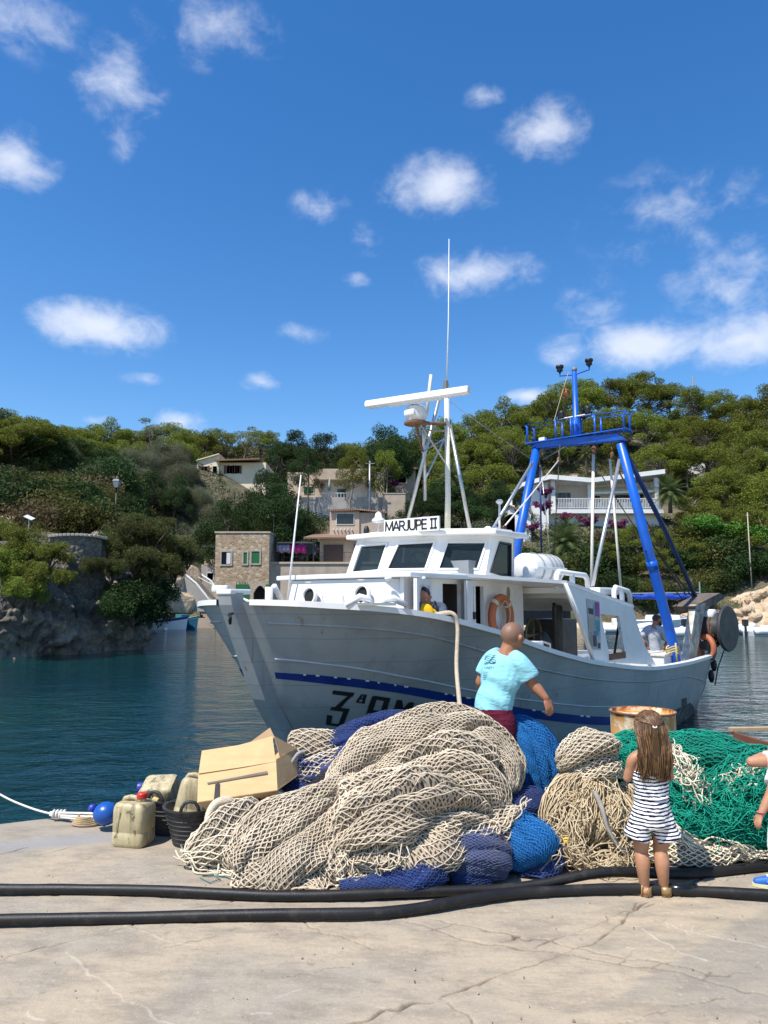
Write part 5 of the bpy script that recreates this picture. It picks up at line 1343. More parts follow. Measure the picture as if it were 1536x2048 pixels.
def wheelhouse():
 zb,zt=ZL+.01,3.44
 base=[onv(690,1150,-1.05),onv(763,1146,-.35),onv(863,1142,.35),onv(970,1142,1.0),(4.62,1.0,zb),(4.62,-1.05,zb)]
 top=[onv(715,1084,-1.05),onv(783,1082,-.35),onv(881,1078,.35),onv(985,1076,1.0),(4.68,1.0,zt),(4.68,-1.05,zt)]
 base=[Vector((a[0],a[1],zb))for a in base];top=[Vector((a[0],a[1],zt))for a in top]
 panes=[[(722,1091),(776,1087),(758,1142),(703,1147)],[(796,1087),(871,1083),(852,1139),(772,1140)],[(894,1084),(974,1084),(956,1139),(875,1139)],[(999,1084),(1021,1088),(1021,1156),(980,1144)]]
 P_=lambda u:L3(u.x,u.y,u.z)
 for i in range(6):
  a,b_,c_,d_=base[i],base[(i+1)%6],top[(i+1)%6],top[i]
  n=(b_-a).cross(d_-a).normalized()
  mid=(a+b_+c_+d_)/4;ctr=Vector((3.9,0,3.1))
  if n.dot(mid-ctr)<0:n=-n
  if i<4:
   hole=[]
   for(px,py)in panes[i]:
    o=Vector(w2b(Vector((0,0,EYE))));q=Vector(w2b(P(px,py,10)));d=q-o
    k=n.dot(a-o)/n.dot(d);hole.append(o+d*k)
   mb=MB();mb.framed([P_(d_),P_(c_),P_(b_),P_(a)],[P_(h)for h in hole],P_(-n*.05));wl_=mb.build('wheelhouse_wall',BWHITE,BOAT)
   mb=MB();ctr_h=sum(hole,Vector())/4
   out=[h+(h-ctr_h)*.03 for h in hole];inn_=[h+(ctr_h-h)*.075 for h in hole]
   mb.framed([P_(h+n*.02)for h in out],[P_(h+n*.02)for h in inn_],P_(-n*.045));fr=mb.build('window_frame',BWHITE if i<3 else BLACKP,wl_)
   mb=MB();mb.prism([P_(h-n*.012)for h in inn_],P_(-n*.006));mb.build('window_glass',GLASSB,wl_)
  else:
   mb=MB()
   if i==4:
    h0=[a.lerp(b_,.25).lerp(d_.lerp(c_,.25),.45),a.lerp(b_,.75).lerp(d_.lerp(c_,.75),.45),a.lerp(b_,.75).lerp(d_.lerp(c_,.75),.9),a.lerp(b_,.25).lerp(d_.lerp(c_,.25),.9)]
    mb.framed([P_(a),P_(b_),P_(c_),P_(d_)],[P_(h)for h in h0],P_(-n*.05))
   else:
    h0=[a.lerp(b_,.15).lerp(d_.lerp(c_,.15),.2),a.lerp(b_,.85).lerp(d_.lerp(c_,.85),.2),a.lerp(b_,.85).lerp(d_.lerp(c_,.85),.9),a.lerp(b_,.15).lerp(d_.lerp(c_,.15),.9)]
    mb.framed([P_(a),P_(b_),P_(c_),P_(d_)],[P_(h)for h in h0],P_(-n*.05))
   mb.build('wheelhouse_wall',BWHITE,BOAT)
 mb=MB();mb.prism([L3(v.x+.05,v.y*.96,zb-.0)for v in base],(0,0,.03));mb.build('wheelhouse_floor',pm('cabin_shade',(.05,.04,.035),.9),BOAT)
 ro=[top[0]+Vector((-.10,-.16,0)),top[1]+Vector((-.16,-.03,0)),top[2]+Vector((-.16,.04,0)),top[3]+Vector((-.13,.14,0)),Vector((4.80,1.16,zt)),Vector((4.80,-1.2,zt))]
 mb=MB();mb.prism([L3(v.x,v.y,zt)for v in ro],(0,0,.075));mb.build('wheelhouse_roof',BWHITE,BOAT,bevel=.02)
 mb=MB();mb.prism([L3(v.x+(.3 if v.x<4 else-.15),v.y*.85,zt+.075)for v in ro],(0,0,.05));mb.build('roof_crown',BCREAM,BOAT,bevel=.03)
 mb=MB();mb.box(L3(3.75,.1,2.95),(.3,1.5,.22));mb.build('console',pm('console_grey',(.20,.22,.23),.6),BOAT)
 mb=MB();M=Matrix.Rotation(PI/2,3,'Y');mb.tube([L3(3.98,-.35+.2*math.cos(a),3.05+.2*math.sin(a))for a in np.linspace(0,2*PI,25)],.02,6)
 for a in range(3):mb.tube([L3(3.98,-.35,3.05),L3(3.98,-.35+.2*math.cos(a*2.1),3.05+.2*math.sin(a*2.1))],.012,5)
 mb.build('helm_wheel',pm('helm_grey',(.32,.33,.34),.5),BOAT,True)
 mb=MB();mb.box(L3(3.72,-.7,3.08),(.16,.3,.2));mb.build('monitor',pm('monitor_grey',(.35,.37,.38),.5),BOAT,bevel=.02)
 mb=MB();mb.box(L3(4.35,.72,3.02),(.12,.3,.42),Matrix.Rotation(R(12),3,'Y'));mb.build('helm_seat',pm('seat_beige',(.55,.52,.44),.7),BOAT,bevel=.04)
 a,b_=onv(768,1068,-.5),onv(878,1062,.5);zc0,zc1=3.50,3.71
 nb=thing('tmp','x','x');bpy.data.objects.remove(nb)
 A,Bp=Vector((a[0],a[1],0)),Vector((b_[0],b_[1],0))
 d=(Bp-A);n=Vector((-1,0,0))if abs(d.x)<.2 else Vector((-d.y,d.x,0)).normalized()
 if n.x>0:n=-n
 mb=MB();mb.prism([L3(A.x,A.y,zc0),L3(Bp.x,Bp.y,zc0),L3(Bp.x,Bp.y,zc1),L3(A.x,A.y,zc1)],L3(*(-n*.03)));brd=mb.build('name_board',BWHITE,BOAT)
 GL={'M':(.95,[(0,0,.04,1),(.04,1,.45,.12),(.45,.12,.86,1),(.86,1,.9,0)]),'A':(.82,[(0,0,.38,1),(.38,1,.76,0),(.14,.32,.62,.32)]),'R':(.72,[(0,0,0,1),(0,.96,.42,.96),(.42,.96,.56,.8),(.56,.8,.56,.64),(.56,.64,.42,.49),(.42,.49,0,.49),(.3,.49,.64,0)]),'J':(.5,[(.32,1,.32,.12),(.32,.12,.18,.0),(.18,0,0,.02)]),'U':(.82,[(0,1,0,.25),(0,.25,.14,.04),(.14,.04,.5,.04),(.5,.04,.64,.25),(.64,.25,.64,1)]),'P':(.68,[(0,0,0,1),(0,.96,.42,.96),(.42,.96,.54,.8),(.54,.8,.54,.6),(.54,.6,.42,.44),(.42,.44,0,.44)]),'E':(.64,[(0,0,0,1),(0,.96,.5,.96),(0,.52,.46,.52),(0,.04,.5,.04)]),' ':(.34,[]),'I':(.42,[(.15,0,.15,1),(0,.96,.3,.96),(0,.04,.3,.04)])}
 tot=sum(GL[c_][0]for c_ in 'MARJUPE II')-.1;dh=d.normalized();LH=(zc1-zc0)*.70;kx=d.length*.93/tot
 mb=MB();x0=-d.length*.465
 for c_ in 'MARJUPE II':
  for(xa,ya,xb,yb)in GL[c_][1]:
   pa,pb=Vector(((xa*kx),ya*LH)),Vector(((xb*kx),yb*LH));t2=(pb-pa).normalized()*.009;q2=Vector((-t2.y,t2.x))*1.25;pa,pb=pa-t2,pb+t2
   mb.prism([L3(*((A+Bp)/2+dh*(x0+p.x)+n*.003+Vector((0,0,zc0+(zc1-zc0)*.15+p.y))))for p in(pa+q2,pb+q2,pb-q2,pa-q2)],L3(*(n*.004)))
  x0+=GL[c_][0]*kx
 mb.build('name_lettering',BLACKP,brd)
wheelhouse()
def aft():
 zc=2.74
 can=[(2.75,1.12,ZL-.02),(4.70,1.84,2.72),(7.22,1.84,2.36),(7.22,-1.84,2.36),(4.70,-1.84,2.72),(3.2,-1.12,ZL-.02)]
 mb=MB();a=[L3(*p)for p in can];up=Vector((0,0,.05))
 mb.add(a+[p+up for p in a],[(0,1,4,5),(1,2,3,4),(6,7,10,11),(7,8,9,10),(0,1,7,6),(1,2,8,7),(2,3,9,8),(3,4,10,9),(4,5,11,10),(5,0,6,11)]);mb.build('shelter_roof',BWHITE,BOAT)
 for i in range(5):
  s_=4.95+i*.5;mb=MB();mb.box(L3(s_,0,2.72-(s_-4.7)*.143-.05),(.06,3.5,.09));mb.build('roof_beam',BWHITE,BOAT)
 for v,nm in((1.86,'side_screen'),(-1.86,'side_screen')):
  o=[onv(x,y,1.86)for x,y in((1131,1168),(1266,1215),(1276,1252),(1290,1292),(1312,1330),(1188,1322),(1160,1240))]
  out=[(p[0],p[2])for p in o];h=[onv(x,y,1.86)for x,y in((1201,1228),(1238,1232),(1251,1311),(1219,1308))]
  hl=[(p[0],p[2])for p in h]
  Vv=[L3(s_,v,z_)for s_,z_ in out]+[L3(s_,v,z_)for s_,z_ in hl]
  fs=[(0,1,8,7),(1,2,3,9,8)if 0 else(1,2,8),(2,3,9,8),(3,4,9),(4,5,10,9),(5,6,7,10),(6,0,7)]
  n=len(Vv);off=L3(0,-.05 if v>0 else .05,0)
  fs2=fs+[tuple(n+i for i in f)for f in fs]
  rim=[(i,(i+1)%7)for i in range(7)]+[(7+i,7+(i+1)%4)for i in range(4)]
  fs2+=[(i,j,n+j,n+i)for i,j in rim]
  mb=MB();mb.add(Vv+[p+off for p in Vv],fs2);sc_=mb.build(nm,BWHITE,BOAT)
  if v>0:
   mb=MB();q=[L3(s_,v+.005,z_)for s_,z_ in(out[0],out[6],out[5])];mb.tube(q,.028,6);mb.build('edge_bead',BWHITE,sc_,True)
   c4=[onv(x,y,v+.008)for x,y in((1173,1197),(1199,1203),(1202,1300),(1180,1298))]
   q4=[L3(*p)for p in c4]
   mb=MB();mb.add(q4,[(0,1,2,3)]);po=mb.build('poster',pm('poster_paper',(.50,.50,.48),.6,(.38,.36,.30),8,.8),sc_,recalc=False)
   def bl(u0,u1,w0,w1):
    f=lambda u,w_:q4[0].lerp(q4[1],u).lerp(q4[3].lerp(q4[2],u),w_)+Vector((0,-.004,0))
    return[f(u0,w0),f(u1,w0),f(u1,w1),f(u0,w1)]
   for(u0,u1,w0,w1,col)in((.08,.45,.18,.30,(.05,.05,.06)),(.62,.96,.03,.32,(.34,.06,.30)),(.60,.95,.40,.62,(.10,.30,.34)),(.05,.42,.36,.60,(.50,.40,.28)),(.40,.80,.62,.72,(.14,.22,.36)),(.30,.62,.72,.94,(.05,.07,.10)),(.08,.26,.66,.96,(.42,.33,.22)),(.70,.95,.86,.97,(.06,.07,.07)),(.5,.6,.1,.6,(.2,.4,.42))):
    mb=MB();mb.add(bl(u0,u1,w0,w1),[(0,1,2,3)]);mb.build('poster_print',pm('print_%d'%int(col[0]*1000+col[1]*77),col,.6),po,recalc=False)
   a,b_=onv(1219,1309,v+.01),onv(1251,1313,v+.01)
   mb=MB();mb.box(L3((a[0]+b_[0])/2,v+.008,a[2]-.04),(b_[0]-a[0],.02,.10));mb.build('louvre',RUSTY,sc_)
   mb=MB();mb.tube([L3(*onv(1239,1236,v-.1)),L3(*onv(1229,1308,v-.1))],.022,6);mb.build('bar',BLACKP,sc_)
   mb=MB();mb.box(L3(*onv(1240,1256,v-.02)),(.02,.02,.02));mb.build('catch',BLACKP,sc_)
 for(xa,xb,yt,yb,v)in((1112,1174,1143,1172,1.55),(1227,1259,1174,1202,1.6)):
  a,b_=onv(xa,yt,v),onv(xb,yt+8,v);zt_=a[2];zl=onv(xa,yb,v)[2]
  mb=MB();q=[L3(a[0],v,zl-.05),L3(a[0]+.02,v,zt_-.06),L3(a[0]+.09,v,zt_),L3(b_[0]-.09,v,b_[2]),L3(b_[0],v,b_[2]-.06),L3(b_[0]+.02,v,b_[2]-.26)]
  mb.tube(q,.045,8);mb.tube([L3((a[0]+b_[0])/2,v,zt_-.02),L3((a[0]+b_[0])/2,v,zl-.15)],.045,8);mb.build('grab_rail',BWHITE,BOAT,True,recalc=False)
 a=onv(1210,1180,1.2);mb=MB();mb.box(L3(a[0],1.0,a[2]-.02),(.9,.6,.12));mb.build('roof_locker',BWHITE,BOAT,bevel=.03)
 mb=MB();M=Matrix.Rotation(PI/2,3,'X')
 mb.lathe([(.10,-.5),(.45,-.5),(.45,-.45),(.18,-.42),(.18,.42),(.45,.45),(.45,.5),(.1,.5)],L3(5.8,.3,1.55),20,M);mb.build('winch_drum',pm('greasy_steel',(.05,.045,.04),.5,(.02,.02,.02),6,.7),BOAT,True)
 mb=MB();mb.box(L3(5.8,.3,1.15),(.5,1.3,.35));mb.build('winch_base',pm('greasy_steel',(.05,.045,.04),.5),BOAT,bevel=.02)
 q=onY(1060,1255,b2w(5.2,.9,2).y);c_=Vector((5.2,1.0,1.95))
 mb=MB();mb.tube([L3(c_.x+.25*math.cos(a),c_.y,c_.z+.25*math.sin(a))for a in np.linspace(0,2*PI,29)],.022,6);mb.tube([L3(c_.x-.25,c_.y,c_.z),L3(c_.x+.25,c_.y,c_.z)],.012,5);mb.tube([L3(c_.x,c_.y,c_.z-.25),L3(c_.x,c_.y,c_.z+.25)],.012,5);mb.tube([L3(c_.x,c_.y,c_.z),L3(c_.x,c_.y-.6,c_.z-.2)],.03,6);mb.build('hand_wheel',pm('brass_dark',(.20,.16,.09),.4,metal=.6),BOAT,True)
 for s_,v_ in((6.3,.8),(5.5,-1.3),(6.9,-1.2),(4.95,-.9)):
  mb=MB();mb.tube([L3(s_,v_,1.0),L3(s_,v_,2.55)],.03,6);mb.build('stanchion',BLACKM,BOAT)
 q0,q1=onv(1020,1203,-1.45),onv(1140,1246,-1.45);mb=MB();mb.box(L3((q0[0]+q1[0])/2,-1.45,(q0[2]+q1[2])/2),(q1[0]-q0[0],.05,q0[2]-q1[2]));mb.build('dark_screen',pm('dark_tarp',(.015,.015,.016),.8),BOAT)
 mb=MB();mb.box(L3(6.6,-.4,1.35),(.5,.6,.5));mb.build('fish_bin',pm('dark_plastic',(.03,.03,.035),.5),BOAT,bevel=.03)
 for px0,px1,py0,py1,v_,nm in((1082,1128,1238,1330,.2,'gear_housing'),(1040,1066,1262,1310,-.3,'gear_box'),(1108,1124,1210,1330,1.2,'gear_post')):
  q0,q1=onv(px0,py0,v_),onv(px1,py1,v_);mb=MB();mb.box(L3((q0[0]+q1[0])/2,v_,(q0[2]+max(q1[2],.8))/2),(q1[0]-q0[0],.6 if v_<1 else .1,q0[2]-max(q1[2],.8)));mb.build(nm,pm('greasy_steel',(.05,.045,.04),.5),BOAT,bevel=.04)
 a=onv(1060,1296,1.7);mb=MB();mb.box(L3(a[0],1.72,a[2]+.02),(.34,.16,.14));mb.build('rail_box',BWHITE,BOAT,bevel=.01)
 mb=MB();mb.tube([L3(a[0]+.2,1.78,a[2]-.08),L3(a[0]+.2,1.78,a[2]+.08),L3(a[0]+.42,1.78,a[2]+.04),L3(a[0]+.42,1.78,a[2]-.12)],.022,6);mb.build('rail_tube',ALU,BOAT,True)
 a=onv(1310,1312,1.2);b_=onv(1345,1312,1.2)
 mb=MB();mb.box(L3((a[0]+b_[0])/2+.1,1.0,1.05),(1.05,.7,.62));lk=mb.build('deck_locker',BWHITE,BOAT,bevel=.02);mb=MB();mb.box(L3((a[0]+b_[0])/2+.1,1.0,1.385),(1.1,.76,.05));mb.build('lid',BCREAM,lk,bevel=.01)
aft()
def rig():
 Ym=b2w(4.30,0,3).y
 W_=lambda x,y,v:lv(x,y,v)
 mb=MB();mb.tube([lv(895,1058,0),lv(896,990,0),lv(893,768,0)],[.048,.045,.04],10);mb.build('radar_mast',BCREAM,BOAT,True)
 for x0,y0,v0,x1,y1,v1 in((878,800,0,815,1042,-.55),(898,840,0,940,1060,.45),(848,850,-.15,850,1000,-.6)):
  mb=MB();mb.tube([lv(x0,y0,v0),lv(x1,y1,v1)],.03,8);mb.build('brace',ALU,BOAT,True)
 for pr_ in(((843,905),(900,870)),((840,860),(897,862)),((850,960),(897,860)),((838,845),(890,925))):
  mb=MB();mb.tube([lv(*pr_[0],-.1),lv(*pr_[1],0)],.014,6);mb.build('stay',ALU,BOAT)
 c_=lv(832,845,-.12);mb=MB();mb.lathe([(.02,-.03),(.19,-.03),(.19,0),(.02,0)],c_,16);mb.build('radar_platform',RUSTY,BOAT)
 mb=MB();mb.tube([c_,lv(890,848,0)],.03,6);mb.tube([c_+Vector((0,0,-.02)),lv(846,905,-.1)],.022,6);mb.build('platform_arm',RUSTY,BOAT)
 mb=MB();mb.lathe([(.10,0),(.15,.02),(.17,.08),(.175,.16),(.15,.24),(.10,.27),(.05,.30),(.05,.34)],c_,10);ped=mb.build('radar_pedestal',BWHITE,BOAT,auto=25)
 mb=MB();mb.box(c_+Vector((0,0,.13)),(.38,.2,.10));mb.build('bolt_flange',BWHITE,ped,bevel=.03)
 e0,e1=L3(*w2b(P(733,804,11.6))),L3(*w2b(P(938,786,10.75)))
 zz=(e0.z+e1.z)/2;e0.z=e1.z=zz
 ax=(e1-e0);ln=ax.length;ax.normalize();sd=Vector((-ax.y,ax.x,0))
 mb=MB();rows=[]
 for k in(0,.012,.988,1):
  sc=.82 if k in(0,1)else 1
  rows.append([e0+ax*(ln*k)+sd*(a*.075*sc)+Vector((0,0,b_*.062*sc))for a,b_ in((-1,-.7),(-1,.35),(-.75,.85),(-.3,1),(.3,1),(.75,.85),(1,.35),(1,-.7),(.6,-1),(-.6,-1))])
 mb.grid(rows,closed_u=True);mb.add(rows[0],[tuple(range(10))]);mb.add(rows[-1],[tuple(range(10))]);mb.build('radar_scanner',BWHITE,ped,auto=40)
 mb=MB();mb.box((e0+e1)/2+Vector((0,0,-.075)),(.9,.05,.03),Matrix.Rotation(math.atan2(ax.y,ax.x),3,'Z'));mb.build('scanner_foot',BWHITE,ped)
 mb=MB();mb.tube([lv(893,775,0),lv(897,640,0),lv(898,478,0)],[.014,.011,.006],6);mb.build('whip_aerial',BWHITE,BOAT,True)
 mb=MB();mb.tube([lv(892,790,.0),lv(891,762,.0)],.045,8);mb.build('aerial_base',pm('grey_fitting',(.2,.2,.19),.5),BOAT)
 mb=MB();mb.tube([lv(853,830,-.1),lv(862,750,-.1)],.026,8);mb.build('stub_aerial',BCREAM,BOAT,True)
 mb=MB();a=onv(575,1205,-.75);q0=L3(1.50,a[1],2.0);mb.tube([q0,lv(588,1080,-.75),lv(602,950,-.75)],[.018,.013,.008],6);mb.build('whip_aerial',BWHITE,BOAT,True)
 g=lv(757,1072,-.7);mb=MB();mb.tube([g+Vector((0,0,-.12)),g+Vector((0,0,.2))],.018,8);mb.lathe([(.02,.2),(.11,.22),(.10,.26),(.06,.29),(.045,.36),(.0001,.39)],g,16);mb.build('gps_aerial',BWHITE,BOAT,True)
 g=lv(999,1062,.75);h_=lv(999,1005,.75);mb=MB();mb.tube([g+Vector((0,0,-.06)),h_],.018,8);mb.lathe([(.02,-.03),(.055,.0),(.06,.02),(.03,.045),(.0001,.05)],h_,14);mb.build('gps_aerial',BWHITE,BOAT,True)
 for px in(976,992):
  g=lv(px,1061,.62);mb=MB();mb.ball(g+Vector((0,0,.02)),.065,12,8,(1,1,.75));mb.build('roof_lamp',BWHITE,BOAT,True)
 g=lv(1008,1062,.9);mb=MB();mb.lathe([(.035,-.03),(.045,.0),(.04,.07),(.03,.085)],g,12);mb.build('nav_light',pm('dark_red_lens',(.06,.015,.012),.3),BOAT,True)
 g=lv(733,1062,-.9);mb=MB();mb.lathe([(.03,-.1),(.05,.0),(.035,.06),(.02,.08)],g,10);mb.build('nav_light',BLACKP,BOAT,True)
 g=lv(852,1040,.1);mb=MB();mb.ball(g+Vector((0,0,-.02)),.12,12,8,(1.5,1,.6));mb.build('blue_bundle',pm('light_blue_cloth',(.12,.30,.50),.7),BOAT,True)
 pf,pk,pt=lv(1350,1303,1.4),lv(1302,1120,1.22),lv(1241,886,.95)
 sf,st=L3(onv(1035,1090,-1.2)[0]-.55,-1.4,.9),lv(1074,892,-.95)
 mb=MB();mb.tube([pf+Vector((0,0,-.45)),pf,pk,pt],[.105,.108,.102,.088],14);mb.tube([pk+(pf-pk)*.01,pk+(pf-pk)*.10],[.112,.112],14);mb.build('gantry_leg',GBLUE,BOAT,True,recalc=False)
 mb=MB();mb.tube([sf,lv(1035,1090,-1.2),st],[.108,.102,.088],14);mb.build('gantry_leg',GBLUE,BOAT,True,recalc=False)
 a,b_=st+Vector((0,-.16,.05))*1.0,pt+Vector((0,.16,.05))
 a=L3(9.12,-1.12,5.90);b_=L3(9.12,1.10,5.80)
 mb=MB();mb.hexa([a+Vector((-.12,-.2,.08)),b_+Vector((-.12,.16,.08)),b_+Vector((.12,.16,.08)),a+Vector((.12,-.2,.08))],[a+Vector((-.09,-.06,-.07)),b_+Vector((-.09,.02,-.07)),b_+Vector((.09,.02,-.07)),a+Vector((.09,-.06,-.07))]);mb.build('gantry_beam',GBLUE,BOAT,bevel=.01)
 mb=MB();mb.box((a+b_)/2+Vector((0,0,.10)),(.36,2.3,.02));mb.build('gantry_plate',GBLUE,BOAT)
 for ds in(-.16,.16):
  mb=MB();zz=.42
  q=[a+Vector((ds,-.02,.08)),a+Vector((ds,-.02,zz)),a+Vector((ds,.06,zz+.06)),b_+Vector((ds,-.06,zz+.10)),b_+Vector((ds,.0,zz)),b_+Vector((ds,.0,.08))]
  mb.tube(q,.026,8)
  for k in(.32,.48,.52,.72):
   if ds<0 or k!=.5:
    p=a.lerp(b_,k);mb.tube([p+Vector((ds,0,.08)),p+Vector((ds,0,zz+.08))],.022,6)
  mb.build('gantry_rail',GBLUE,BOAT,True,recalc=False)
 m0,m1=(a+b_)/2+Vector((0,0,.05)),lv(1155,744,0)
 m1.x=m0.x;
 mb=MB();mb.tube([m0,m0+Vector((0,0,.12)),m0+Vector((0,0,.5)),m0+Vector((0,0,.52)),Vector((m0.x,m0.y,m1.z))],[.12,.085,.08,.062,.05],12);mb.build('gantry_mast',GBLUE,BOAT,True)
 tp=Vector((m0.x,m0.y,m1.z));mb=MB();mb.tube([tp+Vector((0,-.34,.02)),tp+Vector((0,-.34,-.05)),tp+Vector((0,0,-.09)),tp+Vector((0,.34,-.05)),tp+Vector((0,.34,.02))],.018,6);mb.build('mast_yoke',GBLUE,BOAT,True)
 mb=MB();mb.lathe([(.04,-.02),(.06,.0),(.06,.05),(.03,.07)],tp,10);mb.build('mast_cap',pm('grey_fitting',(.2,.2,.19),.5),BOAT,True)
 for dy in(-.34,.34):
  mb=MB();mb.lathe([(.03,0),(.03,.03),(.07,.04),(.06,.07),(.07,.1),(.085,.11),(.085,.16),(.06,.17)],tp+Vector((0,dy,.02)),12);mb.build('mast_lamp',BLACKP,BOAT,True)
 for dy in(-.3,.3):
  q=m0+Vector((-.05,dy,.55));mb=MB();mb.lathe([(.03,-.05),(.07,-.04),(.05,.0),(.07,.04),(.07,.1),(.05,.12)],q,12);mb.build('mast_lamp',BLACKP,BOAT,True)
 mb=MB();mb.tube([m0+Vector((-.05,-.36,.50)),m0+Vector((-.05,.36,.50))],.016,6);mb.build('lamp_bar',BWHITE,BOAT)
 mb=MB();mb.box(a.lerp(b_,.14)+Vector((0,0,.14)),(.1,.14,.07));mb.build('white_box',BWHITE,BOAT)
 mb=MB();mb.tube([lv(1246,895,.9),lv(1325,1050,.9),lv(1394,1200,.8)],.055,8);mb.build('gantry_strut',pm('dark_blue_paint',(.006,.03,.14),.45),BOAT,True)
 for(x0,y0,v0,x1,y1,v1,r_,m_)in((1242,905,.85,1185,1172,.9,.038,ALU),(1065,925,-.85,983,1062,-.9,.034,ALU),(1187,910,.2,1183,1172,.35,.034,BCREAM),(1220,918,.55,1242,1182,.7,.028,BCREAM)):
  mb=MB();mb.tube([lv(x0,y0,v0),lv((x0+x1)/2,(y0+y1)/2,(v0+v1)/2),lv(x1,y1,v1)],r_,8);mb.build('strut',m_,BOAT,True)
 for(x0,y0,v0,x1,y1,v1,r_,m_)in((1080,935,-.9,1083,1110,-.9,.022,pm('dark_blue_paint',(.006,.03,.14),.45)),(1120,890,-.3,1107,1110,-.5,.013,ROPED),(1150,878,0,1085,920,-.9,.012,ALU),(1118,920,-.35,990,1075,.5,.014,BCREAM),(1190,930,.3,1310,1115,1.2,.012,ROPED),(1228,925,.7,1325,1100,1.3,.016,RUSTY),(1300,1080,1.2,1372,1190,.9,.018,ROPED),(1318,1105,1.2,1390,1200,.8,.018,ROPED),(1290,1100,1.2,1370,1205,.5,.014,ROPED),(895,800,0,1068,922,-.9,.005,ALU),(1100,1110,-.6,1082,930,-.9,.010,ALU)):
  mb=MB();mb.tube([lv(x0,y0,v0),lv((x0+x1)/2,(y0+y1)/2+2,(v0+v1)/2),lv(x1,y1,v1)],r_,6);mb.build('stay',m_,BOAT,True)
 for px,py,v in((1188,900,.2),(1224,912,.55),(1118,922,-.35)):
  g=lv(px,py,v);mb=MB();mb.lathe([(.02,-.08),(.045,-.06),(.05,.0),(.045,.06),(.02,.09)],g,10);mb.tube([g+Vector((0,0,.08)),g+Vector((0,0,.22))],.012,5);mb.build('pulley_block',RUSTY,BOAT,True)
 mb=MB();q=lv(1345,1295,1.42)
 for k in range(3):mb.tube([q+Vector((.12*math.cos(a)+.0,.12*math.sin(a),.05*k-.1+.03*math.sin(2*a)))for a in np.linspace(0,2*PI,16)],.018,5)
 mb.tube([q+Vector((-.1,-.1,.1)),q+Vector((-.14,-.12,-.1)),q+Vector((-.1,-.12,-.35))],.018,5);mb.build('lashing',pm('yellow_rope',(.50,.40,.18),.9),BOAT,True)
 mb=MB();q=[lv(x,y,1.25)for x,y in((1376,1322),(1392,1320),(1412,1205),(1392,1210))]
 mb.prism(q,(0,.16,0));mb.build('gallows_post',pm('worn_white_timber',(.60,.56,.48),.85,(.30,.22,.15),5,.8,.3,30),BOAT)
 mb=MB();q=[lv(x,y,1.25)for x,y in((1388,1213),(1412,1200),(1440,1186),(1450,1196),(1414,1218),(1395,1225))];mb.prism(q,(0,.5,0));mb.build('gallows_head',pm('gallows_brown',(.16,.12,.09),.85,(.08,.06,.05),5,.8),BOAT)
 for x0,y0,x1,y1 in((1402,1320,1412,1215),(1420,1318,1425,1210)):
  mb=MB();mb.tube([lv(x0,y0,1.1),lv(x1,y1,1.1)],.07,8);mb.build('gallows_leg',pm('gallows_brown',(.16,.12,.09),.85),BOAT)
 c_=lv(1410,1256,1.15);M=Matrix.Rotation(PI/2,3,'X')
 M=Matrix.Rotation(R(-8),3,'Z')@Matrix.Rotation(PI/2,3,'X')
 mb=MB();mb.lathe([(.02,-.04),(.52,-.04),(.54,0),(.52,.04),(.3,.04),(.28,.5),(.52,.5),(.54,.54),(.52,.58),(.02,.58)],c_,32,M);mb.build('net_drum',pm('drum_dark_grey',(.045,.046,.048),.55,(.022,.022,.023),3,.7),BOAT,auto=40)
 mb=MB();hc=c_+M@Vector((.02,.30,.12));mb.lathe([(.02,-.14),(.14,-.14),(.15,-.12),(.15,.12),(.02,.12)],hc,18,M);mb.build('drum_hub',BWHITE,BOAT,True)
 mb=MB();
 for i in range(10):mb.tube([c_+M@Vector((.3*math.cos(i*.6),.3*math.sin(i*.6),.1+.03*i)),c_+M@Vector((.34*math.cos(i*.6+1.2),.34*math.sin(i*.6+1.2),.15+.03*i)),c_+Vector((-.2+.03*i,-.15,-.5))],.03,5)
 mb.build('drum_net',pm('brown_net_bundle',(.13,.07,.04),.9,(.05,.03,.02),9,.8),BOAT,True)
 for px,py in((1441,1330),(1436,1352)):
  g=lv(px-12,py,1.36);mb=MB();mb.ball(g+Vector((-.05,0,0)),.10,10,8,(.7,.7,1.5));mb.build('fender',BLACKP,BOAT,True)
 mb=MB();q=[lv(x,y,1.3)for x,y in((1450,1262),(1452,1290),(1444,1312),(1436,1335),(1430,1370))];mb.tube(q,.016,6);mb.build('stern_line',ROPED,BOAT,True)
 t_,w_=hull_px(752,1214);p=L3(*hull(t_,1.0));d=L3(*hull(t_+.02,1))-L3(*hull(t_-.02,1));M=Matrix.Rotation(math.atan2(d.y,d.x),3,'Z')
 mb=MB();mb.box(p+Vector((0,0,.045)),(.42,.16,.03),M);mb.build('chock_plate',ALU,BOAT)
 mb=MB();mb.tube([p+M@Vector((-.34,0,.03)),p+M@Vector((-.18,0,.12)),p+M@Vector((-.08,0,.10)),p+M@Vector((-.02,0,.04))],[.03,.042,.036,.02],8);mb.tube([p+M@Vector((.36,0,.03)),p+M@Vector((.2,0,.11)),p+M@Vector((.1,0,.09)),p+M@Vector((.04,0,.05))],[.03,.04,.036,.02],8);mb.build('chock_horn',BWHITE,BOAT,True)
 for x,y in((538,1198),):
  mb=MB();q=lv(x,y,-.3);mb.tube([q+Vector((0,0,-.4)),q+Vector((0,0,.15))],.05,8);mb.build('samson_post',BWHITE,BOAT,True)
  mb=MB();mb.tube([lv(548,1172,-.3),lv(562,1198,-.4)],.04,6);mb.build('post_brace',BWHITE,BOAT,True)
 mb=MB();mb.box(L3(.42,-.72,2.62),(.30,.2,.08),Matrix.Rotation(R(40),3,'Z'));mb.build('bow_block',BWHITE,BOAT,bevel=.02)
rig()
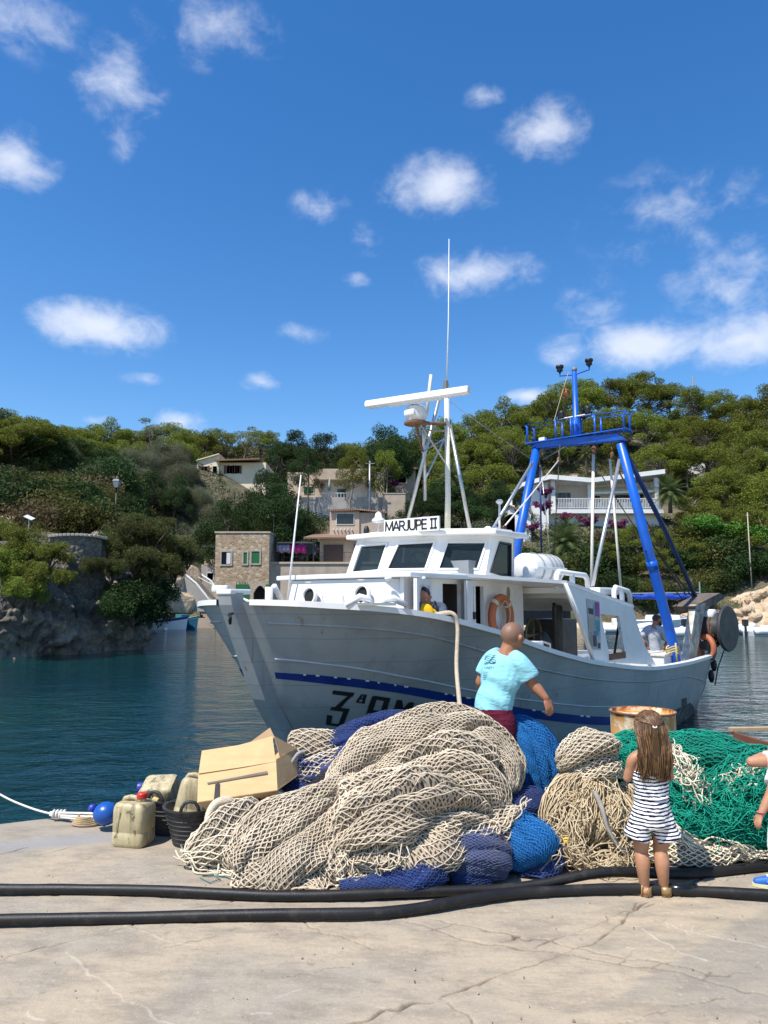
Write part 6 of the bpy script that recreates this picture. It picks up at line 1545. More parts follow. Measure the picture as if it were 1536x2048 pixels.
def carried():
 q=onv(1000,1234,1.14);c_=b2w(q[0],1.16,q[2])
 M3=Matrix.Rotation(TH,3,'Z')@Matrix.Rotation(PI/2,3,'X')
 u=thing('life_ring','faded orange life ring with cream bands hanging on the cabin wall','life ring',c_)
 mb=MB();pts=[(.255*math.cos(a),.27*math.sin(a))for a in np.linspace(0,2*PI,49)]
 rows=[[M3@Vector((x*(1+.24*math.cos(b_)),y*(1+.24*math.cos(b_)),.055*math.sin(b_)))for b_ in np.linspace(0,2*PI,13)[:-1]]for x,y in pts]
 mb.grid(rows,closed_u=True);mb.build('ring',ORANGE,u,True)
 for a0 in(45,135,225,315):
  mb=MB();rows=[[M3@Vector((.255*math.cos(R(a))*(1+.255*math.cos(b_)),.27*math.sin(R(a))*(1+.255*math.cos(b_)),.060*math.sin(b_)))for b_ in np.linspace(0,2*PI,13)[:-1]]for a in(a0-6,a0,a0+6)]
  mb.grid(rows,closed_u=True);mb.build('band',pm('cream_band',(.62,.52,.36),.7),u,True)
 mb=MB();mb.tube([M3@Vector((.10*math.cos(a)*(1.2+.3*math.sin(3*a)),.25*math.sin(a)-.02,.07))for a in np.linspace(0,2*PI,30)],.01,5);mb.build('grab_line',ROPE,u,True)
 q=onv(1093,1140,.9);c_=b2w(q[0],.75,q[2]+.02)
 u=thing('liferaft_canister','white liferaft canister strapped in a cradle on the shelter roof','liferaft',c_,TH)
 mb=MB();M=Matrix.Rotation(PI/2,3,'Y');L_=.56
 mb.lathe([(.01,-L_),(.16,-L_),(.22,-L_+.04),(.25,-L_+.10),(.255,L_-.10),(.22,L_-.04),(.16,L_),(.01,L_)],(0,0,.0),24,M);mb.build('shell',BWHITE,u,auto=40)
 mb=MB();mb.box((0,0,0),(2*L_-.06,.54,.05));mb.build('flange',BWHITE,u,bevel=.01)
 for x in(-.25,.05,.2,.35):mb=MB();mb.lathe([(.262,-.025),(.268,0),(.262,.025)],(x,0,0),24,M,close=False);mb.build('strap',pm('grey_strap',(.45,.45,.43),.7),u,True)
 mb=MB()
 for x in(-.35,.35):mb.box((x,0,-.26),(.06,.5,.16))
 mb.build('cradle',GALV,u)
 a,b_=b2w(*onv(1127,772,-.15)),b2w(*onv(1108,842,-.3))
 u=thing('flag','small faded red and yellow flag on a line beside the blue mast','flag',a)
 mb=MB();mb.tube([b2w(*onv(1137,745,-.1))-a,b2w(*onv(1120,800,-.2))-a,b_-a],.008,5);mb.build('halyard',ROPE,u)
 ex=b2w(*onv(1141,783,-.15))-a;dn=b2w(*onv(1121,790,-.2))-a
 for k0,k1,m_ in((0,.27,pm('faded_red_cloth',(.42,.10,.04),.85)),(.27,.73,pm('faded_orange_cloth',(.50,.26,.05),.85)),(.73,1,pm('faded_red_cloth',(.42,.10,.04),.85))):
  mb=MB();rows=[]
  for i in range(9):
   f=i/8;rows.append([ex*f+dn*k+Vector((0,.05*math.sin(f*7+k),-.03*f*f))for k in(k0,(k0+k1)/2,k1)])
  o=mb.grid(rows).build('flag_stripe',m_,u,True,recalc=False)
  o.modifiers.new('t','SOLIDIFY').thickness=.004
 q=onv(1407,1292,1.2);c_=b2w(q[0],1.25,q[2]-.05)
 u=thing('life_buoy','worn orange life buoy standing against the stern gallows','life ring',c_,TH+R(60))
 mb=MB();rows=[[Vector((.25*math.cos(a)*(1+.26*math.cos(b_)),.07*math.sin(b_),.27*math.sin(a)*(1+.26*math.cos(b_))))for b_ in np.linspace(0,2*PI,13)[:-1]]for a in np.linspace(0,2*PI,41)]
 mb.grid(rows,closed_u=True);mb.build('ring',pm('worn_orange',(.40,.12,.05),.6,(.3,.1,.05),6,.7),u,True)
 for a0 in(60,240):
  mb=MB();rows=[[Vector((.25*math.cos(R(a))*(1+.275*math.cos(b_)),.075*math.sin(b_),.27*math.sin(R(a))*(1+.275*math.cos(b_))))for b_ in np.linspace(0,2*PI,13)[:-1]]for a in(a0-8,a0,a0+8)]
  mb.grid(rows,closed_u=True);mb.build('band',BWHITE,u,True)
carried()
# ================================================================ fishing nets
def netmat(name,c1,c2,knit=None):
 """twine: tone varies along the heap, darker dirt patches"""
 m_,t,b=newmat(name)
 tc=t.n.new('ShaderNodeTexCoord').outputs['Object']
 n1=t.noise(tc,5,4,.6);n2=t.noise(tc,60,3,.6)
 c=t.mix(t.step(n1,.35,.65),c1,c2)
 c=t.mix(t.math('MULTIPLY',t.step(n2,.55,.8),.5),c,tuple(x*.45 for x in c2))
 t.put(b.inputs['Base Color'],c);b.inputs['Roughness'].default_value=.9;b.inputs['Specular IOR Level'].default_value=.15
 t.put(b.inputs['Normal'],t.bump(t.noise(tc,320,2),.5,.002))
 return m_
def knitmat(name,c1,c2,dark,su,sv,wdt=.30):
 """a further layer of netting under the top one: diamond twine pattern on the folded sheet"""
 m_,t,b=newmat(name)
 uv=t.n.new('ShaderNodeTexCoord').outputs['UV']
 ob=t.n.new('ShaderNodeTexCoord').outputs['Object']
 wob=t.noise(ob,9,3,.6)
 sp=t.n.new('ShaderNodeSeparateXYZ');t.l.new(uv,sp.inputs[0])
 u=t.math('ADD',t.math('MULTIPLY',sp.outputs[0],su),t.math('MULTIPLY',wob,1.6));v=t.math('ADD',t.math('MULTIPLY',sp.outputs[1],sv),t.math('MULTIPLY',wob,-1.2))
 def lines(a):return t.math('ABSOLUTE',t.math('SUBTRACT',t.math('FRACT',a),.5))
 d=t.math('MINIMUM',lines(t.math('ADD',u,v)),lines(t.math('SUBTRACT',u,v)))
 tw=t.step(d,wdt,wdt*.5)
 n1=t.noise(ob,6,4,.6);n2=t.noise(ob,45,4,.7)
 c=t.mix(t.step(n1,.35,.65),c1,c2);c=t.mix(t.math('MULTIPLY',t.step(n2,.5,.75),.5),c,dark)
 c=t.mix(tw,dark,c)  # shade in the gaps between strands is painted as the dark tone
 t.put(b.inputs['Base Color'],c);b.inputs['Roughness'].default_value=.95;b.inputs['Specular IOR Level'].default_value=.1
 t.put(b.inputs['Normal'],t.bump(tw,.8,.006,t.bump(n2,.5,.006)))
 return m_
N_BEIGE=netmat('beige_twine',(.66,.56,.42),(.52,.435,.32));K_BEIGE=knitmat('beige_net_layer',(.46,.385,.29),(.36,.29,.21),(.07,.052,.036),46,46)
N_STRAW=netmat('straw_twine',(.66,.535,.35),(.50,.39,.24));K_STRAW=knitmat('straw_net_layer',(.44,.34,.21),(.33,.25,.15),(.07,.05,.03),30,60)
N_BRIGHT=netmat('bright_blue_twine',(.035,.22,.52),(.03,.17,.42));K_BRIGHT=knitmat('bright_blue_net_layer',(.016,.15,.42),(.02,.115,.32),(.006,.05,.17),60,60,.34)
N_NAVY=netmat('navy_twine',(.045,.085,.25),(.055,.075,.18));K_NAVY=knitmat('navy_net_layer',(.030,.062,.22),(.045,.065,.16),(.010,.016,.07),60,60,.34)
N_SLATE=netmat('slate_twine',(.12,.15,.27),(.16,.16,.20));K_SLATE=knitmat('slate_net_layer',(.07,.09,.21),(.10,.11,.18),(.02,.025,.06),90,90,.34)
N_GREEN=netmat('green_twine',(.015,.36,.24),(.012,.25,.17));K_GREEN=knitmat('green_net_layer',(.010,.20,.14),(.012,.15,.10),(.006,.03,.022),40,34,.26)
N_WHITE=netmat('white_cord',(.78,.69,.53),(.64,.55,.40))
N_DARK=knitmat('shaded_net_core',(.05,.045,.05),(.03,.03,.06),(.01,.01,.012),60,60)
def tubes_np(L,r,N=None,sides=4):
 """L: (lines, points, 3) -> tube mesh arrays"""
 nl,npt,_=L.shape
 T=np.gradient(L,axis=1);T/=np.linalg.norm(T,axis=2,keepdims=True)+1e-9
 if N is None:N=np.broadcast_to(np.array([.31,-.87,.38]),L.shape)
 U=np.cross(T,N);U/=np.linalg.norm(U,axis=2,keepdims=True)+1e-9
 Wv=np.cross(U,T)
 rr=r if np.ndim(r)==0 else np.asarray(r)[...,None]
 rings=[L+rr*(math.cos(2*PI*k/sides)*U+math.sin(2*PI*k/sides)*Wv)for k in range(sides)]
 V=np.stack(rings,2).reshape(-1,3)
 b_=(np.arange(nl)[:,None]*npt+np.arange(npt-1)[None]).reshape(-1)*sides
 F=[]
 for k in range(sides):
  kk=(k+1)%sides
  F.append(np.stack([b_+k,b_+kk,b_+sides+kk,b_+sides+k],-1))
 return V,np.vstack(F)
YK=1.065
class Net:
 """one heaped net: folded lobes (an inner layered sheet plus real twine on top)"""
 def __init__(s,name,label,cat='fishing net',group=None):
  s.name,s.label,s.cat,s.group=name,label,cat,group
  s.V=[];s.F=[];s.M=[];s.UV=[];s.n=0;s.mats=[];s.seed=abs(hash(label))%1000 if 0 else sum(map(ord,label))%997
 def mi(s,m):
  if m not in s.mats:s.mats.append(m)
  return s.mats.index(m)
 def put(s,V,F,m,uv=None):
  s.V.append(V);s.F.append(F+s.n);s.M.append(np.full(len(F),s.mi(m),np.int32));s.UV.append(uv if uv is not None else np.zeros((len(V),2)));s.n+=len(V)
 def lobe(s,path,knit,twine=None,cell=(.036,.034),tr=.0055,depth=1.5,fold=.10,nf=5,rough=.10,jit=.22,lift=.012,out=0.0,nphi=None,seed=None,ends=.25):
  """path rows: (px, py, Y, radius_px)"""
  seed=seed if seed is not None else s.seed+len(s.V)*13
  pts=np.array([[*P(x,y,Y*YK),r*Y*YK/FPX]for x,y,Y,r in path])
  n=90
  c4=spline(pts,n);C=c4[:,:3];Rr=np.maximum(c4[:,3],.01)
  seg=np.linalg.norm(np.diff(C,axis=0),axis=1);L=np.concatenate([[0],np.cumsum(seg)]);tot=L[-1]
  T=np.gradient(C,axis=0);T/=np.linalg.norm(T,axis=1)[:,None]
  B=np.tile([0,1.,0],(n,1));B-=T*(B*T).sum(1)[:,None];B/=np.linalg.norm(B,axis=1)[:,None]
  Nn=np.cross(T,B)
  e=np.minimum(L,tot-L)/(np.maximum(Rr,.02)*max(ends,.01)*2)
  cap=np.sqrt(np.clip(1-(1-np.clip(e,0,1))**2,.0,1))*.97+.03
  Rr=Rr*cap
  circ=2*PI*float(np.mean(Rr))*math.sqrt((1+depth**2)/2)
  def surf(u,ph,off=0.0):
   """u in 0..1 along, ph angle"""
   i=np.clip(u,0,1)*(n-1);i0=np.clip(i.astype(int),0,n-2);f=(i-i0)[...,None]
   g=lambda a:a[i0]*(1-f)+a[i0+1]*f
   c,b_,nn=g(C),g(B),g(Nn);r=g(Rr[:,None])[...,0]
   ll=np.clip(u,0,1)*tot
   cs,sn=np.cos(ph),np.sin(ph)
   q=np.stack([cs*1.5+seed,sn*1.5,ll*2.2],-1)
   w1=vnoise(q*.9)*2.2
   fd=np.abs(np.sin(ph*nf*.5+w1+vnoise(np.stack([ll*3,ll*0+seed,ll*0],-1))*1.5))
   d=1+fold*(1-2*(1-fd)**2)*1.15+rough*(fbm(q*1.7,4)+.8*vnoise(q*.8+5))-.05
   ro=r*d+off
   p=c+nn*(cs*ro)[...,None]+b_*(sn*ro*depth)[...,None]
   z=p[...,2];fl=.012+.02*np.abs(vnoise(p*8))
   p[...,2]=np.where(z<fl,fl+(z-fl)*.03,z)
   return p
  nu,nv=max(24,int(tot/.016)),max(28,int(circ/.016));nu,nv=min(nu,150),min(nv,170)
  U,PH=np.meshgrid(np.linspace(0,1,nu),np.linspace(0,2*PI,nv),indexing='ij')
  V=surf(U,PH)
  i=np.arange(nu-1)[:,None]*nv+np.arange(nv-1)[None]
  F=np.stack([i,i+nv,i+nv+1,i+1],-1).reshape(-1,4)
  s.put(V.reshape(-1,3),F,knit,np.stack([U*tot,PH/(2*PI)*circ],-1).reshape(-1,2))
  if twine is None:return s
  rng=np.random.default_rng(seed+5)
  nr=max(6,int(tot/cell[0]));nc=max(8,int(circ/cell[1]))
  sub=2
  k=np.arange(nr*sub+1)
  j=np.arange(nc)[:,None]
  for sgn in(1,-1):
   u=(k/(nr*sub))[None]+0*j
   ph=(j+sgn*.5*k[None]/sub)/nc*2*PI
   jq=np.stack([u*tot/cell[0]*.35+seed,np.cos(ph)*nc*.06,np.sin(ph)*nc*.06],-1)
   u2=u+jit*vnoise(jq)*cell[0]/tot*1.4
   ph2=ph+jit*vnoise(jq+31)*2*PI/nc*1.4
   p=surf(np.clip(u2,0,1),ph2,lift)
   p+=rng.normal(size=p.shape)*tr*.35
   ctr=surf(np.clip(u2,0,1),ph2,lift-.02);Nv=p-ctr;Nv/=np.linalg.norm(Nv,axis=2,keepdims=True)+1e-9
   V,F=tubes_np(p,tr,Nv)
   s.put(V,F,twine)
  return s
 def cords(s,path,m,n=14,spread=.10,r=.006,seed=3,wig=.03,flat=1.0,npt=40):
  pts=np.array([[*P(x,y,Y*YK)]for x,y,Y in path]);C=spline(pts,npt)
  rng=np.random.default_rng(seed)
  Ls=[]
  for k in range(n):
   o=rng.normal(size=3)*spread*np.array([.6,1,.5*flat]);ph=rng.uniform(0,6.28,3);fr=rng.uniform(.6,2.2,3)
   tt=np.linspace(0,6.28,npt)[:,None]
   w=wig*np.sin(tt*fr+ph)+.6*wig*np.sin(tt*fr*2.7+ph*2)
   p=C+o*(.5+.5*np.sin(np.linspace(0,PI,npt))[:,None])+w
   p[:,2]=np.maximum(p[:,2],.008+rng.uniform(0,.02));Ls.append(p)
  V,F=tubes_np(np.array(Ls),r,None,5);s.put(V,F,m);return s
 def rope(s,path,m,r=.018,n=50):
  pts=np.array([[*P(x,y,Y*YK)]for x,y,Y in path]);C=spline(pts,n)
  k=np.arange(n*6);C2=spline(C,n*6)
  a=k*.55
  for ph in(0,2.09,4.19):
   T=np.gradient(C2,axis=0);T/=np.linalg.norm(T,axis=1)[:,None]
   A=np.cross(T,[.3,-.9,.3]);A/=np.linalg.norm(A,axis=1)[:,None];Bq=np.cross(T,A)
   q=C2+r*.5*(np.cos(a+ph)[:,None]*A+np.sin(a+ph)[:,None]*Bq)
   V,F=tubes_np(q[None],r*.62,None,6);s.put(V,F,m)
  return s
 def done(s):
  o=np_mesh(s.name,np.vstack(s.V),np.vstack(s.F),s.mats,None,True,np.concatenate(s.M),np.vstack(s.UV))
  return setp(o,s.label,s.cat,s.group)
FN=(.023,.020)
n_=Net('beige_net','big beige net arched over the top of the heap in front of the man')
n_.lobe([(668,1622,5.22,36),(708,1580,5.36,54),(756,1540,5.46,64),(818,1510,5.54,62),(890,1486,5.58,60),(950,1490,5.56,54),(996,1528,5.5,44),(1002,1596,5.42,30)],K_BEIGE,N_BEIGE,FN,.0038,depth=1.35,fold=.19,nf=6,rough=.16,lift=.008)
n_.lobe([(760,1600,5.14,14),(800,1572,5.10,20),(850,1560,5.10,18),(900,1580,5.08,20),(930,1620,5.06,16)],K_BEIGE,N_BEIGE,(.028,.024),.005,depth=1.0,fold=.3,nf=4,rough=.3)
n_.lobe([(800,1555,5.30,42),(865,1530,5.28,50),(925,1525,5.28,50),(985,1548,5.32,46)],K_BEIGE,N_BEIGE,(.04,.03),.005,depth=1.0,fold=.2,nf=6,rough=.2,jit=.5)
n_.lobe([(868,1570,5.16,26),(905,1545,5.14,34),(950,1560,5.14,36),(985,1592,5.16,30),(960,1622,5.14,24)],K_BEIGE,N_BEIGE,(.024,.026),.0045,depth=1.1,fold=.16,nf=6,rough=.14)
n_.lobe([(680,1588,5.14,16),(740,1572,5.12,20),(820,1560,5.12,20),(880,1530,5.16,18),(905,1495,5.22,14)],K_BEIGE,N_BEIGE,(.03,.022),.006,depth=1.0,fold=.25,nf=5,rough=.25,jit=.5)
n_.cords([(690,1560,5.15),(760,1590,5.08),(840,1575,5.08),(890,1560,5.1)],N_BEIGE,10,.05,.007,4)
n_.done()
n_=Net('beige_net','wide fine-meshed beige net spread at the left front of the heap by the hose')
n_.lobe([(690,1590,5.34,32),(646,1640,5.20,66),(606,1692,5.10,98),(588,1740,5.04,116),(580,1782,5.02,118)],K_BEIGE,N_BEIGE,(.024,.022),.004,depth=.75,fold=.15,nf=5,rough=.15,ends=.12,lift=.008)
n_.lobe([(690,1560,5.24,13),(640,1592,5.16,17),(572,1636,5.04,20),(512,1692,4.92,22),(474,1745,4.86,24)],K_BEIGE,N_BEIGE,(.026,.026),.005,depth=1.1,fold=.2,nf=4,rough=.15)
n_.lobe([(470,1762,4.88,22),(520,1758,4.84,26),(570,1772,4.82,20),(640,1776,4.82,18)],K_BEIGE,N_BEIGE,(.024,.03),.005,depth=1.2,fold=.2,nf=4,rough=.15)
n_.lobe([(705,1600,5.10,22),(700,1650,5.02,26),(690,1710,4.92,34),(680,1768,4.86,40)],K_BEIGE,N_BEIGE,(.03,.03),.005,depth=1.0,fold=.18,nf=5,rough=.2)
n_.cords([(690,1700,4.86),(672,1740,4.82),(690,1780,4.80)],N_WHITE,12,.04,.006,9)
n_.done()
n_=Net('beige_net','coarse loose-meshed beige net bulging in the middle front of the heap')
n_.lobe([(690,1700,5.02,40),(755,1665,4.98,76),(835,1645,5.00,84),(915,1640,5.08,66),(962,1650,5.14,40)],K_BEIGE,N_BEIGE,(.040,.025),.0044,depth=.9,fold=.26,nf=8,rough=.22,jit=.7)
n_.lobe([(735,1590,5.08,20),(715,1625,5.02,34),(690,1665,4.98,34),(660,1690,4.98,22)],K_BEIGE,N_BEIGE,(.03,.028),.005,depth=1.0,fold=.14,nf=4,rough=.14)
n_.lobe([(700,1755,4.88,30),(765,1752,4.86,40),(835,1738,4.88,36),(880,1700,4.92,30)],K_BEIGE,N_BEIGE,(.044,.025),.0045,depth=1.0,fold=.25,nf=6,rough=.25,jit=.6)
n_.cords([(740,1600,4.98),(720,1660,4.90),(700,1720,4.84),(740,1745,4.82)],N_BEIGE,16,.06,.0045,12,.04)
n_.cords([(840,1600,4.95),(800,1680,4.84),(775,1720,4.82),(800,1735,4.80)],N_BEIGE,26,.085,.0045,15,.04)
n_.cords([(920,1600,5.0),(900,1660,4.90),(870,1720,4.84)],N_BEIGE,14,.06,.0055,18,.03)
n_.rope([(722,1592,5.0),(715,1625,4.93),(690,1660,4.90),(672,1690,4.90)],N_BEIGE,.018)
n_.done()
n_=Net('beige_net','small coarse beige net between the dark-blue nets at the right of the heap')
n_.lobe([(905,1695,5.00,26),(950,1678,5.02,36),(995,1650,5.08,34),(1030,1622,5.16,20)],K_BEIGE,N_BEIGE,(.034,.028),.005,depth=1.0,fold=.18,nf=5,rough=.18,jit=.4)
n_.cords([(950,1640,5.0),(1000,1650,4.98),(1050,1600,5.1)],N_BEIGE,8,.035,.0045,5);n_.done()
n_=Net('beige_net','loose coarse beige net beside the black tub at the left end of the heap')
n_.lobe([(372,1722,5.20,20),(425,1700,5.22,46),(485,1672,5.28,58),(540,1640,5.36,46)],K_BEIGE,N_WHITE,(.05,.04),.005,depth=1.1,fold=.16,nf=6,rough=.2,jit=.5)
n_.lobe([(440,1635,5.42,24),(490,1630,5.42,36),(545,1620,5.45,34)],K_BEIGE,N_BEIGE,(.05,.045),.0055,depth=1.2,fold=.15,nf=4,rough=.2,jit=.5)
n_.cords([(365,1700,5.14),(420,1740,5.06),(480,1745,5.0),(540,1700,5.05)],N_WHITE,14,.05,.006,21,.03)
n_.rope([(420,1668,5.18),(418,1635,5.2),(432,1608,5.24),(462,1600,5.28),(500,1604,5.34)],N_BEIGE,.030);n_.done()
n_=Net('beige_net','rolled beige net behind the cardboard box at the back of the heap')
n_.lobe([(575,1492,5.95,18),(620,1490,5.95,26),(675,1497,5.95,26),(700,1520,5.9,18)],K_BEIGE,N_BEIGE,(.042,.04),.005,depth=1.2,fold=.12,nf=4)
n_.lobe([(585,1558,5.72,18),(640,1540,5.74,24),(700,1518,5.74,22)],K_BEIGE,N_BEIGE,(.04,.036),.0055,depth=1.2,fold=.12,nf=4);n_.done()
n_=Net('navy_net','navy fine-meshed net draped over the back of the heap below the hull lettering')
n_.lobe([(640,1512,5.98,28),(690,1500,5.98,38),(745,1482,5.98,42),(800,1466,5.98,38),(850,1460,5.95,26)],K_NAVY,N_NAVY,(.019,.016),.0016,depth=1.2,fold=.14,nf=6,rough=.2,jit=.6)
n_.lobe([(570,1540,5.82,26),(610,1556,5.75,30),(680,1540,5.8,34),(720,1500,5.85,30)],K_NAVY,N_NAVY,(.019,.016),.0016,depth=1.2,fold=.14,nf=6,rough=.2)
n_.lobe([(640,1545,5.64,12),(690,1530,5.62,15),(730,1512,5.62,12)],K_SLATE,None,depth=1,fold=.1,nf=4)
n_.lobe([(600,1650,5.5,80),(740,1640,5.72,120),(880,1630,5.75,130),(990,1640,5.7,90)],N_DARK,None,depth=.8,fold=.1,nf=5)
n_.rope([(562,1552,5.64),(580,1530,5.62),(596,1508,5.62),(608,1504,5.64)],pm('grey_rope',(.32,.33,.35),.85),.014);n_.done()
n_=Net('bright_blue_net','large bright blue net standing at the right back of the beige heap')
n_.lobe([(1004,1450,5.95,26),(1040,1486,5.92,48),(1062,1535,5.88,56),(1068,1590,5.82,50),(1050,1640,5.72,44)],K_BRIGHT,N_BRIGHT,(.019,.015),.0015,depth=1.1,fold=.10,nf=15,rough=.15);n_.done()
n_=Net('bright_blue_net','small rounded bright blue net with grey rope edge at the front right of the heap')
n_.lobe([(1000,1645,5.20,18),(1030,1664,5.12,42),(1056,1698,5.06,58),(1075,1735,5.02,46)],K_BRIGHT,N_BRIGHT,(.019,.015),.0015,depth=1.0,fold=.09,nf=12,rough=.13)
n_.lobe([(1035,1750,5.02,12),(1075,1742,5.0,20),(1105,1715,5.05,18),(1100,1675,5.12,12)],K_NAVY,N_NAVY,(.019,.016),.0016,depth=1.3,fold=.06,nf=5)
n_.rope([(1086,1652,5.12),(1102,1680,5.04),(1100,1715,4.97),(1080,1742,4.93)],pm('grey_rope',(.32,.33,.35),.85),.012);n_.done()
n_=Net('navy_net','navy net fold between the beige net and the large bright blue net')
n_.lobe([(985,1628,5.35,14),(1025,1612,5.35,22),(1065,1606,5.4,26),(1085,1640,5.4,22)],K_NAVY,N_NAVY,(.019,.016),.0016,depth=1.2,fold=.1,nf=5);n_.done()
n_=Net('slate_net','slate-blue crumpled net low at the front of the heap')
n_.lobe([(885,1735,4.94,22),(925,1712,4.92,38),(970,1714,4.92,40),(1014,1728,4.95,28)],K_SLATE,N_SLATE,(.014,.013),.0018,depth=1.1,fold=.14,nf=6,rough=.15)
n_.lobe([(900,1760,4.86,14),(940,1748,4.85,23),(985,1752,4.86,18)],K_NAVY,N_NAVY,(.019,.016),.0016,depth=1.2,fold=.08,nf=5);n_.done()
n_=Net('navy_net','navy net spilling onto the quay under the coarse beige net')
n_.lobe([(680,1778,4.72,10),(760,1772,4.70,17),(830,1757,4.70,26),(882,1728,4.76,24)],K_NAVY,N_NAVY,(.019,.016),.0016,depth=1.2,fold=.1,nf=5)
n_.rope([(886,1712,4.86),(893,1740,4.83),(884,1766,4.82),(850,1778,4.82)],pm('grey_rope',(.32,.33,.35),.85),.010);n_.done()
n_=Net('straw_net','straw-coloured stringy net heaped left of the girl')
n_.lobe([(1185,1560,5.48,44),(1172,1600,5.42,66),(1165,1650,5.34,78),(1170,1700,5.28,78)],K_STRAW,N_STRAW,(.075,.026),.0042,depth=.9,fold=.14,nf=7,rough=.16,jit=.7)
n_.lobe([(1215,1570,5.50,34),(1235,1620,5.45,46),(1245,1675,5.4,46),(1250,1710,5.38,30)],K_STRAW,N_STRAW,(.075,.026),.0042,depth=.9,fold=.14,nf=6,rough=.16,jit=.7)
n_.lobe([(1120,1535,5.55,16),(1150,1522,5.50,30),(1185,1512,5.50,36),(1218,1512,5.55,28)],K_BEIGE,N_WHITE,(.022,.020),.0036,depth=1.2,fold=.3,nf=6,rough=.32)
n_.lobe([(1150,1560,5.42,20),(1200,1540,5.42,22),(1225,1530,5.5,18)],K_BEIGE,N_WHITE,(.022,.020),.0036,depth=1.2,fold=.3,nf=6,rough=.32)
for k,pth in enumerate([[(1150,1570,5.3),(1120,1620,5.2),(1105,1670,5.12),(1130,1710,5.08)],[(1180,1570,5.28),(1165,1630,5.15),(1150,1690,5.05),(1170,1722,5.05)],[(1215,1570,5.3),(1230,1630,5.18),(1235,1690,5.1),(1215,1722,5.1)],[(1100,1690,5.1),(1150,1715,5.02),(1220,1720,5.02),(1270,1715,5.1)]]):
 n_.cords(pth,N_STRAW,26,.09,.0036,40+k,.045)
n_.rope([(1190,1585,5.15),(1205,1620,5.08),(1215,1655,5.05),(1235,1690,5.04),(1250,1705,5.05)],pm('weathered_rope',(.30,.28,.24),.9,(.22,.2,.17),20,.7),.017);n_.done()
n_=Net('green_net','emerald green trawl net heaped behind the girl on the quay edge')
G1=dict(twine=N_GREEN,cell=(.042,.028),tr=.0028,jit=.7)
n_.lobe([(1205,1500,5.80,22),(1270,1522,5.78,52),(1345,1548,5.74,72),(1430,1560,5.66,82),(1510,1592,5.6,74),(1600,1604,5.6,72)],K_GREEN,depth=1.0,fold=.14,nf=7,rough=.14,**G1)
n_.lobe([(1240,1570,5.65,30),(1310,1610,5.5,54),(1390,1640,5.38,52),(1470,1665,5.3,46),(1560,1690,5.25,40)],K_GREEN,depth=1.0,fold=.14,nf=6,rough=.14,**G1)
n_.lobe([(1420,1640,5.5,34),(1455,1590,5.48,58),(1510,1580,5.46,70),(1570,1600,5.45,70)],K_GREEN,depth=.9,fold=.14,nf=7,rough=.14,**G1)
n_.lobe([(1420,1522,5.76,24),(1470,1516,5.74,20),(1520,1526,5.72,20)],K_GREEN,depth=1.0,fold=.14,nf=5,rough=.2,**G1)
for k,pth in enumerate([[(1240,1500,5.5),(1330,1560,5.36),(1420,1600,5.24),(1500,1620,5.2)],[(1440,1600,5.2),(1480,1560,5.22),(1540,1530,5.3)],[(1350,1640,5.2),(1430,1620,5.18),(1520,1640,5.15)]]):
 n_.cords(pth,N_GREEN,30,.16,.0032,60+k,.05)
n_.cords([(1345,1500,5.42),(1370,1540,5.32),(1400,1590,5.25)],N_WHITE,22,.09,.0045,71,.05)
n_.cords([(1450,1570,5.25),(1490,1545,5.28),(1536,1530,5.3)],N_WHITE,10,.05,.0045,72,.04);n_.done()
n_=Net('white_cord_net','cream cords and rolled net edge along the foot of the green net')
n_.cords([(1330,1640,5.22),(1370,1680,5.1),(1430,1696,5.16),(1500,1694,5.18),(1560,1704,5.16)],N_WHITE,22,.045,.0062,81,.02)
n_.cords([(1270,1706,5.22),(1340,1706,5.2),(1420,1702,5.2),(1500,1704,5.18),(1580,1700,5.18)],N_WHITE,22,.055,.006,82,.045)
n_.cords([(1450,1682,5.18),(1480,1708,5.14),(1530,1692,5.16),(1490,1680,5.18),(1460,1704,5.15),(1520,1712,5.13)],N_WHITE,11,.04,.006,83,.03)
n_.lobe([(1255,1700,5.2,12),(1330,1706,5.12,14),(1400,1712,5.06,13),(1460,1712,5.04,10)],K_STRAW,N_WHITE,(.03,.03),.005,depth=1.3,fold=.2,nf=4,rough=.2);n_.done()
def float_(px,py,Y,r,mat_,label,sc=(1,1,.8)):
 c=P(px,py,Y*YK);u=thing('net_float',label,'float',c)
 mb=MB();mb.ball((0,0,0),r,16,10,sc);mb.build('body',mat_,u,True)
 mb=MB();mb.tube([(-r*1.05,0,0),(r*1.05,0,0)],r*.2,8);mb.build('eyelet',BLACKM,u)
float_(1133,1682,5.06,.036,pm('yellow_float_paint',(.60,.42,.04),.6,(.5,.36,.06),12),'worn yellow net float on the straw net left of the girl')
float_(1352,1676,5.12,.03,pm('amber_float_paint',(.40,.27,.03),.6,(.28,.2,.04),12),'dull amber net float among the cream cords right of the girl')
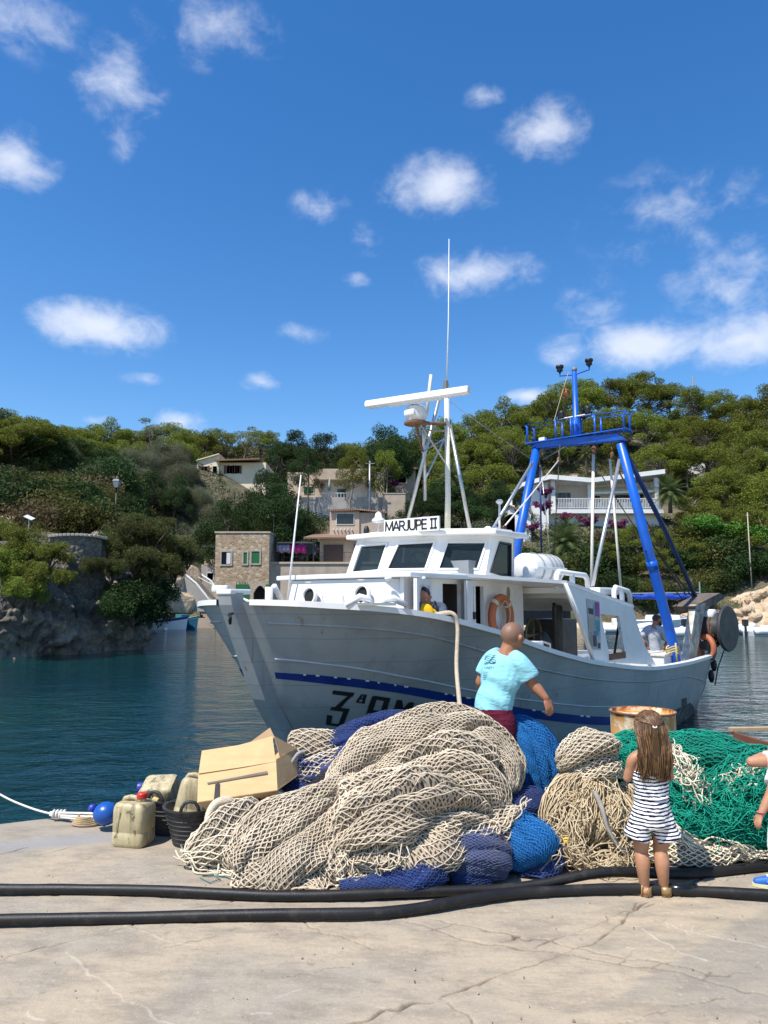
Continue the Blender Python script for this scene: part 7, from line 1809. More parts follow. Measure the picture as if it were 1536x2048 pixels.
# ================================================================ goods on the quay
def jerry(name,label,loc,M,w=.30,d=.25,h=.39,cap_mat=None,cat='jerrycan'):
 u=thing(name,label,cat,loc)
 mb=MB();rows=[]
 for z,k in((0,.90),(.012,.97),(.03,1.0),(h*.30,1.0),(h*.31,.985),(h*.34,.985),(h*.35,1.0),(h*.78,1.0),(h*.86,.97),(h*.93,.88),(h*.955,.74)):
  ring=[]
  for i in range(40):
   a=2*PI*i/40;c,s=math.cos(a),math.sin(a);e=.38
   x=math.copysign(abs(c)**e,c)*w/2*k;y=math.copysign(abs(s)**e,s)*d/2*k
   if abs(x)<w*.06 and z<h*.8:y*=.965
   ring.append(M@Vector((x,y,z)))
  rows.append(ring)
 mb.grid(rows,closed_u=True);mb.add(rows[0],[tuple(range(40))]);mb.add(rows[-1],[tuple(range(40))])
 mb.build('body',JERRY,u,True)
 mb=MB();mb.tube([M@Vector(p)for p in((-w*.34,0,h*.93),(-w*.30,0,h*1.0),(-w*.12,0,h*1.035),(w*.06,0,h*1.03),(w*.10,0,h*.94))],[.022,.02,.019,.02,.022],10);mb.build('handle',JERRY,u,True)
 c=M@Vector((w*.22,0,h*.94));mb=MB();mb.lathe([(.034,0),(.034,.035)],c,16,M);mb.build('neck',JERRY,u,True)
 c=M@Vector((w*.22,0,h*.94+.03));mb=MB();mb.lathe([(.040,0),(.042,.004),(.040,.034),(.034,.04)],c,18,M);mb.build('cap',cap_mat,u,auto=40)
 return u
JERRY,t,b=newmat('stained_plastic')
tc=t.n.new('ShaderNodeTexCoord').outputs['Object']
n1=t.noise(tc,6,5,.6);n2=t.noise(t.scaled(tc,(1.5,1.5,.5)),11,6,.72,.8);n3=t.noise(t.scaled(tc,(5,5,.5)),5,5,.7)
c=t.mix(t.step(n1,.35,.65),(.52,.44,.26),(.42,.345,.19));c=t.mix(t.math('MULTIPLY',t.step(n3,.46,.66),.65),c,(.24,.18,.095));c=t.mix(t.math('MULTIPLY',t.step(n2,.55,.65),.85),c,(.055,.04,.025))
t.put(b.inputs['Base Color'],c);b.inputs['Roughness'].default_value=.5;b.inputs['Subsurface Weight'].default_value=.15;b.inputs['Subsurface Radius'].default_value=(.02,.02,.01)
t.put(b.inputs['Normal'],t.bump(n1,.3,.01))
RUB=pm('black_rubber',(.022,.023,.025),.62,(.038,.038,.04),5,.7,.15,60,dirt=(.16,.14,.12),dscale=7,damt=.35)
CARD,t,b=newmat('cardboard')
tc=t.n.new('ShaderNodeTexCoord').outputs['Object']
n1=t.noise(t.scaled(tc,(1,1,6)),4,4);n2=t.noise(tc,3.5,5,.6)
c=t.mix(t.step(n1,.3,.7),(.62,.425,.21),(.565,.38,.18));c=t.mix(t.math('MULTIPLY',t.step(n2,.52,.75),.35),c,(.44,.29,.15))
t.put(b.inputs['Base Color'],c);b.inputs['Roughness'].default_value=.85;t.put(b.inputs['Normal'],t.bump(n2,.35,.02))
CARD_IN=pm('cardboard_inside',(.44,.29,.16),.9,(.38,.25,.13),4)
I3=Matrix.Identity(3)
p=G(257,1697);jerry('jerrycan','dirty upright jerrycan with red cap at the left end of the goods',p+Vector((0,.11,0)),Matrix.Rotation(R(-14),3,'Z'),.275,.225,.335,pm('red_cap',(.55,.03,.02),.4))
def tub(label,loc,rb,rt,h,rz=0,tilt=0):
 u=thing('rubber_tub',label,'tub',loc,rz)
 mb=MB();prof=[(.01,.0),(rb,0),(rb+.006,.01)]
 for i in range(1,9):f=i/8;prof+=[(rb+(rt-rb)*f,h*f-.008),(rb+(rt-rb)*f+.003,h*f-.004),(rb+(rt-rb)*f,h*f)]
 prof+=[(rt+.014,h),(rt+.016,h+.012),(rt-.006,h+.012),(rb-.006,.012),(.01,.012)]
 mb.lathe(prof,n=40);mb.build('shell',RUB,u,auto=50)
 for sgn in(1,-1):
  mb=MB();q=[(sgn*rt*math.cos(a0)if 0 else rt*.98*math.sin(a0),-sgn*rt*math.cos(a0),h+.008+zz)for a0,zz in((-.34,-.02),(-.30,.03),(-.18,.068),(0,.078),(.18,.068),(.30,.03),(.34,-.02))]
  mb.tube(q,.013,8);mb.build('handle',RUB,u,True)
 return u
p=G(372,1700);tub('black rubber tub in front, holding the tilted jerrycan under the box',p+Vector((0,.17,0)),.14,.215,.275,R(8))
p=G(318,1690);tub('black rubber tub behind, between the upright jerrycan and the other tub',p+Vector((-.02,.36,0)),.15,.215,.27,R(-20))
M=Matrix.Rotation(R(10),3,'Y')@Matrix.Rotation(R(-16),3,'X')@Matrix.Rotation(R(15),3,'Z')
jerry('jerrycan','stained jerrycan with blue cap standing tilted in the front tub against the box',P(372,1650,6.04),M,.24,.20,.36,pm('blue_cap',(.03,.05,.36),.4))
M=Matrix.Rotation(R(-14),3,'Y')@Matrix.Rotation(R(-78),3,'Y')@Matrix.Rotation(R(70),3,'Z')
jerry('jerrycan','yellowed jerrycan lying on its side on top of the rear tub',P(350,1580,6.36),M,.25,.18,.27,pm('blue_cap',(.03,.05,.36),.4))
u=thing('plastic_scrap','pale yellow broken plastic piece sticking out of the rear tub','scrap',P(303,1606,6.2))
mb=MB();mb.prism([(-.05,0,-.05),(.03,0,-.05),(.045,.01,.02),(.01,.02,.04),(-.02,0,.01)],(.01,.05,.01));mb.build('piece',pm('pale_yellow_plastic',(.66,.52,.24),.6),u,bevel=.008)
def box_():
 Y=5.72
 a,b_,c,d=P(398,1546,Y+.0),P(552,1519,Y+.03),P(555,1581,Y-.10),P(396,1605,Y-.13)
 dp=Vector((.11,.38,.02))
 o=a;u=thing('cardboard_box','open tan cardboard box tipped on the tub and nets','box',o)
 mb=MB()
 loc=lambda p:p-o
 A,B,C,D=map(loc,(a,b_,c,d));E_,F_,G_,H_=A+dp,B+dp,C+dp,D+dp
 th=.006
 def wall(q,name,m=CARD):
  n=(q[1]-q[0]).cross(q[3]-q[0]).normalized()*th
  mm=MB();mm.prism(q,n);return mm.build(name,m,u)
 wall([A,B,C,D],'front_panel');wall([B,F_,G_,C],'side_panel');wall([A,E_,H_,D],'side_panel');wall([E_,F_,G_,H_],'back_panel');wall([D,C,G_,H_],'bottom_panel')
 e1,e2=loc(P(404,1502,Y+.10)),loc(P(545,1473,Y+.16));m0,m1=A.lerp(B,.55),e1.lerp(e2,.52)+Vector((0,-.02,-.012))
 wall([A+Vector((0,-.008,-.004)),m0+Vector((0,-.012,-.012)),m1,e1],'flap');wall([m0+Vector((0,-.012,-.012)),B+Vector((0,-.006,-.016)),e2,m1],'flap')
 f1,f2,f3=loc(P(490,1492,Y+.34)),loc(P(540,1455,Y+.40)),loc(P(549,1474,Y+.36));wall([f1,f2,f3,loc(P(520,1512,Y+.3))],'flap',CARD_IN)
 g=[loc(P(549,1472,Y+.17)),loc(P(594,1497,Y+.34)),loc(P(591,1528,Y+.33)),loc(P(560,1513,Y+.14))];wall(g,'flap',CARD_IN)
 h=[C+Vector((-.02,.04,0)),C+Vector((.0,.10,.0)),loc(P(547,1622,Y+.0)),loc(P(534,1610,Y-.02))];wall(h,'flap')
 k=[D,C,C+Vector((-.045,.05,-.05)),D+Vector((.06,.05,-.075))];wall(k,'bottom_fold',CARD_IN)
 n=(B-A).cross(D-A).normalized();n=n if n.y<0 else-n
 def mark(q,nm,m):
  mm=MB();mm.add([loc(P(x,y,Y))for x,y in q],[(0,1,2,3)])
  vs=[]
  for(x,y)in q:
   dr=ray(x,y);oo=Vector((0,0,EYE))-o;kk=n.dot(A-oo)/n.dot(dr);vs.append(oo+dr*kk+n*.0085)
  mm=MB();mm.add(vs,[(0,1,2,3)]);mm.build(nm,m,u,recalc=False)
 mark([(415,1566),(535,1543),(535,1548),(415,1569)],'tape_strip',pm('grey_tape',(.12,.09,.065),.6));mark([(431,1569),(440,1567),(439,1598),(428,1602)],'tape_piece',pm('black_tape',(.012,.012,.013),.7))
box_()
def hose(label,pts,r=.032):
 C=spline([[*G(x,y,.034)]for x,y in pts],120)
 C[:,2]=.036+.004*np.sin(np.linspace(0,30,120))
 mb=MB();rr=[r*(1+.02*math.sin(i*.9))for i in range(120)]
 mb.tube(C,rr,18,cap=True);o=mb.build('hose',HOSE,None,True,recalc=False);return setp(o,label,'hose')
HOSE=pm('black_hose_rubber',(.010,.010,.010),.5,(.016,.015,.014),6,.7,.25,90,dirt=(.08,.07,.055),dscale=9,damt=.35,spec=.35)
_hz=hose('black hose that runs beside the heap and passes behind the girl',[(-120,1776),(0,1780),(140,1778),(280,1781),(430,1788),(560,1791),(700,1790),(850,1785),(1000,1778),(1140,1772),(1260,1764),(1360,1752),(1470,1740),(1600,1728),(1700,1722)])
_h2=hose('black hose curving up from the lower left to the girl\'s sandals',[(-120,1848),(0,1842),(200,1836),(400,1832),(600,1830),(740,1826),(840,1816),(940,1800),(1040,1786),(1140,1780),(1220,1779),(1300,1779),(1400,1782),(1500,1789),(1620,1797),(1700,1800)])
for m_o in(_h2,):
 q=G(1362,1779,.036);mb=MB();mb.tube([q+Vector((-.085,0,.0)),q+Vector((.0,-.002,.0)),q+Vector((.09,-.005,0))],.0375,18);mb.build('tape_wrap',pm('glossy_black_tape',(.010,.010,.011),.22),m_o,True)
for v in _hz.data.vertices:
 x=proj(v.co)[0]
 v.co.z+=.0 if x<1000 else .066*math.exp(-((x-1215)/120)**2)
c=P(212,1627,6.32);u=thing('mooring_buoy','blue inflatable buoy behind the upright jerrycan','buoy',c)
mb=MB();mb.ball((0,0,0),.098,24,16,(1.05,1,.94));mb.build('body',pm('blue_buoy_vinyl',(.010,.085,.36),.32,(.01,.065,.28),4,.5),u,True)
mb=MB();mb.lathe([(.03,.10),(.035,.13),(.02,.15)],n=10,axis=Matrix.Rotation(R(-70),3,'Y'));mb.build('eye',pm('blue_cap',(.03,.05,.36),.4),u,True)
mb=MB();C=spline([[*P(-80,1540,6.9)],[*P(0,1589,6.8)],[*P(50,1612,6.7)],[*P(100,1627,6.6)],[*P(150,1632,6.5)],[*P(200,1634,6.4)]],60);mb.tube(C,.009,8)
for k in(-.03,.02,.05):mb.tube(spline([[*P(100,1627+k*60,6.6)],[*P(140,1630+k*130,6.52)],[*P(195,1632+k*160,6.42)]],20),.010,8)
for k in range(4):mb.tube([P(108+k*7,1628,6.58)+Vector((0,.028*math.cos(a),.028*math.sin(a)))for a in np.linspace(0,2*PI,14)],.010,6)
setp(mb.build('mooring_rope',ROPEW,None,True,recalc=False),'white mooring rope with a knot crossing the quay edge at left','rope')
mb=MB()
for k in range(5):mb.tube([G(172,1650)+Vector((.11*(1-.1*k)*math.cos(a),.07*math.sin(a),.015+.014*k))for a in np.linspace(0,2*PI,26)],.011,6)
setp(mb.build('coiled_rope',pm('straw_rope',(.42,.31,.17),.9,(.3,.21,.11),30),None,True,recalc=False),'small coil of straw-coloured rope beside the blue buoy','rope')
t_,_w=hull_px(898,1240);s_,v_,z_=hull(t_,1.0);yr=b2w(s_,v_,z_).y
mb=MB();mb.tube(spline([[*b2w(s_-.15,v_-.45,z_-.05)],[*b2w(s_-.05,v_-.1,z_+.06)],[*b2w(s_,v_+.06,z_+.055)],[*b2w(s_+.02,v_+.10,z_-.10)],[*P(913,1330,yr-.25)],[*P(918,1395,yr-.8)],[*P(924,1450,yr-1.5)],[*P(930,1560,6.4)]],60),.024,8)
setp(mb.build('bow_rope',ROPE,None,True,recalc=False),'thick beige mooring rope hanging from the trawler rail to the quay','rope')
mb=MB();mb.tube(spline([[*P(498,1203,9.2)],[*P(470,1190,20)],[*P(430,1172,50)],[*P(396,1154,73)]],40),[.018+.0004*i for i in range(40)],6)
setp(mb.build('shore_line',ROPEW,None,True,recalc=False),'long white line from the trawler bow to the stone stairs','rope')
mb=MB();mb.tube([G(400,1755,.01),G(420,1765,.01),G(440,1758,.01),G(430,1748,.012),G(405,1752,.01),G(450,1752,.01),G(470,1760,.01)],.004,5)
setp(mb.build('thin_cord',pm('teal_cord',(.12,.25,.24),.8),None,True,recalc=False),'thin teal cord lying on the quay at the heap\'s left foot','rope')
def grit():
 rng=np.random.default_rng(8);V=[];F=[];n=0
 for k in range(380):
  if k<240:x,y=rng.uniform(-2.4,2.8),4.95+abs(rng.normal())*.35;y=min(y,5.6)
  else:x,y=rng.uniform(-3.2,3.4),rng.uniform(2.6,5.6)
  r=rng.uniform(.002,.006)*(1 if k%9 else 1.5);a=rng.uniform(0,6.28,6);ln=rng.uniform(.6,1.8)
  th=rng.uniform(0,3.14);c,s_=math.cos(th),math.sin(th)
  ring=[(math.cos(q)*r*ln*rng.uniform(.8,1.2),math.sin(q)*r*rng.uniform(.8,1.2))for q in np.linspace(0,5.2,6)]
  V+=[(x+u*c-v*s_,y+u*s_+v*c,.001)for u,v in ring]+[(x+.6*(u*c-v*s_),y+.6*(u*s_+v*c),.003+r*.8)for u,v in ring]
  for q in range(6):F.append((n+q,n+(q+1)%6,n+6+(q+1)%6,n+6+q))
  F.append((n+6,n+7,n+8,n+9));F.append((n+9,n+10,n+11,n+6));n+=12
 o=np_mesh('quay_grit',np.array(V),np.array(F),pm('grit',(.36,.29,.20),.9,(.12,.09,.06),30,1.0),None,False);setp(o,'scattered grit and twine scraps on the quay',None,None,'stuff')
grit()
RD,t,b=newmat('rusted_drum_paint')
tc=t.n.new('ShaderNodeTexCoord').outputs['Object']
n1=t.noise(t.scaled(tc,(1,1,.9)),7,7,.7,.5);n2=t.noise(t.scaled(tc,(3,3,.35)),4,5,.7);sp=t.n.new('ShaderNodeSeparateXYZ');t.l.new(tc,sp.inputs[0])
zf=t.math('ADD',sp.outputs[2],t.math('MULTIPLY',t.math('SUBTRACT',n1,.5),.30))
c=t.mix(t.step(n1,.38,.56),(.74,.64,.48),(.58,.30,.09));band=t.math('MULTIPLY',t.step(zf,.68,.73),t.step(zf,.88,.85));c=t.mix(t.math('MULTIPLY',t.math('SUBTRACT',1,band),.85),c,(.56,.20,.025))
c=t.mix(t.math('MULTIPLY',t.step(n2,.60,.72),.6),c,(.20,.07,.02));c=t.mix(t.math('MULTIPLY',t.step(zf,.87,.90),.9),c,(.10,.04,.02))
t.put(b.inputs['Base Color'],c);b.inputs['Roughness'].default_value=.8;t.put(b.inputs['Normal'],t.bump(n1,.4,.008))
c0=Vector(((1272-768)/FPX*6.85,6.85,0));u=thing('rusty_drum','rusty orange and white oil drum behind the girl at the quay edge','drum',c0)
mb=MB();mb.lathe([(.27,0),(.285,.01),(.28,.03),(.28,.27),(.289,.285),(.289,.30),(.28,.315),(.28,.565),(.289,.58),(.289,.595),(.28,.61),(.28,.85),(.287,.865),(.287,.88),(.272,.88),(.27,.85),(.27,.845),(.01,.845)],n=48,close=False);mb.build('shell',RD,u,auto=40)
mb=MB();mb.tube([(.285*math.cos(a),.285*math.sin(a),.875)for a in np.linspace(0,2*PI,49)],.010,8);mb.build('rim',RUSTY,u,True)
mb=MB();mb.tube([(-.12,-.256,.3),(-.12,-.256,.85)],.004,5);mb.build('seam',RUSTY,u)
c0=P(1596,1500,6.75);u=thing('wooden_crate','reddish-brown wooden box corner behind the green net at right','crate',Vector((c0.x,c0.y,0)),R(6))
WR=pm('red_brown_wood',(.20,.075,.04),.75,(.14,.05,.03),5,.7,.25,30,stretch=(.4,1,4));zt=.69
for k in range(4):mb=MB();mb.box((0,-.3,zt-.11-k*.2),(.84,.025,.18));mb.build('plank',WR,u,bevel=.004)
for sx in(-.42,.42):
 for k in range(4):mb=MB();mb.box((sx,0,zt-.11-k*.2),(.025,.58,.18));mb.build('plank',WR,u,bevel=.004)
 mb=MB();mb.box((sx*.96,-.32,zt*.5),(.05,.025,zt-.01));mb.build('corner_batten',WR,u,bevel=.004)
for sy in(-.31,.3):mb=MB();mb.box((0,sy,zt),(.9,.06,.035));mb.build('rim',pm('pale_wood_edge',(.48,.34,.20),.8,(.36,.24,.14),8),u,bevel=.004)
# ================================================================ small moored craft
WH=pm('white_gelcoat',(.80,.80,.79),.3,(.74,.74,.73),2,.4);NAVYP=pm('navy_trim',(.02,.035,.16),.4);RIBG=pm('grey_rib_tube',(.56,.57,.58),.55,(.5,.51,.52),3,.4)
def small_hull(L,bm_,h,mat_hull,mat_trim,u,sh=.25,flare=1.25):
 mb=MB();tr=MB();n=26;ks=np.linspace(0,1,8);top=[]
 for sg in(1,-1):
  rows=[]
  for i in range(n):
   f=i/(n-1);x=(f-.5)*L;hb_=bm_/2*(1-max(0,(f-.45)/.55)**2.2)*(.86+.14*min(1,f/.3));zt_=h*(1+sh*(max(0,f-.3)/.7)**2*2)
   row=[]
   for k in ks:row.append(Vector((x+(.25*(k-.5)*max(0,f-.7)/.3*h),sg*hb_*(.55+.45*k**.7),-.2+(zt_+.2)*k)))
   rows.append(row)
  mb.grid(rows);top.append([r_[-1]for r_ in rows])
  tr.tube([p+Vector((0,0,.02))for p in top[-1]],.05,6)
  rows2=[[r_[-2],r_[-1]]for r_ in rows];tr.grid([[p+Vector((0,sg*.012,0))for p in r_]for r_ in rows2])
 mb.grid([[a,b_]for a,b_ in zip(*top)]if 0 else[[a+Vector((0,0,-.14)),b_+Vector((0,0,-.14))]for a,b_ in zip(*top)])
 mb.add([top[0][0],top[1][0],Vector((-L/2,-bm_/2*.5,-.2)),Vector((-L/2,bm_/2*.5,-.2))],[(0,1,2,3)])
 mb.build('hull',mat_hull,u,True);tr.build('gunwale',mat_trim,u,True,recalc=False)
def craft(name,label,px,py,Y,rz,cat):p=P(px,py,Y);return thing(name,label,cat,Vector((p.x,p.y,WATER)),rz)
u=craft('moored_boat','small white wooden boat with navy gunwale moored under the headland',322,1256,68,R(6),'boat')
small_hull(4.6,1.9,.8,WH,NAVYP,u)
mb=MB();mb.box((-.5,0,1.05),(1.3,1.1,.8));cb=mb.build('cabin',WH,u,bevel=.06);mb=MB();mb.box((-.45,0,1.5),(1.6,1.3,.07));mb.build('cabin_roof',WH,cb)
for x in(-.85,-.2):mb=MB();mb.box((x,-.56,1.15),(.4,.03,.35));mb.build('cabin_window',GLASS,cb)
mb=MB();mb.tube([(.55+.28*math.cos(a),-.6,1.15+.28*math.sin(a))for a in np.linspace(0,6.28,20)],.06,6);setp(mb.build('fender_ring',pm('brown_fender',(.22,.10,.06),.8),u,True),None)
mb=MB();mb.tube([(.2,0,1),(-.15,0,3.2)],.05,6);mb.build('mast',GALV,u)
u=craft('moored_boat','small blue boat moored behind the white one at the trawler bow',368,1252,70,R(-40),'boat');small_hull(4.2,1.8,.8,pm('teal_blue_hull',(.02,.12,.22),.5),pm('light_blue_trim',(.12,.30,.38),.5),u)
mb=MB();mb.box((-.3,0,1.0),(1.0,.9,.7));mb.build('cabin',pm('teal_cabin',(.05,.22,.24),.5),u,bevel=.05)
def rib(label,px,py,Y,rz,L=5.0):
 u=craft('inflatable_boat',label,px,py,Y,rz,'boat')
 mb=MB();path=[(-L/2,.85,.35),(0,.9,.38),(L*.3,.75,.45),(L*.46,.3,.58),(L*.5,0,.62),(L*.46,-.3,.58),(L*.3,-.75,.45),(0,-.9,.38),(-L/2,-.85,.35)]
 mb.tube(spline(path,50),.25,12);mb.build('tube',WH,u,True,recalc=False)
 mb=MB();mb.prism([(-L/2,-.7,0),(L*.35,-.6,0),(L*.45,0,.1),(L*.35,.6,0),(-L/2,.7,0)],(0,0,.3));mb.build('floor',RIBG,u)
 mb=MB();mb.box((-.2,0,.85),(.6,.6,.7));mb.build('console',WH,u,bevel=.08);mb=MB();mb.box((-1.0,0,.6),(.5,.9,.35));mb.build('seat',WH,u,bevel=.06)
 mb=MB();mb.box((-L/2-.2,0,.95),(.35,.4,.5));o_=mb.build('outboard',pm('black_outboard',(.02,.02,.022),.35),u,bevel=.08);mb=MB();mb.box((-L/2-.2,0,.35),(.14,.12,.9));mb.build('outboard_leg',BLACKM,o_)
 return u
rib('white inflatable boat seen through the trawler side screen',1238,1252,60,R(4),5.2)
rib('white inflatable boat behind the crewman at the stern',1330,1262,52,R(8),5.4)
rib('white inflatable boat with grey fittings beyond the stern gallows',1440,1256,58,R(10),5.6)
rib('inflatable boat with tilted black outboard at the far right shore',1560,1258,56,R(5),5.0)
u=craft('sailing_boat','sailing boat with blue sail cover on its boom behind the trawler stern',1325,1240,64,R(3),'boat');small_hull(7.0,2.2,.9,WH,WH,u)
k=64/FPX;zb=EYE-WATER+(HOR-1196)*k
mb=MB();mb.tube([(3.4,0,.5),(3.4,0,zb+1.4)],.06,8);mb.build('mast',ALU,u);mb=MB();mb.tube([(-3.0,0,zb+.35),(3.3,0,zb+.45)],.08,8);mb.build('boom',ALU,u)
mb=MB();C=[(-3.0+i*.32,.04*math.sin(i*2.1),zb+.10+.05*math.sin(i*1.3))for i in range(20)];mb.tube(C,[.12+.14*math.sin(PI*i/19)+.04*math.sin(i*2.7)for i in range(20)],10);mb.build('sail_cover',pm('blue_sail_cover',(.010,.06,.42),.7,(.008,.04,.28),5,.7),u,True)
mb=MB();mb.box((0,0,1.15),(2.6,1.3,.5));mb.build('cabin',WH,u,bevel=.1)
c=P(1490,1263,62);c.z=WATER+.12;u=thing('mooring_float','red round buoy floating off the far right shore','buoy',c);mb=MB();mb.ball((0,0,0),.26,16,10);mb.build('body',pm('red_buoy_paint',(.55,.04,.03),.45),u,True)
c=P(1206,1258,58);c.z=WATER+.12;u=thing('mooring_float','pale round mooring float seen through the side screen','buoy',c);mb=MB();mb.ball((0,0,0),.22,16,10);mb.build('body',BCREAM,u,True)
c=P(330,1257,66);c.z=WATER+.1;u=thing('mooring_float','small white float below the white boat under the headland','buoy',c);mb=MB();mb.ball((0,0,0),.2,16,10);mb.build('body',WH,u,True)
# ================================================================ people
SKIN_K={}
def skin(name,c1,c2):
 m_,t,b=newmat(name)
 tc=t.n.new('ShaderNodeTexCoord').outputs['Object']
 n1=t.noise(tc,9,4,.6);n2=t.noise(tc,120,3,.6)
 t.put(b.inputs['Base Color'],t.mix(t.step(n1,.35,.65),c1,c2));b.inputs['Roughness'].default_value=.5;b.inputs['Specular IOR Level'].default_value=.35
 b.inputs['Subsurface Weight'].default_value=.12;b.inputs['Subsurface Radius'].default_value=(.02,.008,.004)
 t.put(b.inputs['Normal'],t.bump(n2,.15,.002))
 return m_
SK_MAN=skin('tanned_skin',(.36,.165,.09),(.30,.125,.065));SK_GIRL=skin('light_tan_skin',(.46,.235,.135),(.39,.19,.105))
def cloth(name,col,col2=None,wr=.5,sc=14,stripes=None):
 m_,t,b=newmat(name)
 tc=t.n.new('ShaderNodeTexCoord').outputs['Object']
 n1=t.noise(tc,sc,4,.6,.6);wv=t.noise(t.scaled(tc,(1,1,2.2),(.4,.3,0)),sc*.6,3,.5,1.2)
 c=t.mix(t.math('MULTIPLY',t.step(n1,.35,.65),.4),col,col2 or tuple(x*.85 for x in col))
 if stripes:
  sp=t.n.new('ShaderNodeSeparateXYZ');t.l.new(tc,sp.inputs[0])
  x2=t.math('MULTIPLY',sp.outputs[0],sp.outputs[0])if 1 else 0
  z=t.math('ADD',sp.outputs[2],t.math('MULTIPLY',t.math('SUBTRACT',wv,.5),.022));z=t.math('ADD',z,t.math('MULTIPLY',x2,stripes[2]))
  fr=t.math('FRACT',t.math('DIVIDE',z,stripes[0]))
  c=t.mix(t.step(t.math('ABSOLUTE',t.math('SUBTRACT',fr,.5)),.235,.205),c,stripes[1])
 t.put(b.inputs['Base Color'],c);b.inputs['Roughness'].default_value=.85;b.inputs['Specular IOR Level'].default_value=.15
 t.put(b.inputs['Normal'],t.bump(wv,wr,.03))
 return m_
def solid(name,tubes,mat_,parent,vox=.008,smooth=6,extra=None,disp=None):
 """closed tapered shapes fused into one continuous skin"""
 mb=MB()
 for tb in tubes:
  if tb[0]=='ball':mb.ball(tb[1],tb[2],20,14,tb[3]if len(tb)>3 else(1,1,1))
  else:
   pts,rs=tb[0],tb[1];fl=tb[2]if len(tb)>2 else None
   rows=spline([[*p,r,(f if fl else 1.0)]for p,r,f in zip(pts,rs,fl or[1]*len(pts))],max(8,len(pts)*5))
   mb.tube([Vector(r[:3])for r in rows],[max(.002,r[3])for r in rows],18,True,[r[4]for r in rows]if fl else None)
   for e in(0,-1):
    if not fl:mb.ball(pts[e],max(rs[e],.002),14,10)
 o=mb.build(name,mat_,None,recalc=True)
 md=o.modifiers.new('r','REMESH');md.mode='VOXEL';md.voxel_size=vox
 ms=o.modifiers.new('s','SMOOTH');ms.iterations=smooth;ms.factor=.5
 bpy.context.view_layer.update()
 me=bpy.data.meshes.new_from_object(o.evaluated_get(bpy.context.evaluated_depsgraph_get()))
 old=o.data;o.modifiers.clear();o.data=me;bpy.data.meshes.remove(old);me.name=name
 if not me.materials:me.materials.append(mat_)
 if disp:
  n=len(me.vertices);co=np.empty(n*3,np.float32);me.vertices.foreach_get('co',co);co=co.reshape(-1,3)
  no=np.empty(n*3,np.float32);me.vertices.foreach_get('normal',no);no=no.reshape(-1,3)
  co=co+no*disp(co)[:,None];me.vertices.foreach_set('co',co.astype(np.float32).ravel())
 me.polygons.foreach_set('use_smooth',[True]*len(me.polygons));me.update()
 o.parent=parent
 return o
def V3(*a):return Vector(a)
def hand(wrist,direc,palm_n,k=1.0,curl=.5,side=1):
 """palm and five unequal bent fingers; palm_n points out of the back of the hand"""
 d=direc.normalized();n=(palm_n-d*palm_n.dot(d)).normalized();s=d.cross(n)*side
 out=[([wrist,wrist+d*.04*k,wrist+d*.085*k],[.024*k,.030*k,.028*k],[1,.55,.5])]
 out[0]=([wrist,wrist+d*.045*k,wrist+d*.08*k],[.021*k,.021*k,.016*k])
 for i,(off,ln)in enumerate(((-.030,.068),(-.010,.080),(.011,.074),(.030,.056))):
  a=wrist+d*.078*k+s*off*k;c=curl*(1+.12*i)
  b_=a+(d*math.cos(c*.5)-n*math.sin(c*.5))*ln*.45*k;e=b_+(d*math.cos(c*1.3)-n*math.sin(c*1.3))*ln*.32*k;f=e+(d*math.cos(c*2.0)-n*math.sin(c*2.0))*ln*.25*k
  out.append(([wrist+d*.035*k+s*off*.8*k,a,b_,e,f],[.013*k,.0105*k,.0092*k,.0082*k,.007*k]))
 a=wrist+d*.02*k-s*.022*k;b_=a+(d*.5-s*.75-n*.3).normalized()*.042*k;e=b_+(d*.8-s*.35-n*.4).normalized()*.03*k;f=e+(d*.9-n*.4).normalized()*.022*k
 out.append(([a,b_,e,f],[.016*k,.012*k,.0105*k,.008*k]))
 return out
def head(c,r,yaw=0,pitch=0,chin=1.0):
 """skull, jaw, nose, ears; faces +y before turning"""
 M=Matrix.Rotation(yaw,3,'Z')@Matrix.Rotation(pitch,3,'X');q=lambda x,y,z:c+M@Vector((x*r,y*r,z*r))
 T=[('ball',q(0,-.12,.22),r*.98,(.86,1.05,.98)),('ball',q(0,.12,.05),r*.86,(.84,1.0,1.0)),([q(0,.15,-.2),q(0,.38,-.62),q(0,.50,-.86)],[r*.66,r*.50,r*.30]),([q(0,.84,.08),q(0,1.06,-.20),q(0,.94,-.28)],[r*.10,r*.16,r*.12]),([q(-.2,.84,-.52),q(0,.90,-.52),q(.2,.84,-.52)],[r*.09,r*.12,r*.09]),([q(-.42,.78,.14),q(0,.9,.16),q(.42,.78,.14)],[r*.12,r*.14,r*.12])]
 for s in(-1,1):T.append(([q(s*.84,-.05,.18),q(s*.98,-.14,.10),q(s*.96,-.12,-.08),q(s*.84,-.02,-.24)],[r*.09,r*.13,r*.12,r*.07]))
 return T,q
def eyes(q,r,parent,m=None):
 for s in(-1,1):
  mb=MB();mb.ball(q(s*.34,.80,.02),r*.13,10,8);e=mb.build('eye',pm('eye_white',(.6,.58,.55),.2),parent,True)
  mb=MB();mb.ball(q(s*.34,.88,.02),r*.075,8,6);mb.build('iris',pm('dark_iris',(.02,.012,.01),.2),e,True)
def facing(px,py,Y,z=None):
 p=P(px,py,Y);return Vector((p.x,Y,0 if z is None else z))
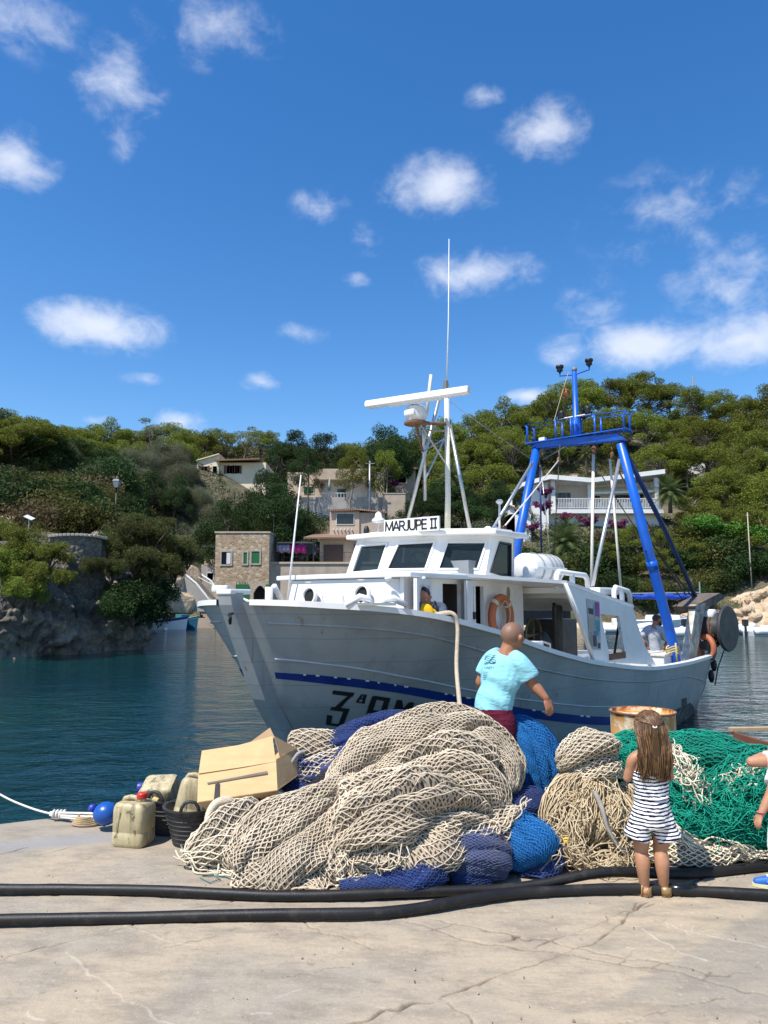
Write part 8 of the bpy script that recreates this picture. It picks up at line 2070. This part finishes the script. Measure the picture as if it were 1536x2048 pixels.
def man():
 o=facing(992,1440,6.25);YA=-46
 u=thing('person','bald man in turquoise printed T-shirt and maroon shorts reaching right towards the trawler','person',o,R(YA))
 Mi=Matrix.Rotation(-R(YA),3,'Z')
 def W(px,py,dy=0.0):return Mi@(P(px,py,6.25+dy)-o)
 pel=W(986,1430);nk=W(1012,1304);hd=W(1023,1276);hd.y+=.02
 ls,rs_=W(981,1319,.13),W(1040,1327,-.11)
 re,rw=W(1063,1365,-.10),W(1091,1396,-.16)
 le,lw=W(961,1364,.16),W(968,1404,.30)
 chest=nk.lerp(pel,.38)
 T=[([V3(pel.x,pel.y,pel.z-.06),pel.lerp(chest,.5),chest,nk.lerp(chest,.35),nk+V3(0,0,-.02)],[.10,.088,.095,.085,.05],[1.3,1.3,1.45,1.5,1.1])]
 T+=[([nk+V3(0,-.01,-.06),nk.lerp(hd,.5),hd+V3(0,-.02,-.02)],[.072,.062,.06])]
 T+=[([nk.lerp(ls,.5),ls,ls.lerp(le,.5),le],[.05,.052,.050,.044]),([le,le.lerp(lw,.35),lw],[.044,.043,.030])]
 T+=[([nk.lerp(rs_,.5),rs_,rs_.lerp(re,.5),re],[.05,.054,.052,.046]),([re,re.lerp(rw,.35),rw],[.047,.047,.030])]
 for s in(-1,1):
  h=pel+V3(s*.095,0,-.04);kn=V3(h.x+s*.02,h.y+.06*s,.49);an=V3(h.x+s*.03,h.y+.02*s,.09)
  T+=[([h,h.lerp(kn,.5),kn],[.098,.085,.060]),([kn,kn.lerp(an,.35),an],[.058,.058,.038]),([an+V3(0,-.05,-.05),an+V3(0,.06,-.055),an+V3(0,.17,-.065)],[.036,.036,.026])]
 H,q=head(hd,.105,R(-8),R(-16));T+=H
 T+=hand(rw,(rw-re)+V3(.03,-.02,-.22),V3(.5,-.2,.6),1.0,.55,1);T+=hand(lw,(lw-le)+V3(0,.1,-.1),V3(-.6,0,.4),1.0,.6,-1)
 solid('body',T,SK_MAN,u,.0075,5);eyes(q,.105,u)
 hair=[('ball',q(0,-.14,.25),.105,(.875,1.03,.97))]
 m_,t,b=newmat('shaved_scalp');tc=t.n.new('ShaderNodeTexCoord').outputs['Object'];t.put(b.inputs['Base Color'],t.mix(t.noise(tc,150,2),(.25,.135,.085),(.17,.09,.058)));b.inputs['Roughness'].default_value=.55
 solid('hair',hair,m_,u,.008,3)
 hem=V3(pel.x,pel.y,pel.z+.005)
 S=[([hem+V3(.0,0,-.085),hem+V3(0,0,.10),pel.lerp(chest,.6),chest,nk.lerp(chest,.30),nk+V3(0,-.008,-.012)],[.130,.126,.122,.128,.112,.074],[1.32,1.28,1.36,1.42,1.5,1.2]),([nk.lerp(ls,.45),ls,ls.lerp(le,.66)],[.072,.074,.078],[1,1,1]),([nk.lerp(rs_,.45),rs_,rs_.lerp(re,.76)],[.074,.078,.088],[1,1,1])]
 def folds(c):
  k=np.clip((chest.z+.12-c[:,2])/.30,0,1)
  sl=c[:,2]*30+c[:,0]*17+2.5*vnoise(c*7)
  return .011*k*np.sin(sl)*np.clip(.6+3*c[:,0],.15,1.1)+.008*vnoise(c*7)
 TQ=cloth('turquoise_cotton',(.28,.60,.66),(.23,.53,.60),.35)
 sh=solid('t_shirt',S,TQ,u,.008,4,disp=folds)
 bpy.context.view_layer.update()
 INK=pm('faded_navy_ink',(.07,.17,.24),.8)
 dg=bpy.context.evaluated_depsgraph_get();inv=u.matrix_world.inverted()
 mb=MB()
 from mathutils.bvhtree import BVHTree
 bt=BVHTree.FromPolygons([v.co.copy()for v in sh.data.vertices],[tuple(p.vertices)for p in sh.data.polygons])
 e0=Mi@(Vector((0,0,EYE))-o)
 def onshirt(px,py):
  d=(Mi@ray(px,py)).normalized();h,n_,i_,dd=bt.ray_cast(e0,d)
  return None if h is None else h-d*.003
 def stroke(pts,w_=.004):
  g=[onshirt(*p)for p in pts];g=[p for p in g if p is not None]
  if len(g)>1:mb.tube(g,w_,4)
 for k in range(6):
  stroke([(969+i*2.0+k*.1,1311+k*3.2+1.6*math.sin(i*.9+k*1.3)-(i*.12))for i in range(12)],.0026)
 stroke([(968,1328),(975,1325),(982,1327),(990,1324)],.0040)
 for i,ch in enumerate(('C','A','R','E','T','I')):
  x0,y0=968+i*3.5,1333+.2*i
  G_={'C':[[(2,0),(0,1),(0,3),(2,4)]],'A':[[(0,4),(1,0),(2,4)],[(.5,2.6),(1.5,2.6)]],'R':[[(0,4),(0,0),(1.8,1),(0,2),(2,4)]],'E':[[(2,0),(0,0),(0,4),(2,4)],[(0,2),(1.5,2)]],'T':[[(0,0),(2,0)],[(1,0),(1,4)]],'I':[[(1,0),(1,4)]]}[ch]
  for s in G_:stroke([(x0+a*1.1,y0+b_*1.0)for a,b_ in s],.0016)
 for k in range(5):stroke([(966+(k>1)*.5+i*1.5,1344+k*3.6)for i in range(8-k)],.0014)
 mb.build('shirt_print',INK,sh,recalc=False)
 P_=[([V3(pel.x,pel.y,pel.z+.06),pel,pel+V3(0,0,-.1)],[.128,.135,.130],[1.35,1.36,1.38])]
 for s in(-1,1):
  h=pel+V3(s*.095,0,-.05);P_+=[([h,h+V3(s*.012,.01*s,-.16),h+V3(s*.022,.04*s,-.36)],[.112,.110,.108])]
 solid('shorts',P_,cloth('maroon_cotton',(.105,.012,.030),(.07,.008,.02),.5),u,.009,4)
 for s in(-1,1):
  a=pel+V3(s*.125,.02*s,0);mb=MB();mb.tube([(a.x,a.y-.10,.018),(a.x,a.y,.02),(a.x,a.y+.18,.018)],[.045,.05,.045],10,True,[.3,.3,.3]);mb.build('shoe',BLACKM,u,True)
man()
def girl():
 Yg=G(1301,1790).y;o=facing(1301,1790,Yg)
 u=thing('person','young girl seen from behind in striped playsuit and sandals watching the boat','person',o)
 def W(px,py,dy=0.0):return P(px,py,Yg+dy)-o
 nk,hd=W(1299,1500,.0),W(1297,1459,.02)
 ls,rs_=W(1266,1520,.0),W(1332,1520,.0);le,re=W(1255,1556,.03),W(1339,1554,.04);lw,rw=W(1270,1544,.20),W(1326,1540,.20)
 pel=W(1304,1645,.0);wa=W(1303,1592);ch=W(1300,1545)
 T=[([pel+V3(0,0,-.03),pel+V3(0,0,.05),wa,ch,nk.lerp(ch,.4),nk+V3(0,0,-.01)],[.078,.080,.066,.072,.062,.034],[1.28,1.3,1.3,1.38,1.55,1.1]),([nk+V3(0,0,-.04),nk.lerp(hd,.45),hd],[.040,.036,.036])]
 for s,e,w_ in((ls,le,lw),(rs_,re,rw)):T+=[([nk.lerp(s,.5),s,s.lerp(e,.5),e],[.040,.038,.033,.029]),([e,e.lerp(w_,.4),w_],[.029,.028,.020])];T+=hand(w_,(w_-e)+V3(0,.02,.1),V3(0,.3,1),.62,.9,1 if e is re else-1)
 legs=((W(1283,1655),W(1282,1702,.01),W(1286,1742,-.02),W(1290,1776,.0),-1),(W(1326,1655),W(1320,1702,.01),W(1325,1742,-.02),W(1329,1777,.0),1))
 for h,k,cf,a,s in legs:
  T+=[([h+V3(0,0,.05),h.lerp(k,.5),k],[.060,.054,.044]),([k,k.lerp(cf,.5)+V3(0,-.012,0),cf,a],[.043,.047,.040,.028])]
  T+=[([V3(a.x,a.y-.028,.030),V3(a.x,a.y+.03,.040),V3(a.x+s*.012,a.y+.085,.028),V3(a.x+s*.02,a.y+.12,.022)],[.027,.027,.026,.020])]
  if s<0:T[-1]=([V3(a.x,a.y-.022,.030),V3(a.x-.022,a.y+.015,.040),V3(a.x-.068,a.y+.05,.028),V3(a.x-.095,a.y+.065,.022)],[.027,.027,.026,.020])
 H,q=head(hd,.096,0,R(-4));T+=H
 solid('body',T,SK_GIRL,u,.0062,5);eyes(q,.096,u)
 ST=cloth('striped_jersey',(.80,.80,.80),(.76,.76,.77),.35,18,(.0225,(.010,.012,.035),-.55))
 top=W(1300,1543)
 S=[([wa+V3(0,0,-.01),wa+V3(0,0,.06),top+V3(0,0,-.02),top+V3(0,0,.008)],[.078,.083,.082,.080],[1.32,1.34,1.40,1.40])]
 fl=lambda c:.004*np.sin(c[:,0]*60+3*vnoise(c*12))+.005*vnoise(c*16)
 tp=solid('playsuit_top',S,ST,u,.0065,3,disp=fl)
 S=[([wa+V3(0,0,.012),wa+V3(0,0,-.05),pel+V3(0,0,.02),pel+V3(0,0,-.02)],[.076,.090,.100,.100],[1.30,1.32,1.34,1.36])]
 for h,s in((pel+V3(-.066,0,-.01),-1),(pel+V3(.066,0,-.01),1)):S.append(([h+V3(0,0,.03),h+V3(s*.012,0,-.02),h+V3(s*.036,0,-.088)],[.074,.076,.086],[1,1,1]))
 solid('playsuit_shorts',S,ST,u,.0065,2,disp=lambda c:.005*np.sin(c[:,0]*45+2*vnoise(c*9))*np.clip((wa.z-c[:,2])*8,0,1)+.003*vnoise(c*18))
 mb=MB();mb.tube([wa+V3(.088*1.2*math.cos(a),.083*math.sin(a),.0+.004*math.sin(5*a))for a in np.linspace(0,2*PI,40)],.010,8);mb.build('waist_gather',ST,u,True)
 for x0,x1 in((1272,1287),(1328,1318)):
  a,b_=W(x0,1546,-.075),W(x1-3 if x0<1300 else x1+3,1498,-.045);mb=MB();mb.tube([a,a.lerp(b_,.5)+V3(0,-.012,.0),b_,b_+V3(0,.05,.015),b_+V3(0,.09,-.04)],.0045,6);mb.build('shoulder_strap',pm('dark_strap',(.03,.015,.03),.8),u,True)
 GOLD=pm('bronze_leather',(.42,.28,.13),.35,(.33,.21,.09),12,.6,.2,60,metal=.45)
 for h,k,cf,a,s in legs:
  d=V3(.35*s if s>0 else-.80,1.0 if s>0 else .72,0).normalized()if 1 else 0
  if s>0:d=V3(.16,1,0).normalized()
  b0=V3(a.x,a.y-.02,0);mb=MB();n_=V3(-d.y,d.x,0)
  rows=[]
  for f,w_ in((-.032,.016),(-.02,.026),(.02,.029),(.07,.034),(.11,.033),(.135,.018)):rows.append([b0+d*f+n_*w_,b0+d*f-n_*w_])
  top_=[[p+V3(0,0,.014)for p in r_]for r_ in rows];bot=[[p+V3(0,0,.002)for p in r_]for r_ in rows]
  ring=[r_[0]for r_ in rows]+[r_[1]for r_ in rows][::-1];mb.prism([p+V3(0,0,.002)for p in ring],(0,0,.013));so=mb.build('sandal',pm('brown_sole',(.20,.11,.06),.7),u)
  mb=MB()
  mb.grid([[b0+d*(-.034+.012*abs(k_))+n_*(.031*k_)+V3(0,-.002,z)for k_ in(-1,-.5,0,.5,1)]for z in(.012,.035,.06)]);hc=mb.build('heel_cup',GOLD,so,True);hc.modifiers.new('t','SOLIDIFY').thickness=.006
  for f,z in((.095,.045),(.06,.058),(.015,.078)):
   mb=MB();c=b0+d*f;mb.tube([c+n_*.034+V3(0,0,.012),c+n_*.026+V3(0,0,z*.75),c+V3(0,0,z),c-n_*.026+V3(0,0,z*.75),c-n_*.034+V3(0,0,.012)],.0065,6);mb.build('strap',GOLD,so,True)
 m_,t,b=newmat('brown_hair')
 geo=t.n.new('ShaderNodeNewGeometry');c=t.ramp(geo.outputs['Random Per Island'],[(0,(.045,.021,.010)),(.5,(.095,.046,.019)),(.8,(.17,.09,.038)),(1,(.30,.175,.075))])
 t.put(b.inputs['Base Color'],c);b.inputs['Roughness'].default_value=.38;b.inputs['Anisotropic'].default_value=.5
 hc=solid('hair',[('ball',q(0,-.14,.26),.101,(.92,1.04,1.0)),([q(0,-.45,.1),q(0,-.45,-.6),q(0,-.4,-1.2)],[.05,.06,.045],[1.25,1.35,1.4])],pm('hair_base',(.09,.045,.02),.5),u,.007,3)
 rng=np.random.default_rng(4);L=[];rad=[]
 tie=q(-.02,-1.26,.30)
 for k in range(2400):
  a=rng.uniform(-1.75,1.75);up=rng.uniform(.1,1.0)
  e_=up*1.12-.14;e_=min(e_,.995);hh=math.sqrt(1-e_*e_);p0=q(1.0*math.sin(a)*hh,-.14-1.10*math.cos(a)*hh,.26+e_*1.09)
  if up>.45 and rng.uniform()<.8:
   mid=p0.lerp(tie,.5);dv=(mid-q(0,-.14,.26)).normalized()*rng.uniform(.103,.109);mid=q(0,-.14,.26)+dv
   pts=[p0,mid,tie+V3(rng.uniform(-.006,.006),-.004,rng.uniform(-.006,.006)),tie+V3(rng.uniform(-.014,.014),-.012,-.05),tie+V3(rng.uniform(-.022,.022),-.010,-.14),tie+V3(rng.uniform(-.026,.026),.0,-.20-rng.uniform(0,.09))]
  else:
   x1=(p0.x-hd.x)*rng.uniform(.8,1.1)+hd.x;yb=-.098+rng.uniform(0,.05)
   z1=hd.z-.10;z2=hd.z-.25-rng.uniform(-.03,.07)
   pts=[p0,V3(hd.x+(p0.x-hd.x)*1.1,(p0.y+hd.y-.07)/2-.025,hd.z-.02),V3(x1,yb,z1),V3(hd.x+(x1-hd.x)*rng.uniform(.7,1.15),yb-.005+rng.uniform(-.01,.02),(z1+z2)/2),V3(hd.x+(x1-hd.x)*rng.uniform(.6,1.15),yb+rng.uniform(-.01,.02),z2)]
  L.append(spline([[*p]for p in pts],22));rad.append(np.interp(np.linspace(0,1,22),[0,.3,.8,1],[.0018,.0024,.0021,.0005]))
 V,F=tubes_np(np.array(L),np.array(rad),None,4);np_mesh('hair_locks',V,F,m_,hc,True)
 mb=MB();mb.tube([tie+V3(.011*math.cos(a),-.006+.008*math.sin(a),.004*math.sin(a))for a in np.linspace(0,2*PI,16)],.005,6);mb.build('hair_tie',pm('pale_hair_tie',(.7,.62,.6),.6),hc,True)
 mb=MB();a=W(1338,1530,-.0);mb.tube([a+V3(-.03+.06*k,-.04,.004*math.sin(k*3))for k in(0,.3,.6,1)],.004,5)
girl()
def boy():
 Yb=G(1588,1775).y;o=facing(1588,1775,Yb)
 u=thing('person','boy in white T-shirt, white shorts and blue trainers cut by the right edge','person',o,R(12))
 Mi=Matrix.Rotation(-R(12),3,'Z')
 def W(px,py,dy=0.0):return Mi@(P(px,py,Yb+dy)-o)
 nk,hd=W(1590,1492),W(1592,1452,.02);ls,rs_=W(1552,1520),W(1626,1520);pel,ch=W(1590,1650),W(1590,1550)
 T=[([pel+V3(0,0,-.03),pel,pel.lerp(ch,.5),ch,nk.lerp(ch,.4),nk],[.085,.085,.078,.082,.07,.035],[1.3,1.3,1.3,1.38,1.5,1.1]),([nk+V3(0,0,-.04),nk.lerp(hd,.5),hd],[.042,.038,.036])]
 le,lw=W(1503,1524,.02),W(1568,1496,.12)
 T+=[([nk.lerp(ls,.5),ls,ls.lerp(le,.5),le],[.045,.044,.040,.034]),([le,le.lerp(lw,.4),lw],[.034,.033,.022])]+hand(lw,lw-le,V3(0,.4,1),.65,.4,1)
 re,rw=W(1540,1592,-.12),W(1522,1628,-.14)
 T+=[([W(1556,1540,-.06),W(1552,1560,-.09),re],[.042,.040,.032]),([re,re.lerp(rw,.4),rw],[.032,.031,.021])]+hand(rw,(rw-re)+V3(0,0,-.03),V3(-1,-.2,0),.68,.6,-1)
 for x,s,dy in((1566,-1,-.02),(1612,1,.04)):
  h,k,a=W(x,1660,dy),W(x-3,1715,dy),W(x-6,1764,dy)
  T+=[([h+V3(0,0,.04),h.lerp(k,.5),k],[.076,.064,.048]),([k,k.lerp(a,.35)+V3(0,-.012,0),a],[.047,.050,.031])]
  b0=V3(a.x,a.y,0);d=V3(-.85,.5,0).normalized()if s<0 else V3(-.3,.9,0).normalized()
  T+=[([b0-d*.03+V3(0,0,.04),b0+d*.05+V3(0,0,.04),b0+d*.11+V3(0,0,.03)],[.028,.028,.022])]
  mb=MB();BLU=pm('blue_canvas',(.015,.13,.50),.6,(.012,.10,.40),14,.5,.2,120)
  sh=solid('trainer',[([b0-d*.045+V3(0,0,.045),b0+d*.0+V3(0,0,.05),b0+d*.07+V3(0,0,.040),b0+d*.135+V3(0,0,.030)],[.034,.037,.034,.026])],BLU,u,.006,3)
  n_=V3(-d.y,d.x,0);ring=[b0+d*f+n_*w_ for f,w_ in((-.075,.018),(-.05,.034),(.02,.036),(.09,.040),(.14,.030),(.165,.008))];ring+=[b0+d*f-n_*w_ for f,w_ in((.165,.008),(.14,.030),(.09,.040),(.02,.036),(-.05,.034),(-.075,.018))]
  mb=MB();mb.prism([p+V3(0,0,.002)for p in ring],(0,0,.020));mb.build('sole',pm('pale_yellow_sole',(.70,.68,.40),.6),sh)
  mb=MB();c=b0+d*.055
  for sg in(1,-1):mb.tube([c-d*.022*sg+n_*.040+V3(0,0,.045),c+n_*.030+V3(0,0,.066),c+d*.022*sg+n_*.012+V3(0,0,.076)],.0045,5);mb.tube([c-d*.02*sg-n_*.040+V3(0,0,.04),c-n_*.034+V3(0,0,.058),c+d*.02*sg-n_*.02+V3(0,0,.072)],.0045,5)
  mb.build('lace',WH,sh,True)
 H,q=head(hd,.09,R(20),0);T+=H
 solid('body',T,SK_GIRL,u,.0065,5);eyes(q,.09,u)
 solid('hair',[('ball',q(0,-.14,.28),.094,(.9,1.06,.98))],pm('hair_base',(.09,.045,.02),.5),u,.007,3)
 WT=cloth('white_cotton',(.78,.78,.80),(.72,.72,.75),.4)
 solid('t_shirt',[([W(1590,1642),pel.lerp(ch,.5),ch,nk.lerp(ch,.42),nk+V3(0,0,-.04)],[.105,.10,.098,.086,.05],[1.3,1.3,1.38,1.5,1.2]),([nk.lerp(ls,.4),ls,ls.lerp(le,.42)],[.056,.060,.064],[1,1,1]),([nk.lerp(rs_,.4),rs_,W(1640,1570)],[.056,.060,.062]),([W(1558,1535,-.05),W(1548,1570,-.10)],[.058,.064],[1,1])],WT,u,.0075,4,disp=lambda c:.005*vnoise(c*14))
 S=[([pel+V3(0,0,.05),pel,pel+V3(0,0,-.05)],[.094,.10,.10],[1.3,1.32,1.34])]
 for x in(1566,1612):S.append(([W(x,1655),W(x-2,1676),W(x-3,1696)],[.088,.088,.086]))
 solid('shorts',S,WT,u,.0075,3)
 mb=MB();mb.tube([rw+V3(.023*math.cos(a),.023*math.sin(a),.012)for a in np.linspace(0,2*PI,18)],.004,6);mb.build('bracelet',pm('pink_thread',(.5,.12,.16),.7),u,True)
boy()
def crew():
 o=b2w(2.02,1.22,0);o.z=b2w(0,0,1.45).z;YA=160
 u=thing('person','dark-haired crewman in yellow oilskin bib bending over on the foredeck','person',o,R(YA));Mi=Matrix.Rotation(-R(YA),3,'Z');Yc=o.y
 def W(px,py,dy=0.0):return Mi@(P(px,py,Yc+dy)-o)
 hd=W(846,1195,-.02);nk=W(858,1212,.04);ls,rs_=W(838,1216,-.12),W(882,1216,.10);inb=Mi@Vector((-BS_,BC,0));pel=V3(0,-.10,.42)+inb*.32
 ch=nk.lerp(pel,.35)
 T=[([pel,pel.lerp(ch,.5),ch,nk.lerp(ch,.4),nk],[.11,.11,.12,.10,.06],[1.4,1.4,1.5,1.6,1.1]),([nk+V3(0,0,-.04),nk.lerp(hd,.5),hd],[.065,.06,.058])]
 le,lw=W(832,1245,-.14),W(838,1265,-.25);re,rw=W(886,1238,-.02),W(872,1246,-.16)
 for a,e,w_ in((ls,le,lw),(rs_,re,rw)):T+=[([nk.lerp(a,.5),a,a.lerp(e,.5),e],[.065,.062,.052,.044]),([e,e.lerp(w_,.4),w_],[.044,.042,.029])]+hand(w_,w_-e,V3(0,0,1),1.0,.8,1)
 for s in(-1,1):h=pel+V3(s*.1,0,0);T+=[([h,h+inb*.05+V3(0,0,-.25),h+inb*.05+V3(0,0,-.45)],[.10,.085,.07])]
 H,q=head(hd,.102,R(12),R(-20));T+=H
 solid('body',T,SK_MAN,u,.009,5);eyes(q,.102,u)
 solid('hair',[('ball',q(0,-.26,.34),.102,(.90,1.0,.93)),([q(-.55,-.5,.0),q(0,-.85,-.1),q(.55,-.5,.0)],[.03,.05,.03])],pm('black_hair',(.018,.012,.010),.55,bump=.5,bscale=90),u,.008,3)
 GR=cloth('slate_cotton',(.09,.11,.15),(.07,.085,.12),.4)
 solid('t_shirt',[([pel.lerp(ch,.3),ch,nk.lerp(ch,.42),nk+V3(0,0,-.03)],[.130,.134,.115,.072],[1.4,1.5,1.58,1.15]),([nk.lerp(ls,.45),ls,ls.lerp(le,.55)],[.070,.072,.070]),([nk.lerp(rs_,.45),rs_,rs_.lerp(re,.60)],[.070,.072,.070])],GR,u,.01,4)
 YE=cloth('yellow_oilskin',(.72,.42,.015),(.60,.33,.01),.5)
 bb=[([pel+V3(0,.02,.0),pel.lerp(ch,.5)+V3(0,.06,.0),ch.lerp(nk,.40)+V3(0,.085,-.02)],[.132,.140,.118],[1.36,1.25,1.10])]
 bb+=[([pel+V3(s*.1,0,.02),pel+inb*.05+V3(s*.1,0,-.26),pel+inb*.05+V3(s*.1,0,-.42)],[.125,.11,.10])for s in(-1,1)]
 bb.append(('ball',W(848,1226,-.14),.105,(1.25,.7,1.15)));bb.append(('ball',W(856,1240,-.08),.13,(1.2,.8,1.2)))
 ov=solid('oilskin_bib',bb,YE,u,.01,4)
 for s in(-1,1):mb=MB();mb.tube([ch.lerp(nk,.3)+V3(s*.08,.13,.0),nk+V3(s*.09,.05,.055),nk+V3(s*.06,-.10,.02)],.016,6,True);mb.build('brace',pm('dark_navy_strap',(.02,.025,.04),.7),ov,True)
 o=b2w(11.55,.55,0);o.z=b2w(0,0,.62).z;YA=-80
 u=thing('person','bearded crewman in grey T-shirt standing hand on hip at the trawler stern','person',o,R(YA));Mi=Matrix.Rotation(-R(YA),3,'Z');Yc=o.y
 hd=W2=None
 def W(px,py,dy=0.0):return Mi@(P(px,py,Yc+dy)-o)
 hd=W(1315,1240);nk=W(1307,1253);ls,rs_=W(1294,1260,.1),W(1326,1262,-.08);pel=W(1308,1302);ch=nk.lerp(pel,.4)
 T=[([pel+V3(0,0,-.06),pel.lerp(ch,.5),ch,nk.lerp(ch,.4),nk],[.115,.11,.12,.10,.06],[1.4,1.35,1.5,1.6,1.1]),([nk+V3(0,0,-.04),nk.lerp(hd,.5),hd],[.065,.06,.058])]
 le,lw=W(1281,1276,.05),W(1293,1292,-.08);re,rw=W(1335,1285,-.05),W(1327,1297,-.12)
 for a,e,w_ in((ls,le,lw),(rs_,re,rw)):T+=[([nk.lerp(a,.5),a,a.lerp(e,.5),e],[.065,.062,.052,.044]),([e,e.lerp(w_,.4),w_],[.044,.042,.029])]+hand(w_,w_-e,V3(0,0,1),1.0,.8,1)
 for s in(-1,1):h=pel+V3(s*.1,0,-.03);T+=[([h,V3(h.x,h.y,.30),V3(h.x,h.y,.06)],[.095,.065,.04])]
 H,q=head(hd,.105,R(0),R(-6));T+=H
 solid('body',T,SK_MAN,u,.010,5);eyes(q,.105,u)
 hh=solid('hair',[('ball',q(0,-.2,.30),.105,(.88,1.0,.95))],pm('dark_brown_hair',(.03,.018,.012),.6),u,.009,3)
 solid('beard',[([q(-.6,.15,-.35),q(-.4,.5,-.72),q(0,.66,-.84),q(.4,.5,-.72),q(.6,.15,-.35)],[.02,.034,.040,.034,.02])],pm('dark_brown_hair',(.03,.018,.012),.6),u,.009,2)
 solid('t_shirt',[([pel+V3(0,0,.0),pel.lerp(ch,.6),ch,nk.lerp(ch,.42),nk+V3(0,0,-.03)],[.140,.128,.134,.115,.072],[1.35,1.35,1.5,1.58,1.15]),([nk.lerp(ls,.45),ls,ls.lerp(le,.6)],[.078,.085,.085]),([nk.lerp(rs_,.45),rs_,rs_.lerp(re,.6)],[.078,.085,.082])],cloth('grey_cotton',(.38,.40,.43),(.32,.34,.37),.5),u,.010,4,disp=lambda c:.006*vnoise(c*12))
 solid('trousers',[([pel+V3(0,0,.02),pel+V3(0,0,-.1)],[.13,.135],[1.35,1.4])]+[([pel+V3(s*.1,0,-.05),V3(pel.x+s*.1,pel.y,.3),V3(pel.x+s*.1,pel.y,.08)],[.115,.09,.08])for s in(-1,1)],cloth('pale_trousers',(.34,.35,.36),None,.4),u,.011,3)
crew()
# ================================================================ tidy: drop prototypes that were never placed
for k,r in PROTO.items():
 if not USED.get(k):
  for ch in list(r.children):bpy.data.objects.remove(ch,do_unlink=True)
  bpy.data.objects.remove(r,do_unlink=True)
